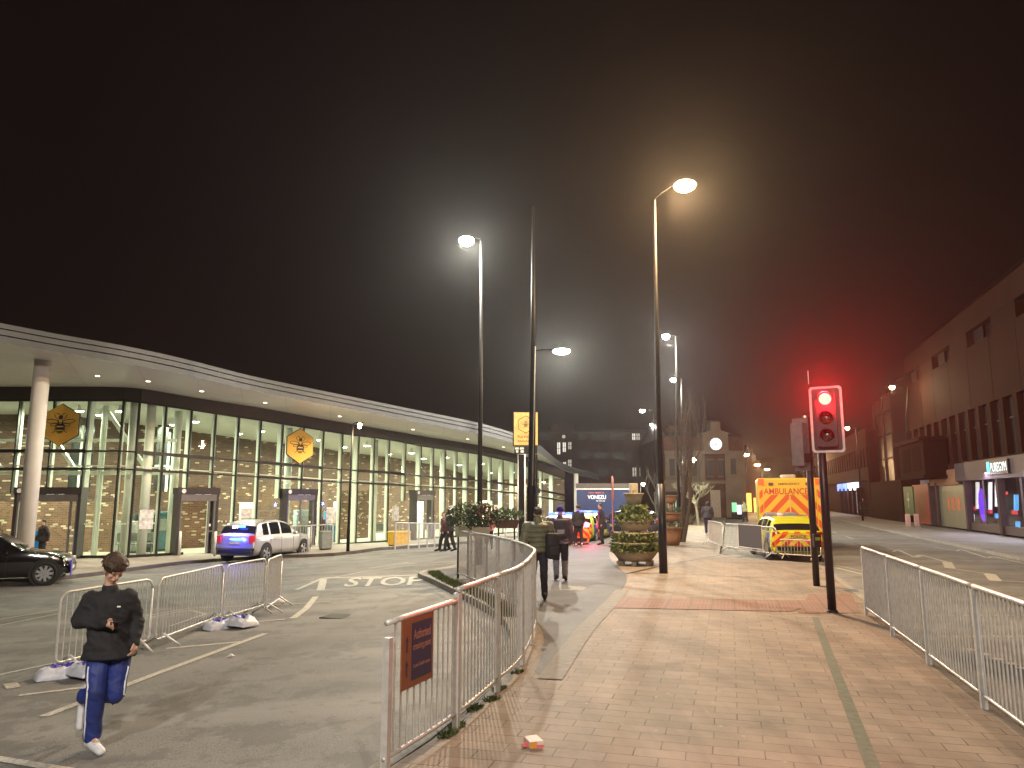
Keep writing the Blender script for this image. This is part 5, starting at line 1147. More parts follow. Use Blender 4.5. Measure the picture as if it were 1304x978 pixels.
boy = person('boy in black sweatshirt and blue tracksuit trousers walking with bowed head', c, RZB, JB, BLKC, NAVY, WHTS, HAIRB, detail=True, turn=R(26), nod=R(34), stripe=mat('stripe_white', (.75, .78, .85), .5), handdir=dict(R=(0, .3, 1), L=(.3, .9, 0)), baggy=1.06, coat=.0)
p = JB['chest'] + V((-.075, .205, .09)); MB().box(p, (.03, .01, .012), R(-20)).build('chest_badge', LOGO, boy)
p = JB['wrR'] + V((-.075, .06, .0)); t = thing('phone', 'dark phone held in the hand of the boy', 'phone', tuple(c + Matrix.Rotation(RZB, 3, 'Z') @ p), RZB); mb = MB(); mb.box((0, 0, 0), (.07, .14, .008), M=Matrix.Rotation(R(25), 4, 'X'), bev=.003); mb.build('case', RUBB, t); MB().box((0, .002, .0045), (.062, .13, .002), M=Matrix.Rotation(R(25), 4, 'X')).build('screen', CARGL, t)

def backpack(loc, rz, w, h, d, m_, label, patch=None):
    t = thing('backpack', label, 'backpack', tuple(loc), rz); mb = MB(); mb.box((0, 0, 0), (w, d, h), bev=.07); mb.build('bag', m_, t, smooth=True)
    mb = MB(); mb.box((0, -d * .52, -h * .18), (w * .75, d * .4, h * .42), bev=.04); q = mb.build('front_pocket', m_, t, smooth=True)
    if patch: MB().box((0, -d * .73, -h * .12), (w * .5, .006, h * .2)).build('reflective_patch', patch, q)
    for x in (-w * .3, w * .3): MB().tube([(x, d * .45, -h * .35), (x * 1.2, d * .9, -h * .1), (x * 1.15, d * 1.0, h * .3), (x, d * .45, h * .42)], .018, 6).build('strap', m_, t, smooth=True)
    MB().tube([(-.04, 0, h * .48), (-.02, 0, h * .56), (.02, 0, h * .56), (.04, 0, h * .48)], .012, 6).build('handle', m_, t); return t
BAGM = mat('bag_black', (.018, .018, .022), .7, 0, .2, 12); BAGP2 = mat('bag_purple', (.05, .04, .06), .7, 0, .2, 12)
p = z0(G(686, 765)); person('man in olive puffer jacket walking away beside the guardrail', p, R(4), pose(1.80, .13, .07, shw=.225), OLIVE, DKTR, DKSH, HAIRD, vox=.016, puffer=True)
backpack(p + V((.27, -.17, 1.06)), R(14), .27, .50, .20, BAGM, 'black backpack slung on the shoulder of the man in olive')
p = z0(G(714, 740)); person('man in blue beanie and dusky jacket walking away on the path', p, R(-3), pose(1.80, .13, .10, shw=.2), PURPJ, [BLKC], DKSH, None, hat=mat('beanie_blue', (.02, .02, .30), .8), vox=.016, baggy=1.12, lowleg=GREYTR)
backpack(p + V((-.01, -.25, 1.24)), 0, .33, .48, .19, BAGP2, 'dark backpack with pale patch worn by the man in blue beanie', mat('reflective_grey', (.35, .33, .38), .4))
p = z0(G(737, 692)); person('person in dark coat in the red glow beside the emergency cars', p, R(10), pose(1.78, .16), DKJ, BLKC, WHTS, HAIRD, vox=.028, baggy=1.15)
p = z0(G(767, 691)); person('person in long dark clothes standing by the yellow police car', p, R(100), pose(1.82, .03, .02), DKJ, BLKC, DKSH, HAIRD, vox=.028, baggy=1.2, coat=.2)
p = z0(G(902, 680)); person('person in dark hooded jacket walking away under the bare trees', p, R(-14), pose(1.76, .16, .1, shw=.21), DKJ, DKTR, DKSH, hood=True, vox=.028, baggy=1.22)
p = GR(566, 702); person('person in dark red jacket walking past the guardrail end, outer of the couple', p, R(70), pose(1.70, .2), mat('maroon_jacket', (.10, .03, .02), .7), BLKC, DKSH, mat('hair_orange', (.25, .10, .03), .6), vox=.028, baggy=1.1)
p = GR(573, 702.5); person('person in black jacket of the couple, half hidden by the guardrail end', p, R(70), pose(1.76, .2), DKJ, BLKC, DKSH, HAIRD, vox=.028, baggy=1.1)
p = GR(623, 700); person('person in orange jacket between the cream boxes and brown trough', p, R(20), pose(1.74, .1), ORJ, BLKC, DKSH, mat('hair_orange', (.25, .10, .03), .6), vox=.028, baggy=1.1)
p = V((-19.0, 30.6, FZ)); person('person in dark jacket standing at the station entrance behind the black car', p, R(150), pose(1.7, .05), DKJ, BLKC, DKSH, HAIRD, vox=.028, baggy=1.15)
p = onpl(409, 633, V((-9.6, 43.2, 0)), V((.6, -.8, 0))); p.z = FZ + .012; person('person in striped top waiting inside the station glass', p, R(200), pose(1.7, .05), mat('striped_top', (.12, .05, .06), .8, 0, .6, 14), BLKC, DKSH, HAIRD, vox=.028, baggy=1.1)

# ------------------------------------------------------------------ vehicles
def lerp_tab(tab, t):
    for a, b in zip(tab, tab[1:]):
        if t <= b[0]: f = (t - a[0]) / max(b[0] - a[0], 1e-6); return [x + (y - x) * f for x, y in zip(a[1:], b[1:])]
    return list(tab[-1][1:])
SUV = [(0, .55, .9), (.012, .98, .95), (.03, 1.10, .97), (.075, 1.45, .985), (.11, 1.58, .99), (.2, 1.64, 1), (.34, 1.67, 1), (.46, 1.65, 1), (.55, 1.56, 1), (.63, 1.33, 1), (.70, 1.12, 1), (.76, 1.06, .995), (.88, 1.0, .98), (.95, .90, .95), (.985, .76, .90), (1, .60, .86)]
ESTATE = [(0, .55, .9), (.012, .95, .95), (.03, 1.02, .97), (.085, 1.33, .985), (.12, 1.44, .99), (.22, 1.49, 1), (.36, 1.51, 1), (.47, 1.49, 1), (.56, 1.40, 1), (.64, 1.18, 1), (.70, 1.01, 1), (.76, .96, .995), (.88, .90, .98), (.95, .82, .95), (.985, .70, .90), (1, .55, .86)]
def car(label, loc, rz, prof, L, W, paint, belt=1.02, glass=CARGL, name='parked_car', lit_tail=0, side=None, group=None, wheel=.35, alloy=ALLOY, rear=None, spokes=5, fax=None):
    t = thing(name, label, 'car', tuple(loc), rz, group)
    NS_, zb0 = 80, .26; ts = [i / (NS_ - 1) for i in range(NS_)]; rows = []
    tab = prof
    for tt in ts:
        vals = [lerp_tab(tab, min(max(tt + o_, 0), 1)) for o_ in (-.008, 0, .008)] if .02 < tt < .98 else [lerp_tab(tab, tt)]
        zt = sum(v[0] for v in vals) / len(vals); ws = sum(v[1] for v in vals) / len(vals)
        w = W / 2 * ws; zb_ = min(belt, zt - .05); z0_ = zb0 + (.10 if tt < .05 or tt > .95 else 0); z0_ = min(z0_, zt - .2)
        wr = .955 * w - .30 * (zt - zb_); y = (tt - .5) * L
        pts = [(0, z0_), (.80 * w, z0_), (.95 * w, z0_ + .06), (1.0 * w, z0_ + .22), (.995 * w, zb_ - .2), (.965 * w, zb_ - .02)]
        for gq in (.06, .5, .9): pts.append((.955 * w + (wr - .955 * w) * gq + .02 * math.sin(gq * math.pi), zb_ + (zt - .05 - zb_) * gq))
        pts += [(wr * .97, zt - .035), (wr * .82, zt - .012), (wr * .45, zt), (0, zt + .004)]
        rows.append([(x, y, z) for x, z in pts] + [(-x, y, z) for x, z in pts[-2:0:-1]])
    k = len(rows[0]); h = 12; mb = MB()
    vs = [V(p) for r in rows for p in r]; fs = [(i * k + j, i * k + (j + 1) % k, (i + 1) * k + (j + 1) % k, (i + 1) * k + j) for i in range(NS_ - 1) for j in range(k)]
    mb.add(vs, fs + [tuple(range(k)), tuple((NS_ - 1) * k + j for j in range(k))]); body = mb.build('body', paint, t, smooth=True)
    def panel(nm, t0, t1, js, m_, off=.006, parent=t):
        q = MB()
        for i in range(NS_ - 1):
            if ts[i] >= t0 - 1e-6 and ts[i + 1] <= t1 + 1e-6:
                for j in js:
                    a, b, c_, d = (V(rows[i][j % k]), V(rows[i][(j + 1) % k]), V(rows[i + 1][(j + 1) % k]), V(rows[i + 1][j % k])); n_ = (c_ - a).cross(d - b); 
                    if n_.length < 1e-9: continue
                    n_.normalize(); cc = (a + c_) / 2
                    if n_.dot(V((cc.x, 0, cc.z - .8))) < 0: n_ = -n_
                    q.add([p + n_ * off for p in (a, b, c_, d)], [(0, 1, 2, 3)])
        return q.build(nm, m_, parent, smooth=True) if q.f else None
    for sgn in (0, 1):
        js = (6, 7) if not sgn else (k - 8, k - 7)
        for a_, b_ in ((.135, .235), (.25, .41), (.425, .60)): panel('side_window', a_, b_, js, glass)
        if side: panel('side_livery', .03, .97, (3, 4) if not sgn else (k - 5, k - 4), side, .004)
    top = list(range(9, k - 9)); panel('windscreen', .565, .69, top, glass); panel('rear_window', .032, .088, top, glass)
    if rear: panel('tailgate_chevrons', 0.0, .03, list(range(0, k)), rear, .012)
    for sx in (-1, 1):
        for yy in (-L * .5 + .17 * L + .05, L * .5 - (fax or .19 * L)):
            x = sx * W / 2; mb = MB(); Mx = Matrix.Rotation(R(90), 3, 'Y')
            mb.lathe([(wheel + .055, -.10), (wheel + .055, .003)], (x - sx * .05 + sx * .047 * 0, yy, wheel + .0), 28, M=Mx) if False else None
            arch = MB(); arch.lathe([(wheel + .06, -.06), (wheel + .06, .06)], (x - sx * .055, yy, wheel + .02), 28, M=Mx); arch.build('wheel_arch', RUBB, t)
            wroot = MB(); wroot.lathe([(wheel * .7, -.10), (wheel * .97, -.09), (wheel, -.05), (wheel, .05), (wheel * .97, .09), (wheel * .72, .098), (wheel * .70, .06)], (x - sx * .085, yy, wheel), 28, M=Mx); wo = wroot.build('wheel', RUBB, t, smooth=True)
            mb = MB(); xo = x + sx * .006; mb.lathe([(wheel * .70, -.012), (wheel * .66, .006), (wheel * .62, -.012)], (xo, yy, wheel), 28, M=Mx)
            for q in range(spokes): a = q * 2 * math.pi / spokes; mb.beam((xo, yy, wheel), (xo, yy + math.cos(a) * wheel * .64, wheel + math.sin(a) * wheel * .64), .018, .075)
            mb.lathe([(.055, -.02), (.05, .02)], (xo, yy, wheel), 12, M=Mx); mb.build('rim', alloy, wo)
        zt, wv = lerp_tab(prof, .45); 
        mb = MB(); mb.box((sx * (W / 2 + .07), L * .12, belt + .03), (.18, .10, .13), bev=.04); mb.build('wing_mirror', paint if not side else BLKP, t, smooth=True)
        mb = MB(); mb.box((sx * W * .36, L * .468, .74), (W * .2, .16, .13), rz=sx * -.5, bev=.04); mb.build('headlight', mat('headlight', (.5, .5, .5), .15, .3), t, smooth=True)
        mb = MB(); mb.box((sx * W * .405, -L * .483, belt - .12), (W * .14, .12, .30 if L > 4.5 else .22), rz=sx * .35, bev=.035); mb.build('tail_light', mat('tail_lit', (.4, .02, .02), .3, emit=(1, .05, .06), es=lit_tail) if lit_tail else mat('tail_red', (.3, .012, .012), .25), t, smooth=True)
        for f in (.28, .46): mb = MB(); mb.box((sx * (W / 2 + .004), (f - .5) * L + .1, belt - .16), (.02, .16, .025), bev=.008); mb.build('door_handle', paint, t)
        for f in (.245, .42, .62): MB().beam((sx * (W / 2 - .0015), (f - .5) * L, .36), (sx * (W / 2 - .004), (f - .5) * L, belt - .1), .012, .008).build('door_seam', RUBB, t)
    mb = MB(); mb.box((0, -L * .488, .44), (W * .84, .12, .20), bev=.05); mb.build('rear_bumper', RUBB, t, smooth=True)
    mb = MB(); mb.box((0, L * .484, .46), (W * .8, .14, .26), bev=.06); mb.build('front_bumper', RUBB, t, smooth=True)
    MB().box((0, -L * .4995, .78), (.5, .02, .11)).build('number_plate', mat('plate_yellow', (.6, .45, .08), .5), t)
    MB().box((0, L * .5 - .005, .50), (.5, .02, .11)).build('number_plate', mat('plate_white', (.7, .7, .68), .5), t)
    for sx in (-1, 1): MB().tube([(sx * W * .36, -L * .30, lerp_tab(prof, .2)[0] - .01), (sx * W * .36, -L * .27, lerp_tab(prof, .25)[0] + .04), (sx * W * .36, L * .0, lerp_tab(prof, .45)[0] + .03), (sx * W * .36, L * .02, lerp_tab(prof, .5)[0] - .01)], .014, 6).build('roof_rail', BLKP, t)
    return t
SILV = mat('paint_silver', (.50, .49, .50), .28, .55, .04, 2, coat=.6); BLKPT = mat('paint_black', (.012, .010, .011), .12, .1, .1, 2, coat=.9)
# unmarked silver car with blue lights behind its rear window
Rw, Fw = GR(338, 714.5), GR(386.5, 710.3); hd = V((.267, .964, 0)); rzS = math.atan2(-hd.x, hd.y); rt = V((hd.y, -hd.x, 0)); Ls, Ws = 4.55, 1.88
wb_mid = Rw + hd * .32 * Ls; cS = wb_mid - rt * (Ws / 2 - .02); cS.z = zr(cS.x, cS.y)
tS = car('silver car at the kerb with blue police lights behind its tail window', cS, rzS, SUV, Ls, Ws, SILV, 1.04, name='silver_car', lit_tail=.35)
BLUE = mat('blue_beacon', (.02, .05, .5), .3, emit=(.012, .035, 1), es=16); BLUEW = mat('blue_beacon_hot', (.3, .5, 1), .3, emit=(.03, .14, 1), es=14)
MB().box((.15, -Ls * .455, 1.42), (.32, .05, .07), bev=.0).build('blue_light', BLUEW, tS); MB().box((.05, -Ls * .505, .93), (.5, .03, .07)).build('blue_light', BLUEW, tS)
light('blue_flash', 'POINT', (0.1, -Ls * .52 - .22, 1.15), 100, (.02, .03, 1), tS, .08)
# black car
w_ = GR(55, 746); kt = (kps[min(range(len(kps)), key=lambda i: abs(kps[i].x + 9))] - kps[min(range(len(kps)), key=lambda i: abs(kps[i].x + 14))]); kt.z = 0; kt.normalize()
hd = V((.915, .40, 0)); rt = V((hd.y, -hd.x, 0)); Lb, Wb = 4.45, 1.86
cB = w_ - hd * (Lb * .5 - .66) - rt * (Wb / 2 - .02); cB.z = zr(cB.x, cB.y)
tBk = car('black car entering from the side in front of the white column', cB, math.atan2(-hd.x, hd.y), SUV, Lb, Wb, BLKPT, 1.02, name='black_car', spokes=9, wheel=.37, fax=.66)
MB().box((Wb * .32, Lb * .505, .5), (.3, .02, .5)).build('blue_strip', mat('violet_strip', (.05, .03, .2), .3, emit=(.12, .06, .6), es=.25), tBk)
# police cars
HV = mat('hi_vis_lime', (.52, .56, .03), .35, 0, .04, 3, coat=.4); CHV = stripes('chevrons_red_yellow', (.75, .55, .02), (.62, .07, .02), .9, .36); BATT = checks('battenburg', (.70, .72, .03), (.02, .06, .38), .62)
YSIDE = mat('side_yellow', (.66, .74, .03), .35)
def policecar(label, loc, rz, lit=0, paint=SILV, group='police and ambulance vehicles on call'):
    t = car(label, loc, rz, ESTATE, 4.6, 1.84, paint, .98, name='police_car', side=BATT, rear=CHV, group=group, lit_tail=lit)
    MB().box((0, -2.33, .74), (1.62, .03, .40)).build('tail_chevrons', CHV, t); MB().box((0, -2.352, .86), (.62, .012, .13)).build('police_panel', mat('plate_yellow', (.6, .45, .08), .5), t); text_mb('POLICE', .52, .085, Matrix(((1, 0, 0, 0), (0, 0, -1, -2.36), (0, 1, 0, .86), (0, 0, 0, 1))), .001).build('lettering', mat('letters_navy', (.02, .02, .09), .5), t)
    mb = MB(); mb.box((0, .1, 1.57), (1.2, .28, .10), bev=.03); lb = mb.build('light_bar', mat('bar_clear', (.35, .35, .38), .2), t)
    for x in (-.42, .42): mb = MB(); mb.box((x, .1, 1.572), (.30, .285, .085)); mb.build('beacon', BLUE if lit else mat('beacon_off', (.30, .30, .36), .2), lb)
    return t
c = V((9.72, 27.1, 0)); c.z = zr(c.x, c.y)
tP = policecar('lime and silver police car with chevron tail parked behind the grey banner', c, R(-7), 0, HV); tP.scale = (.92, .95, .97)
MB().box((0, .12, 1.512), (1.25, 1.55, .012)).build('roof_panel', SILV, tP); mb = MB(); mb.ball((-.1, -.35, 1.54), (.16, .16, .08), 12); mb.build('roof_dome', mat('dome_pink', (.6, .45, .42), .4), tP, smooth=True)
MB().box((0, -2.29, .62), (1.5, .03, .05)).build('bumper_band', mat('orange_band', (.75, .25, .03), .5), tP)
c = atY(714, 690, 36.5); c.z = zr(c.x, c.y); tP1 = policecar('police car with lit blue beacons ahead of the man in blue beanie', c, R(8), 3.0, WHITE)
c = atY(748, 688, 39.5); c.z = zr(c.x, c.y); tP2 = policecar('yellow police car with lit beacons beside the standing dark figure', c, R(-22), 3.0, HV)
o = tP1; light('blue_flash', 'POINT', (-.3, -.2, 1.85), 300, (.04, .06, 1), tP1, .12); light('red_tail', 'POINT', (.75, -2.55, 1.1), 170, (1, .02, .10), tP1, .1); light('blue_flash', 'POINT', (.2, -.2, 1.85), 160, (.04, .08, 1), tP2, .12)
mb = MB(); mb.ball((.70, -2.42, 1.12), (.16, .05, .12), 10); mb.build('brake_light', mat('brake_hot', (.8, .1, .1), .3, emit=(1, .05, .09), es=18), tP1)
mb = MB(); mb.ball((.30, -2.40, 1.15), (.10, .05, .10), 10); mb.build('work_light', mat('white_hot', (.9, .9, .9), .3, emit=(.85, .95, 1), es=40), tP2)
c = atY(792, 690, 43); c.z = zr(c.x, c.y); car('dark parked car behind the road sign pole', c, R(70), ESTATE, 4.4, 1.8, mat('paint_dark_grey', (.03, .03, .035), .2, .3, .1, 2, coat=.7), .98)
# ambulance: cab and box body
c = atY(1009, 690, 30.4); c.z = zr(c.x, c.y); AM = thing('ambulance', 'yellow ambulance with orange chevrons and AMBULANCE across its back', 'ambulance', tuple(c), R(-17), 'police and ambulance vehicles on call')
AY = mat('ambulance_yellow', (.74, .47, .03), .35, 0, .04, 2, coat=.4); AO = mat('ambulance_orange', (.70, .14, .02), .4); ACH = stripes('ambulance_chevrons', (.74, .47, .03), (.66, .10, .015), 1.15, .56); ASD = checks('ambulance_battenburg', (.74, .52, .03), (.03, .22, .05), .6)
AM.scale = (1.14, 1.14, 1.06)
mb = MB(); mb.box((0, 2.0, 1.62), (2.14, 4.0, 2.22), bev=.07); mb.build('box_body', AY, AM)
mb = MB(); mb.box((0, 4.75, 1.15), (1.98, 1.6, 1.5), bev=.3); mb.build('cab', AY, AM, smooth=True)
for sx in (-1, 1):
    MB().box((sx * 1.075, 2.0, 1.35), (.012, 3.7, .62)).build('side_livery', ASD, AM)
    MB().box((sx * .45, -.004, 1.35), (.86, .03, 1.5)).build('rear_door', ACH, AM)
    MB().box((sx * .97, -.016, 1.5), (.11, .05, 1.9)).build('corner_trim', ACH, AM)
    MB().box((sx * .06, -.035, 1.3), (.05, .03, .22)).build('door_handle', BLKP, AM)
    MB().box((sx * .96, -.04, 2.58), (.2, .04, .24)).build('corner_light', AO, AM); MB().box((sx * .62, -.03, 2.5), (.16, .03, .10)).build('marker_light', mat('marker_dark', (.10, .05, .04), .3), AM)
    for yy in (.9, 4.9):
        Mx = Matrix.Rotation(R(90), 3, 'Y'); MB().lathe([(.24, -.1), (.35, -.08), (.36, 0), (.35, .08), (.24, .1)], (sx * .93, yy, .36), 24, M=Mx).build('wheel', RUBB, AM, smooth=True)
    MB().box((sx * .9, -.02, .62), (.16, .05, .16)).build('tail_light', mat('tail_red', (.3, .012, .012), .25), AM)
MB().box((0, -.01, 1.3), (.035, .045, 1.45)).build('door_strap', mat('strap_cream', (.75, .55, .25), .5), AM)
MB().box((0, -.02, .5), (2.1, .12, .16)).build('rear_bumper', BLKP, AM); MB().box((0, -.012, 2.22), (1.78, .035, .27)).build('name_panel', AY, AM)
Mr = Matrix(((1, 0, 0, 0), (0, 0, -1, -.033), (0, 1, 0, 2.22), (0, 0, 0, 1)))
text_mb('AMBULANCE', 1.5, .24, Mr @ Matrix.Translation((-.13, 0, 0)), .001).build('lettering', mat('letters_red', (.55, .05, .02), .5), AM)
text_mb('EMERGENCY', .72, .085, Mr @ Matrix.Translation((0, .28, -.03)), .003).build('header_lettering', mat('letters_brown', (.14, .07, .02), .5), AM)
mb = MB(); mb.box((0, .5, 2.79), (.5, .5, .16), bev=.06); mb.build('roof_vent', mat('vent_beige', (.5, .45, .38), .5), AM)
# ------------------------------------------------------------------ street on the right: long shop block, lower shops, far masses
def rbox(mb, u0, u1, n0, n1, z0_, z1_, mi=0):
    mb.prism([RF(u0, n0, z0_), RF(u1, n0, z0_), RF(u1, n1, z0_), RF(u0, n1, z0_)], (0, 0, z1_ - z0_), mi); return mb
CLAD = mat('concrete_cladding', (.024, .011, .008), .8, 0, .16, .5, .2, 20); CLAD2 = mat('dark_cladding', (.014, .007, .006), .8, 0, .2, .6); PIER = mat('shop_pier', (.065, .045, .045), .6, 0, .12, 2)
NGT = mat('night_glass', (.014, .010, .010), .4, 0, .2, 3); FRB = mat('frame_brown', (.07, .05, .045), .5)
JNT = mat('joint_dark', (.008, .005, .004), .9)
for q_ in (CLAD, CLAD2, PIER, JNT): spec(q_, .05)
n0 = 13.4; u1 = uOf(1165, n0)[0]; u0 = 22.0
B1 = thing('shop_block', 'long concrete shop block with gym at street level and slit windows above', 'building', tuple(RF(u1, n0)))
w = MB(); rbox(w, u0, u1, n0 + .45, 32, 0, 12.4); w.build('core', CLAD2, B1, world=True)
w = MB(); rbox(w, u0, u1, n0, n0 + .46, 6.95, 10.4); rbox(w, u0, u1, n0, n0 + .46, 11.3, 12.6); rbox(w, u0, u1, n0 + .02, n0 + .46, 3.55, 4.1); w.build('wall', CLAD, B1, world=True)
us = u1 - .6; ws_ = 1.9; k = 0
while us - ws_ > u0:
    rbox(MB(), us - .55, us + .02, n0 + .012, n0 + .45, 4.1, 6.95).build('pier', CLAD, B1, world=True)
    q = rbox(MB(), us - ws_ + .02, us - .55, n0 + .30, n0 + .36, 4.1, 6.95).build('window', NGT, B1, world=True)
    m_ = MB(); rbox(m_, us - ws_ / 2 - .35, us - ws_ / 2 - .27, n0 + .24, n0 + .302, 4.1, 6.95); rbox(m_, us - ws_ + .03, us - .56, n0 + .24, n0 + .302, 5.9, 5.98); m_.build('frame', FRB, q, world=True)
    if k % 2 == 0:
        rbox(MB(), us - ws_ * 2 + .4, us + .01, n0 + .015, n0 + .45, 10.4, 11.3).build('spandrel', CLAD, B1, world=True) if k % 4 == 2 else rbox(MB(), us - 1.5, us, n0 + .3, n0 + .36, 10.4, 11.3).build('upper_window', NGT, B1, world=True)
    us -= ws_; k += 1
for k in range(int((u1 - u0) / 3.8)):
    MB().prism([RF(u1 - 3.8 * k - .03, n0 - .004, 6.95), RF(u1 - 3.8 * k + .03, n0 - .004, 6.95), RF(u1 - 3.8 * k + .03, n0 + .02, 6.95), RF(u1 - 3.8 * k - .03, n0 + .02, 6.95)], (0, 0, 3.44)).build('panel_joint', JNT, B1, world=True)
# the oriel box at the left end
ob = MB(); ua = uOf(1150, n0 - 1.3)[0]; ub = uOf(1181, n0 - 1.3)[0]; rbox(ob, ub, ua, n0 - 1.3, n0, 3.4, 5.6); rbox(ob, ub - .3, ua + .3, n0 - 1.6, n0 - .01, 5.6, 5.85); rbox(ob, ub - .2, ua + .2, n0 - 1.45, n0 - .01, 3.2, 3.4); ob.build('oriel', CLAD2, B1, world=True)
for f in (.12, .55): rbox(MB(), ub + (ua - ub) * f, ub + (ua - ub) * (f + .33), n0 - 1.315, n0 - 1.29, 3.7, 5.3).build('oriel_window', JNT, B1, world=True)
# shop fascia and shop fronts
fz = MB(); uc = uOf(1222, n0)[0]; rbox(fz, u0, uc, n0 - .14, n0 + .02, 2.95, 4.0); fz.build('fascia', mat('fascia_grey', (.07, .052, .06), .5, 0, .12, 1), B1, world=True)
fz = MB(); ud = uOf(1187, n0)[0]; rbox(fz, uc + .05, ud, n0 - .10, n0 + .02, 2.75, 3.7); fz.build('fascia', mat('fascia_rust', (.26, .13, .085), .6, 0, .15, 1), B1, world=True)
edges = [1186, 1195, 1232, 1274, 1330, 1400, 1500]
for x in edges: uu = uOf(x, n0)[0]; rbox(MB(), uu - .16, uu + .16, n0 - .13, n0 + .2, 0.1, 2.96).build('shop_pier', PIER, B1, world=True)
SG = glassmat('shop_glass', (.82, .84, .86)); INW = mat('gym_wall', (.52, .48, .52), .7, 0, .1, 1)
for a_, b_ in ((1232, 1274), (1274, 1330), (1330, 1400)):
    ua, ub = uOf(a_, n0)[0] - .16, uOf(b_, n0)[0] + .16
    sf_ = MB(); rbox(sf_, ub, ua, n0 + .02, n0 + .12, .12, .55); rbox(sf_, (ua + ub) / 2 - .03, (ua + ub) / 2 + .03, n0 + .03, n0 + .10, .55, 2.95); s_ = sf_.build('shop_window', FRB, B1, world=True)
    MB().quad(RF(ub, n0 + .06, .55), RF(ua, n0 + .06, .55), RF(ua, n0 + .06, 2.95), RF(ub, n0 + .06, 2.95)).build('pane', SG, s_, world=True)
# gym interior: carve a room by facing panels in front of the core
gu0, gu1 = uOf(1400, n0)[0], uOf(1165, n0)[0] - .62
bpy.data.objects.remove([o for o in B1.children if o.name.startswith('core')][0])
w = MB(); rbox(w, u0, u1, n0 + .45, 32, 3.6, 12.4); rbox(w, u1 - .6, u1, n0 + .45, n0 + 5, 0, 3.6); rbox(w, u0, u1, n0 + 5, 32, 0, 3.6); w.build('core', CLAD2, B1, world=True)
rm = MB(); rm.quad(RF(u0, n0 + 4.98, .1), RF(gu1, n0 + 4.98, .1), RF(gu1, n0 + 4.98, 3.58), RF(u0, n0 + 4.98, 3.58)); rm.quad(RF(gu1 - .02, n0 + .3, .1), RF(gu1 - .02, n0 + 4.98, .1), RF(gu1 - .02, n0 + 4.98, 3.58), RF(gu1 - .02, n0 + .3, 3.58)); rm.build('gym_room', INW, B1, world=True)
rbox(MB(), u0, gu1 - .03, n0 + .2, n0 + 4.97, .13, .15).build('gym_floor', INW, B1, world=True)
TUBE = mat('tube_white', (.9, .9, .85), .4, emit=(.95, .93, .80), es=1.0); PURP = mat('purple_neon', (.2, .05, .6), .4, emit=(.20, .06, .95), es=1.1); CYAN = mat('cyan_panel', (.1, .4, .7), .4, emit=(.12, .45, .9), es=.8); REDN = mat('red_panel', (.6, .05, .05), .4, emit=(.9, .08, .06), es=.6)
def gymobj(px, y0, y1, wpx, m_, name, dep=.7, taper=1):
    a = onpl(px, y1, NN * (n0 + dep), NN); b = onpl(px, y0, NN * (n0 + dep), NN); s_ = FPX / a.dot(FW); wd = wpx / s_
    mb = MB(); mb.prism([a - UU * wd / 2 + V((0, 0, 0)), a + UU * wd / 2, b + UU * wd / 2 * taper, b - UU * wd / 2 * taper], NN * .15); mb.build(name, m_, B1, world=True)
for x, y0, y1 in ((1243, 614, 648), (1259, 614, 649), (1267.5, 614, 645)): gymobj(x, y0, y1, 4, TUBE, 'light_column')
c = onpl(1251, 643, NN * (n0 + .45), NN); s_ = FPX / c.dot(FW); mb = MB(); mb.ball(c, (5 / s_ * 3, .5 / s_, 21 / s_), 14, M=Matrix(((.279, .96, 0), (.96, -.279, 0), (0, 0, 1)))); mb.build('purple_oval', PURP, B1, smooth=True, world=True)
for x, y0, y1, wd, m_ in ((1259, 649, 654, 8, REDN), (1268, 654, 660, 8, CYAN), (1237, 655, 666, 4, TUBE), (1240, 645, 650, 3, REDN), (1290, 650, 655, 12, REDN), (1292, 630, 650, 6, CYAN), (1294, 664, 674, 6, CYAN), (1279, 626, 630, 3, REDN)): gymobj(x, y0, y1, wd, m_, 'lit_equipment', .9)
c = RF(uOf(1258, n0)[0], n0 + 1.6, 3.3); light('gym_light', 'AREA', tuple(c - origin(B1)), 420, (.86, .78, 1), B1, shape='RECTANGLE', size=6, size_y=.4)
c = RF(uOf(1310, n0)[0], n0 + 1.6, 3.3); light('gym_light', 'AREA', tuple(c - origin(B1)), 420, (.78, .80, 1), B1, shape='RECTANGLE', size=5, size_y=.4)
# greenish shuttered window with orange posters; shutter with red glow put into its colour; green board
ua, ub = uOf(1195, n0)[0] - .16, uOf(1232, n0)[0] + .16; mb = MB(); rbox(mb, ub, ua, n0 + .03, n0 + .2, .12, 2.75); s_ = mb.build('frosted_window', mat('frosted_glass', (.15, .16, .125), .35, 0, .12, 1.2), B1, world=True)
for x in (1209, 1215, 1221.5): a, b = onpl(x, 650, NN * n0, NN), onpl(x, 633, NN * n0, NN); mb = MB(); rbox(mb, a.dot(UU) - .27, a.dot(UU) + .27, n0 + .015, n0 + .03, a.z, b.z); mb.build('poster', mat('poster_orange', (.50, .12, .06), .5, 0, .3, 5), s_, world=True)
ua, ub = uOf(1163, n0)[0], uOf(1186, n0)[0] + .16; mb = MB(); rbox(mb, ub, ua, n0 - .02, n0 + .2, .1, 2.9); mb.build('red_lit_shutter', mat('shutter_red_glow', (.30, .035, .03), .5, 0, .2, 2), B1, world=True)
S1 = thing('shop_sign', 'backlit cyan and white PUREGYM sign on the shop fascia', 'sign', tuple(RF(uOf(1271, n0)[0], n0 - .2, 3.5)))
a, b = onpl(1259.5, 607.5, NN * (n0 - .2), NN), onpl(1283, 591, NN * (n0 - .2), NN); ua, ub = a.dot(UU), b.dot(UU); zc = 3.52; hh = .36
rbox(MB(), ub - .15, ua + .1, n0 - .26, n0 - .15, zc - hh, zc + hh).build('panel', mat('sign_dark', (.02, .02, .03), .4), S1, world=True)
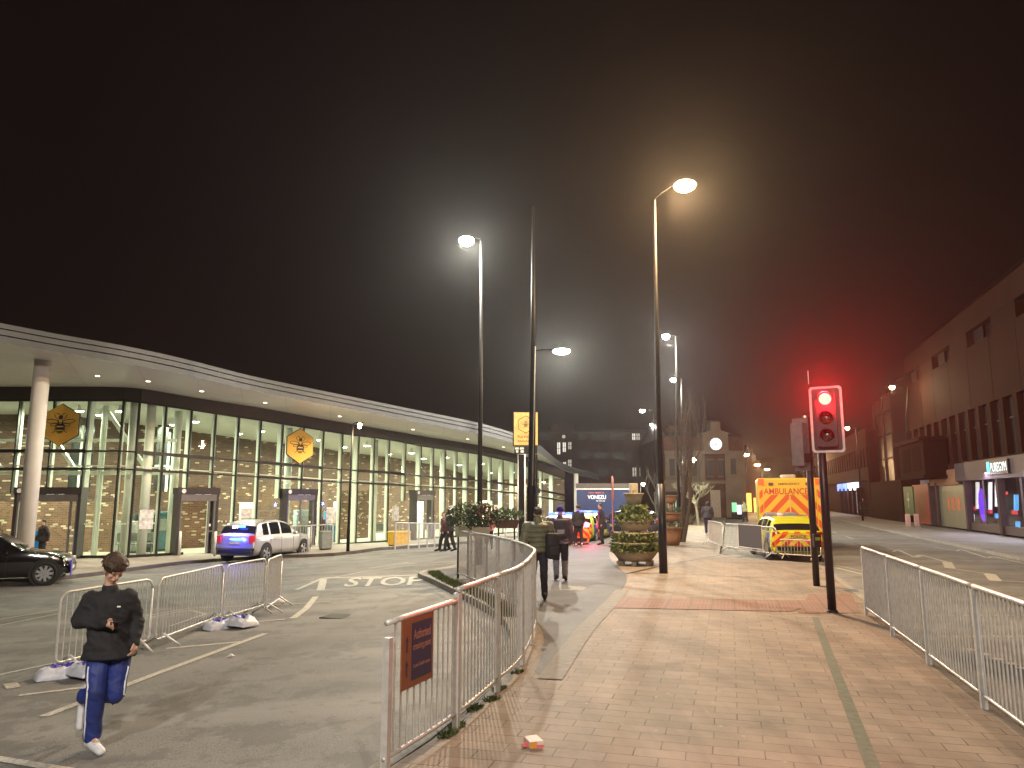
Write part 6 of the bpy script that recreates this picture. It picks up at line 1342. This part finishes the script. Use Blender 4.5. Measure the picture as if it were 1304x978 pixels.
W_ = ua - ub; M = Matrix(((-UU.x, 0, -NN.x, 0), (-UU.y, 0, -NN.y, 0), (0, 1, 0, 0), (0, 0, 0, 1)))
Mc = Matrix.Translation(RF((ua + ub) / 2, n0 - .265, zc) - origin(S1)) @ M
text_mb('PUREGYM', W_ * .80, .46, Mc @ Matrix.Translation((W_ * .10, 0, 0)), .002, bold=-.004).build('lettering', mat('sign_white_lit', (.8, .9, .9), .4, emit=(.70, .95, 1), es=1.8), S1)
mb = MB(); mb.add([Mc @ V(p) for p in ((-W_ * .5, -.3, .002), (-W_ * .36, -.3, .002), (-W_ * .36, .3, .002), (-W_ * .5, .3, .002))], [(0, 1, 2, 3)]); mb.build('cyan_block', mat('sign_cyan_lit', (.05, .5, .6), .4, emit=(.02, .60, .72), es=2.4), S1)
G1 = thing('green_board', 'tall green board with pale cross emblem beside the red-lit shutter', 'sign', tuple(RF(uOf(1157, n0)[0], n0 - .9)))
ua, ub = uOf(1152, n0 - .9)[0], uOf(1163.5, n0 - .9)[0]; rbox(MB(), ub, ua, n0 - .95, n0 - .85, .7, 2.75).build('board', mat('board_green', (.015, .09, .035), .5, 0, .1, 2), G1, world=True)
mb = MB(); um = (ua + ub) / 2; rbox(mb, um - .06, um + .06, n0 - .965, n0 - .951, 1.2, 2.3); rbox(mb, um - .35, um + .35, n0 - .967, n0 - .9655, 1.75, 1.9); mb.build('cross_emblem', mat('board_pale', (.35, .5, .36), .6), G1, world=True)
for x in (ua - .05, ub + .05): rbox(MB(), x - .04, x + .04, n0 - .94, n0 - .86, .1, .71).build('leg', FRB, G1, world=True)
for px in (1157, 1168): p = G(px, 672, 0); t = thing('barrier_post', 'short pale traffic block in front of the red-lit shutter', 'traffic block', (p.x, p.y, 0), R(-16), 'pale blocks by the red shutter'); MB().prism([(-.2, -.16, 0), (.2, -.16, 0), (.2, .16, 0), (-.2, .16, 0)], (0, 0, .1)).build('base', CONC, t); MB().box((0, 0, .5), (.3, .2, .8), bev=.04).build('block', mat('block_red_lit', (.55, .33, .3), .6), t)  # pink is the red light on the blocks, put into their colour
# low dark wall and glass stair tower
D1 = thing('stair_tower', 'tall glazed stair tower with pale frame on a dark base', 'building', tuple(RF(uOf(1130, n0)[0], n0)))
ua, ub = uOf(1109, n0)[0], uOf(1149, n0)[0]; rbox(MB(), ub, ua, n0, n0 + 6, 0, 3.4).build('base', CLAD2, D1, world=True)
rbox(MB(), uOf(1143, n0 + 1)[0], uOf(1121, n0 + 1)[0], n0 + 1, n0 + 5, 3.4, 11.2).build('shaft', NGT, D1, world=True)
for x in (1121, 1132, 1143): uu = uOf(x, n0 + .95)[0]; rbox(MB(), uu - .1, uu + .1, n0 + .85, n0 + .99, 3.42, 11.4).build('mullion', PIER, D1, world=True)
for z in (5.5, 7.7, 9.8, 11.3): rbox(MB(), uOf(1143, n0 + .95)[0], uOf(1121, n0 + .95)[0], n0 + .90, n0 + .992, z, z + .12).build('transom', PIER, D1, world=True)
# further shops with a lit front
ua, ub = 130, uOf(1108, n0)[0]; B2 = thing('corner_shops', 'two storey corner building with lit blue and white shop front', 'building', tuple(RF(ub, n0)))
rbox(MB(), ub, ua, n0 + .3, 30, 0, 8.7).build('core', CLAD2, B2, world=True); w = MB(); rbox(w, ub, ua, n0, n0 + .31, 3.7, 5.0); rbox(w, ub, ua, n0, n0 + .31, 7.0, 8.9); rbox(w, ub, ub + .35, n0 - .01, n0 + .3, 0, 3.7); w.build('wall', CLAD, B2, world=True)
for k in range(22):
    uu = ub + .6 + k * 1.9; rbox(MB(), uu, uu + .7, n0 + .01, n0 + .3, 5.0, 7.0).build('pier', CLAD, B2, world=True)
    rbox(MB(), uu + .7, uu + 1.9, n0 + .2, n0 + .26, 5.0, 7.0).build('window', NGT, B2, world=True)
ua2, ub2 = uOf(1068, n0)[0], uOf(1095, n0)[0]; a, b = min(ua2, ub2), max(ua2, ub2)
sl = mat('shop_light_white', (.8, .85, .9), .4, emit=(.75, .88, 1), es=1.6); sb = mat('shop_light_blue', (.1, .2, .6), .4, emit=(.10, .22, 1), es=2.2)
for k, (f0, f1) in enumerate(((0, .22), (.25, .45), (.5, .68), (.74, .98))): rbox(MB(), a + (b - a) * f0, a + (b - a) * f1, n0 - .15, n0 - .02, 2.75, 3.6).build('lit_sign', sl if k in (0, 1) else sb, B2, world=True)
for k in range(5): f = k / 5; rbox(MB(), a + (b - a) * f - .3, a + (b - a) * f + .5, n0 - .25, n0 + .31, .1, 3.0).build('shop_pier', CLAD2, B2, world=True); rbox(MB(), a + (b - a) * f + .5, a + (b - a) * (f + .2) - .3, n0 + .1, n0 + .299, .3, 2.6).build('lit_window', mat('shop_window_lit', (.7, .6, .5), .4, emit=(1, .75, .55) if k % 2 else (.8, .9, 1), es=1.0 + .4 * (k % 2)), B2, world=True)
c = RF((a + b) / 2, n0 - 1.2, 2.9); light('shop_light', 'POINT', tuple(c - origin(B2)), 160, (.7, .8, 1), B2, .2)
p = RF(uOf(1098, n0 - 1.5)[0], n0 - 1.5, .12); person('person in dark coat walking past the far lit shop front', p, R(160), pose(1.76, .2), DKJ, BLKC, DKSH, HAIRD, vox=.035, baggy=1.2)
# taller blocks set back
def block(name, label, u0_, u1_, n0_, n1_, h, m_, cap=True):
    t = thing(name, label, 'building', tuple(RF(u0_, n0_))); rbox(MB(), u0_, u1_, n0_, n1_, 0, h).build('wall', m_, t, world=True)
    if cap: rbox(MB(), u0_ - .2, u1_ + .2, n0_ - .2, n1_ + .2, h, h + .5).build('parapet', CLAD, t, world=True)
    for k in range(int((u1_ - u0_) / 4)):
        for z in range(4, int(h) - 2, 4): rbox(MB(), u0_ + k * 4 + 1, u0_ + k * 4 + 2.6, n0_ - .05, n0_ + .02, z, z + 1.8).build('window', NGT, t, world=True)
    return t
block('office_block', 'tall block set back behind the shop roofline, barely lit', uOf(1192, 20)[0] - 30, uOf(1192, 20)[0], 20, 36, 17.5, CLAD)
block('office_block', 'dim tall block rising behind the stair tower', uOf(1170, 24)[0] - 6, uOf(1128, 24)[0] - 6, 24, 40, 18.5, CLAD2)

# ------------------------------------------------------------------ clock building, dark brick block, far houses
STONE = mat('clock_stone', (.15, .115, .085), .8, 0, .18, .8, .2, 12); BRK = brickwall('house_brick', (.13, .06, .042), (.2, .10, .07), (.3, .2, .15), .1)
BRKP = mat('far_brick', (.075, .035, .025), .85, 0, .25, 1.2)
Yc = 74.0; spec(STONE, .1); spec(BRKP, .1)
def W2(px, py, Y=Yc): return atY(px, py, Y)
def yb(mb, x0, x1, y0, y1, Y0, dY, mi=0):
    """box whose front, at depth Y0, spans these pixels; it runs dY further back"""
    a, b = W2(x0, y1, Y0), W2(x1, y0, Y0); mb.prism([(a.x, Y0, a.z), (b.x, Y0, a.z), (b.x, Y0 + dY, a.z), (a.x, Y0 + dY, a.z)], (0, 0, b.z - a.z), mi); return mb
gy = W2(900, 659).z
CB = thing('clock_building', 'old stone and brick building with lit round clock in its gable', 'building', (W2(895, 633).x, Yc, 0))
yb(MB(), 848, 946, 556, 660, Yc, 14).build('wall', BRKP, CB, world=True); yb(MB(), 846, 948, 574, 578, Yc - .3, .31).build('cornice', STONE, CB, world=True); yb(MB(), 846, 948, 612, 616, Yc - .25, .26).build('string_course', STONE, CB, world=True)
yb(MB(), 848, 897, 578, 612, Yc - .12, .125).build('stone_panel', STONE, CB, world=True); yb(MB(), 926, 948, 578, 659, Yc - .2, .205).build('corner_pier', STONE, CB, world=True); yb(MB(), 846, 862, 616, 659, Yc - .2, .205).build('corner_pier', STONE, CB, world=True)
yb(MB(), 896, 927, 552, 578, Yc - .6, .65).build('clock_stage', STONE, CB, world=True)
a, b, c = W2(893, 552, Yc - .7), W2(930, 552, Yc - .7), W2(911.5, 545, Yc - .7); MB().prism([a, b, c], (0, .9, 0)).build('pediment', STONE, CB, world=True)
yb(MB(), 905, 917, 537, 548, Yc + .5, 1.5).build('chimney', STONE, CB, world=True); yb(MB(), 850, 858, 542, 557, Yc + 2, 1.2).build('chimney', BRKP, CB, world=True)
a, b = W2(848, 556), W2(946, 556); MB().prism([(a.x, Yc, a.z), (a.x, Yc + 14, a.z), (a.x, Yc + 7, a.z + 2.4)], (b.x - a.x, 0, 0)).build('roof', mat('slate_roof', (.06, .05, .052), .6, 0, .2, 2), CB, world=True)
cc = W2(911.5, 565.5, Yc - .66); s_ = FPX / cc.dot(FW); rad = 8 / s_; Mf = Matrix(((1, 0, 0), (0, 0, -1), (0, 1, 0)))
cf = MB().lathe([(rad, 0), (rad * .98, .05)], cc, 36, M=Mf).build('clock_face', mat('clock_lit', (.9, .9, .95), .4, emit=(.88, .88, 1), es=1.7), CB, world=True)
mb = MB(); q = cc + V((0, -.06, 0))
for k in range(12): a_ = k * math.pi / 6; mb.beam(q + V((math.sin(a_), 0, math.cos(a_))) * rad * .72, q + V((math.sin(a_), 0, math.cos(a_))) * rad * .88, .03, .05)
mb.build('numerals', BEEBK, cf, world=True)
for ang, L_, nm in ((130, .55, 'hour_hand'), (245, .75, 'minute_hand')): a_ = R(ang); mb = MB(); mb.beam(q - V((math.sin(a_), 0, math.cos(a_))) * rad * .1 + V((0, -.015, 0)), q + V((math.sin(a_), 0, math.cos(a_))) * rad * L_ + V((0, -.015, 0)), .03, .09); mb.build(nm, BEEBK, cf, world=True)
mb = MB(); mb.tube([cc + V((math.sin(a_), 0, math.cos(a_))) * rad * 1.08 + V((0, -.05, 0)) for a_ in [k * math.pi / 16 for k in range(33)]], .09, 8); mb.build('clock_rim', STONE, CB, smooth=True, world=True)
for x0, x1, y0, y1 in ((853, 859, 584, 606), (866, 872, 584, 606), (880, 887, 584, 606), (902, 908, 586, 606), (915, 921, 586, 606), (931, 937, 584, 604), (868, 876, 624, 645), (884, 891, 624, 645)):
    q_ = yb(MB(), x0, x1, y0, y1, Yc - .22, .1).build('window', NGT, CB, world=True); mb = MB(); yb(mb, x0 - .8, x1 + .8, y1, y1 + 1.2, Yc - .32, .2); mb.build('sill', STONE, q_, world=True); yb(MB(), x0 - .8, x1 + .8, y0 - 1.6, y0, Yc - .3, .18).build('lintel', STONE, q_, world=True)
yb(MB(), 906, 917, 624, 659, Yc - .15, .1).build('door', mat('pale_door', (.34, .27, .21), .6), CB, world=True)
# dark brick block
Yd = 92.0; DBM = mat('dark_block_brick', (.055, .035, .032), .85, 0, .25, .6); DB = thing('brick_block', 'dark four storey brick block behind the hoarding with few lit windows', 'building', (W2(760, 633, Yd).x, Yd, 0))
yb(MB(), 640, 842, 551, 662, Yd, 15).build('wall', DBM, DB, world=True); yb(MB(), 640, 843, 547, 551, Yd - .3, 15.6).build('parapet', mat('coping', (.05, .04, .037), .8), DB, world=True)
a, b = W2(703, 551, Yd - .35), W2(731, 551, Yd - .35); c = W2(717, 541, Yd - .35); MB().prism([a, b, V((b.x, b.y, c.z - .1)), V((c.x + .5, c.y, c.z + .3)), V((c.x - .5, c.y, c.z + .3)), V((a.x, a.y, c.z - .1))], (0, 1.2, 0)).build('gable', DBM, DB, world=True)
LW = mat('window_lit_white', (.7, .7, .65), .4, emit=(1, .96, .85), es=.75); LWD = mat('window_lit_dim', (.4, .4, .37), .4, emit=(1, .92, .78), es=.28); DWN = mat('window_dark_grey', (.03, .027, .027), .5)
for x, y, w_, h_, m_ in ((711.5, 571, 3.6, 15, LW), (718.6, 569.5, 3.6, 12, LW), (725.6, 567.5, 3.8, 9, LWD), (719, 591, 3.4, 5, LW), (725.6, 590, 4, 9, LWD), (807, 556, 3.4, 8, LW), (812.6, 556, 4, 8, LWD), (808, 601, 4.5, 11, LWD), (817, 601, 4.5, 11, LWD), (695, 555, 10, 9, DWN), (742, 556, 11, 8, DWN), (762, 556, 16, 9, DWN), (786, 555, 17, 9, DWN), (745, 580, 11, 9, DWN), (765, 580, 14, 9, DWN), (788, 580, 14, 9, DWN), (745, 602, 11, 9, DWN), (768, 602, 12, 9, DWN), (788, 602, 11, 9, DWN)):
    q_ = yb(MB(), x - w_ / 2, x + w_ / 2, y - h_ / 2, y + h_ / 2, Yd - .06, .1).build('window', m_, DB, world=True)
    mb = MB(); yb(mb, x - .25, x + .25, y - h_ / 2, y + h_ / 2, Yd - .12, .06); yb(mb, x - w_ / 2, x + w_ / 2, y - .25, y + .25, Yd - .115, .055); mb.build('glazing_bar', BEEBK, q_, world=True)
c = W2(717.8, 556, Yd - .1); MB().lathe([(.22, 0), (.22, .06)], c, 16, M=Mf).build('round_window', LWD, DB, world=True)
# blue advertising hoarding below it
Yh = 56.0; HB = thing('hoarding', 'blue advertising hoarding with white lettering behind the emergency cars', 'hoarding', (W2(770, 650, Yh).x, Yh, 0))
yb(MB(), 735, 806, 623.5, 660, Yh, .3).build('panel', mat('hoarding_blue', (.012, .025, .08), .4, 0, .5, .5, emit=(.05, .11, .42), es=.08), HB, world=True); yb(MB(), 734, 807, 615.5, 622, Yh - .05, .5).build('fascia', mat('hoarding_fascia', (.09, .07, .06), .6), HB, world=True); yb(MB(), 734, 807, 622, 623.4, Yh - .08, .3).build('edge_strip', LOGO, HB, world=True)
k = Yh / 942
def htext(s, px, py, wpx, hpx, m_): q = W2(px, py, Yh - .02); text_mb(s, wpx * k, hpx * k, Matrix(((1, 0, 0, q.x), (0, 0, -1, q.y), (0, 1, 0, q.z), (0, 0, 0, 1))) if False else Matrix.Translation(q - origin(HB)) @ Matrix(((1, 0, 0, 0), (0, 0, -1, 0), (0, 1, 0, 0), (0, 0, 0, 1))), .002).build('lettering', m_, HB)
htext('YOU NEED A', 759, 627.5, 20, 1.8, mat('letters_lit_red', (.6, .1, .1), .4, emit=(.8, .15, .12), es=.5)); htext('VONEZU', 760, 633, 23, 5, mat('letters_lit_white', (.8, .8, .8), .4, emit=(.8, .85, .95), es=.55)); htext('for the city', 765, 638, 11, 1.8, mat('letters_lit_white', (.8, .8, .8), .4))
for x in (737, 770, 804): p = W2(x, 640, Yh + .5); MB().box((p.x, Yh + .42, .8), (.14, .14, 2.4)).build('post', DKST, HB, world=True)
# small lit shelter and low shop left of the clock building
SH = thing('kiosk', 'small glazed kiosk with greenish lights left of the bare tree', 'kiosk', (W2(855, 650, 66).x, 66, 0)); yb(MB(), 843, 866, 626, 631, 66, 3).build('roof', DKST, SH, world=True); yb(MB(), 844, 850, 631, 658, 66.1, 2.8).build('side_wall', STONE, SH, world=True)
yb(MB(), 851, 866, 631, 652, 66.3, .1).build('lit_glass', mat('kiosk_lit', (.4, .5, .4), .3, emit=(.6, .85, .6), es=.35), SH, world=True)
for x in (855, 858.5, 862): yb(MB(), x, x + .8, 631, 652, 66.2, .08).build('mullion', DKST, SH, world=True)
# terrace running away on the left side of the road
for k, (x0, x1, y0, Y, lb) in enumerate(((949, 957, 582, 92, 'brick house just right of the clock building'), (955, 963, 588, 108, 'brick house with pale chimney further down the road'), (961, 968, 596, 126, 'small brick house nearest the top left of the ambulance'))):
    t = thing('terrace_house', lb, 'house', (W2(x0, 640, Y).x, Y, 0)); yb(MB(), x0, x1, y0, 653, Y, 14).build('wall', BRKP, t, world=True); a, b = W2(x0, y0, Y), W2(x1, y0, Y); MB().prism([a, b, (a + b) / 2 + V((0, 0, 1.6))], (0, 14, 0)).build('roof', mat('slate_roof', (.06, .05, .052), .6), t, world=True)
    yb(MB(), x1 - 2.2, x1 - .6, y0 - 9, y0 - 1, Y + 3, 1).build('chimney', STONE, t, world=True)
    for yy in (y0 + 10, y0 + 26): yb(MB(), x0 + 2, x0 + 5, yy, yy + 9, Y - .05, .04).build('window', NGT, t, world=True)
    yb(MB(), x0 + .5, x1 - .5, y0 + 46, 652, Y - .07, .05).build('shop_window', mat('amber_shop', (.7, .4, .1), .4, emit=(1, .55, .12), es=1.4 if k == 0 else .5), t, world=True)
    light('shop_light', 'POINT', tuple(W2((x0 + x1) / 2, 640, Y - 1.2) - origin(t)), 180, (1, .55, .15), t, .2)
q = W2(936, 645, 70); t = thing('shop_screen', 'small green and white lit advert panel by the clock building corner', 'advert panel', (q.x, 70, 0)); yb(MB(), 933, 938, 640, 652, 70, .2).build('green_screen', mat('screen_green', (.1, .5, .2), .4, emit=(.4, 1, .6), es=.8), t, world=True); yb(MB(), 939, 944, 643, 655, 70, .2).build('white_screen', mat('screen_white', (.7, .7, .8), .4, emit=(.8, .85, 1), es=1.0), t, world=True); yb(MB(), 932.5, 944.5, 652, 658, 70.02, .15).build('base', DKST, t, world=True)
p = W2(949, 655, 60); p.z = 0; person('person in pale vest far off beside the amber shop window', p, R(30), pose(1.75, .12), mat('vest_pale', (.45, .5, .3), .6), BLKC, DKSH, HAIRD, vox=.035, baggy=1.2)
# sky-line of distant roofs closing the road
t = block('far_terrace', 'dim roofline closing the far end of the road', 150, 165, -22, 40, 9, CLAD2)

# ------------------------------------------------------------------ bare trees
def bare_tree(base, h, spread, label, seed, stems=1, lift=.3, rad=.12, depth=5, upright=.75, mult=3, bark=None, thin=.52):
    bark = bark or BARK
    rnd = random.Random(seed); t = thing('bare_tree', label, 'tree', tuple(base)); tk = MB(); br_ = MB()
    def grow(mb, p, d, L, r, lev):
        pts = [p]; rr = [r]; n = 4; q = V(p)
        for i in range(n): d = (d + V((rnd.gauss(0, .12), rnd.gauss(0, .12), .06 * upright))).normalized(); q = q + d * L / n; pts.append(q.copy()); rr.append(r * (1 - .42 * (i + 1) / n))
        mb.tube(pts, rr, 7 if r > .03 else 4, cap=False)
        if lev <= 0: return
        for k in range(mult if lev > 1 else mult + 1):
            f = rnd.uniform(.45, 1); i = min(int(f * n), n - 1); s = pts[i].lerp(pts[i + 1], f * n - i); a = rnd.uniform(0, 6.283)
            sd = V((math.cos(a), math.sin(a), 0)) * spread + V((0, 0, upright)); nd = (d * .7 + sd * .8).normalized(); grow(br_, s, nd, L * rnd.uniform(.55, .78), r * thin, lev - 1)
    for s in range(stems):
        a = s * 2.4 + .4; d = V((math.cos(a) * .10 * (stems > 1), math.sin(a) * .10 * (stems > 1), 1)).normalized(); grow(tk, V((math.cos(a) * .1 * (stems > 1), math.sin(a) * .1 * (stems > 1), -.05)), d, h * lift, rad, depth)
    tk.build('trunk', bark, t, smooth=True); br_.build('crown', bark, t, smooth=True); return t
bare_tree(z0(G(868, 690)), 7.2, .32, 'tall upright bare tree with several dark stems behind the terracotta planter', 4, 3, .42, .10, 4, 1.1)
bare_tree(z0(G(890, 669)), 5.4, 1.25, 'rounded bare tree lit from a street lamp in front of the clock building', 11, 1, .34, .12, 5, .62, 3, mat('lamplit_bark', (.15, .135, .09), .8, 0, .2, 12), .60)  # bark colour lightened so that this crown looks lamplit
bare_tree(z0(atY(838, 652, 60) * 1), 7.0, .7, 'faint bare tree between the flower tower and clock building', 17, 1, .36, .12, 4, .7)
bare_tree(z0(G(883, 664)), 6.5, .45, 'slim bare tree left of the rounded lit tree', 23, 1, .42, .09, 4, 1.0)
# ------------------------------------------------------------------ render settings
cy = S.cycles
cy.use_denoising = True
cy.max_bounces = 6; cy.diffuse_bounces = 3; cy.glossy_bounces = 3; cy.transmission_bounces = 4; cy.transparent_max_bounces = 12; cy.volume_bounces = 0
cy.sample_clamp_indirect = 4; cy.caustics_reflective = False; cy.caustics_refractive = False
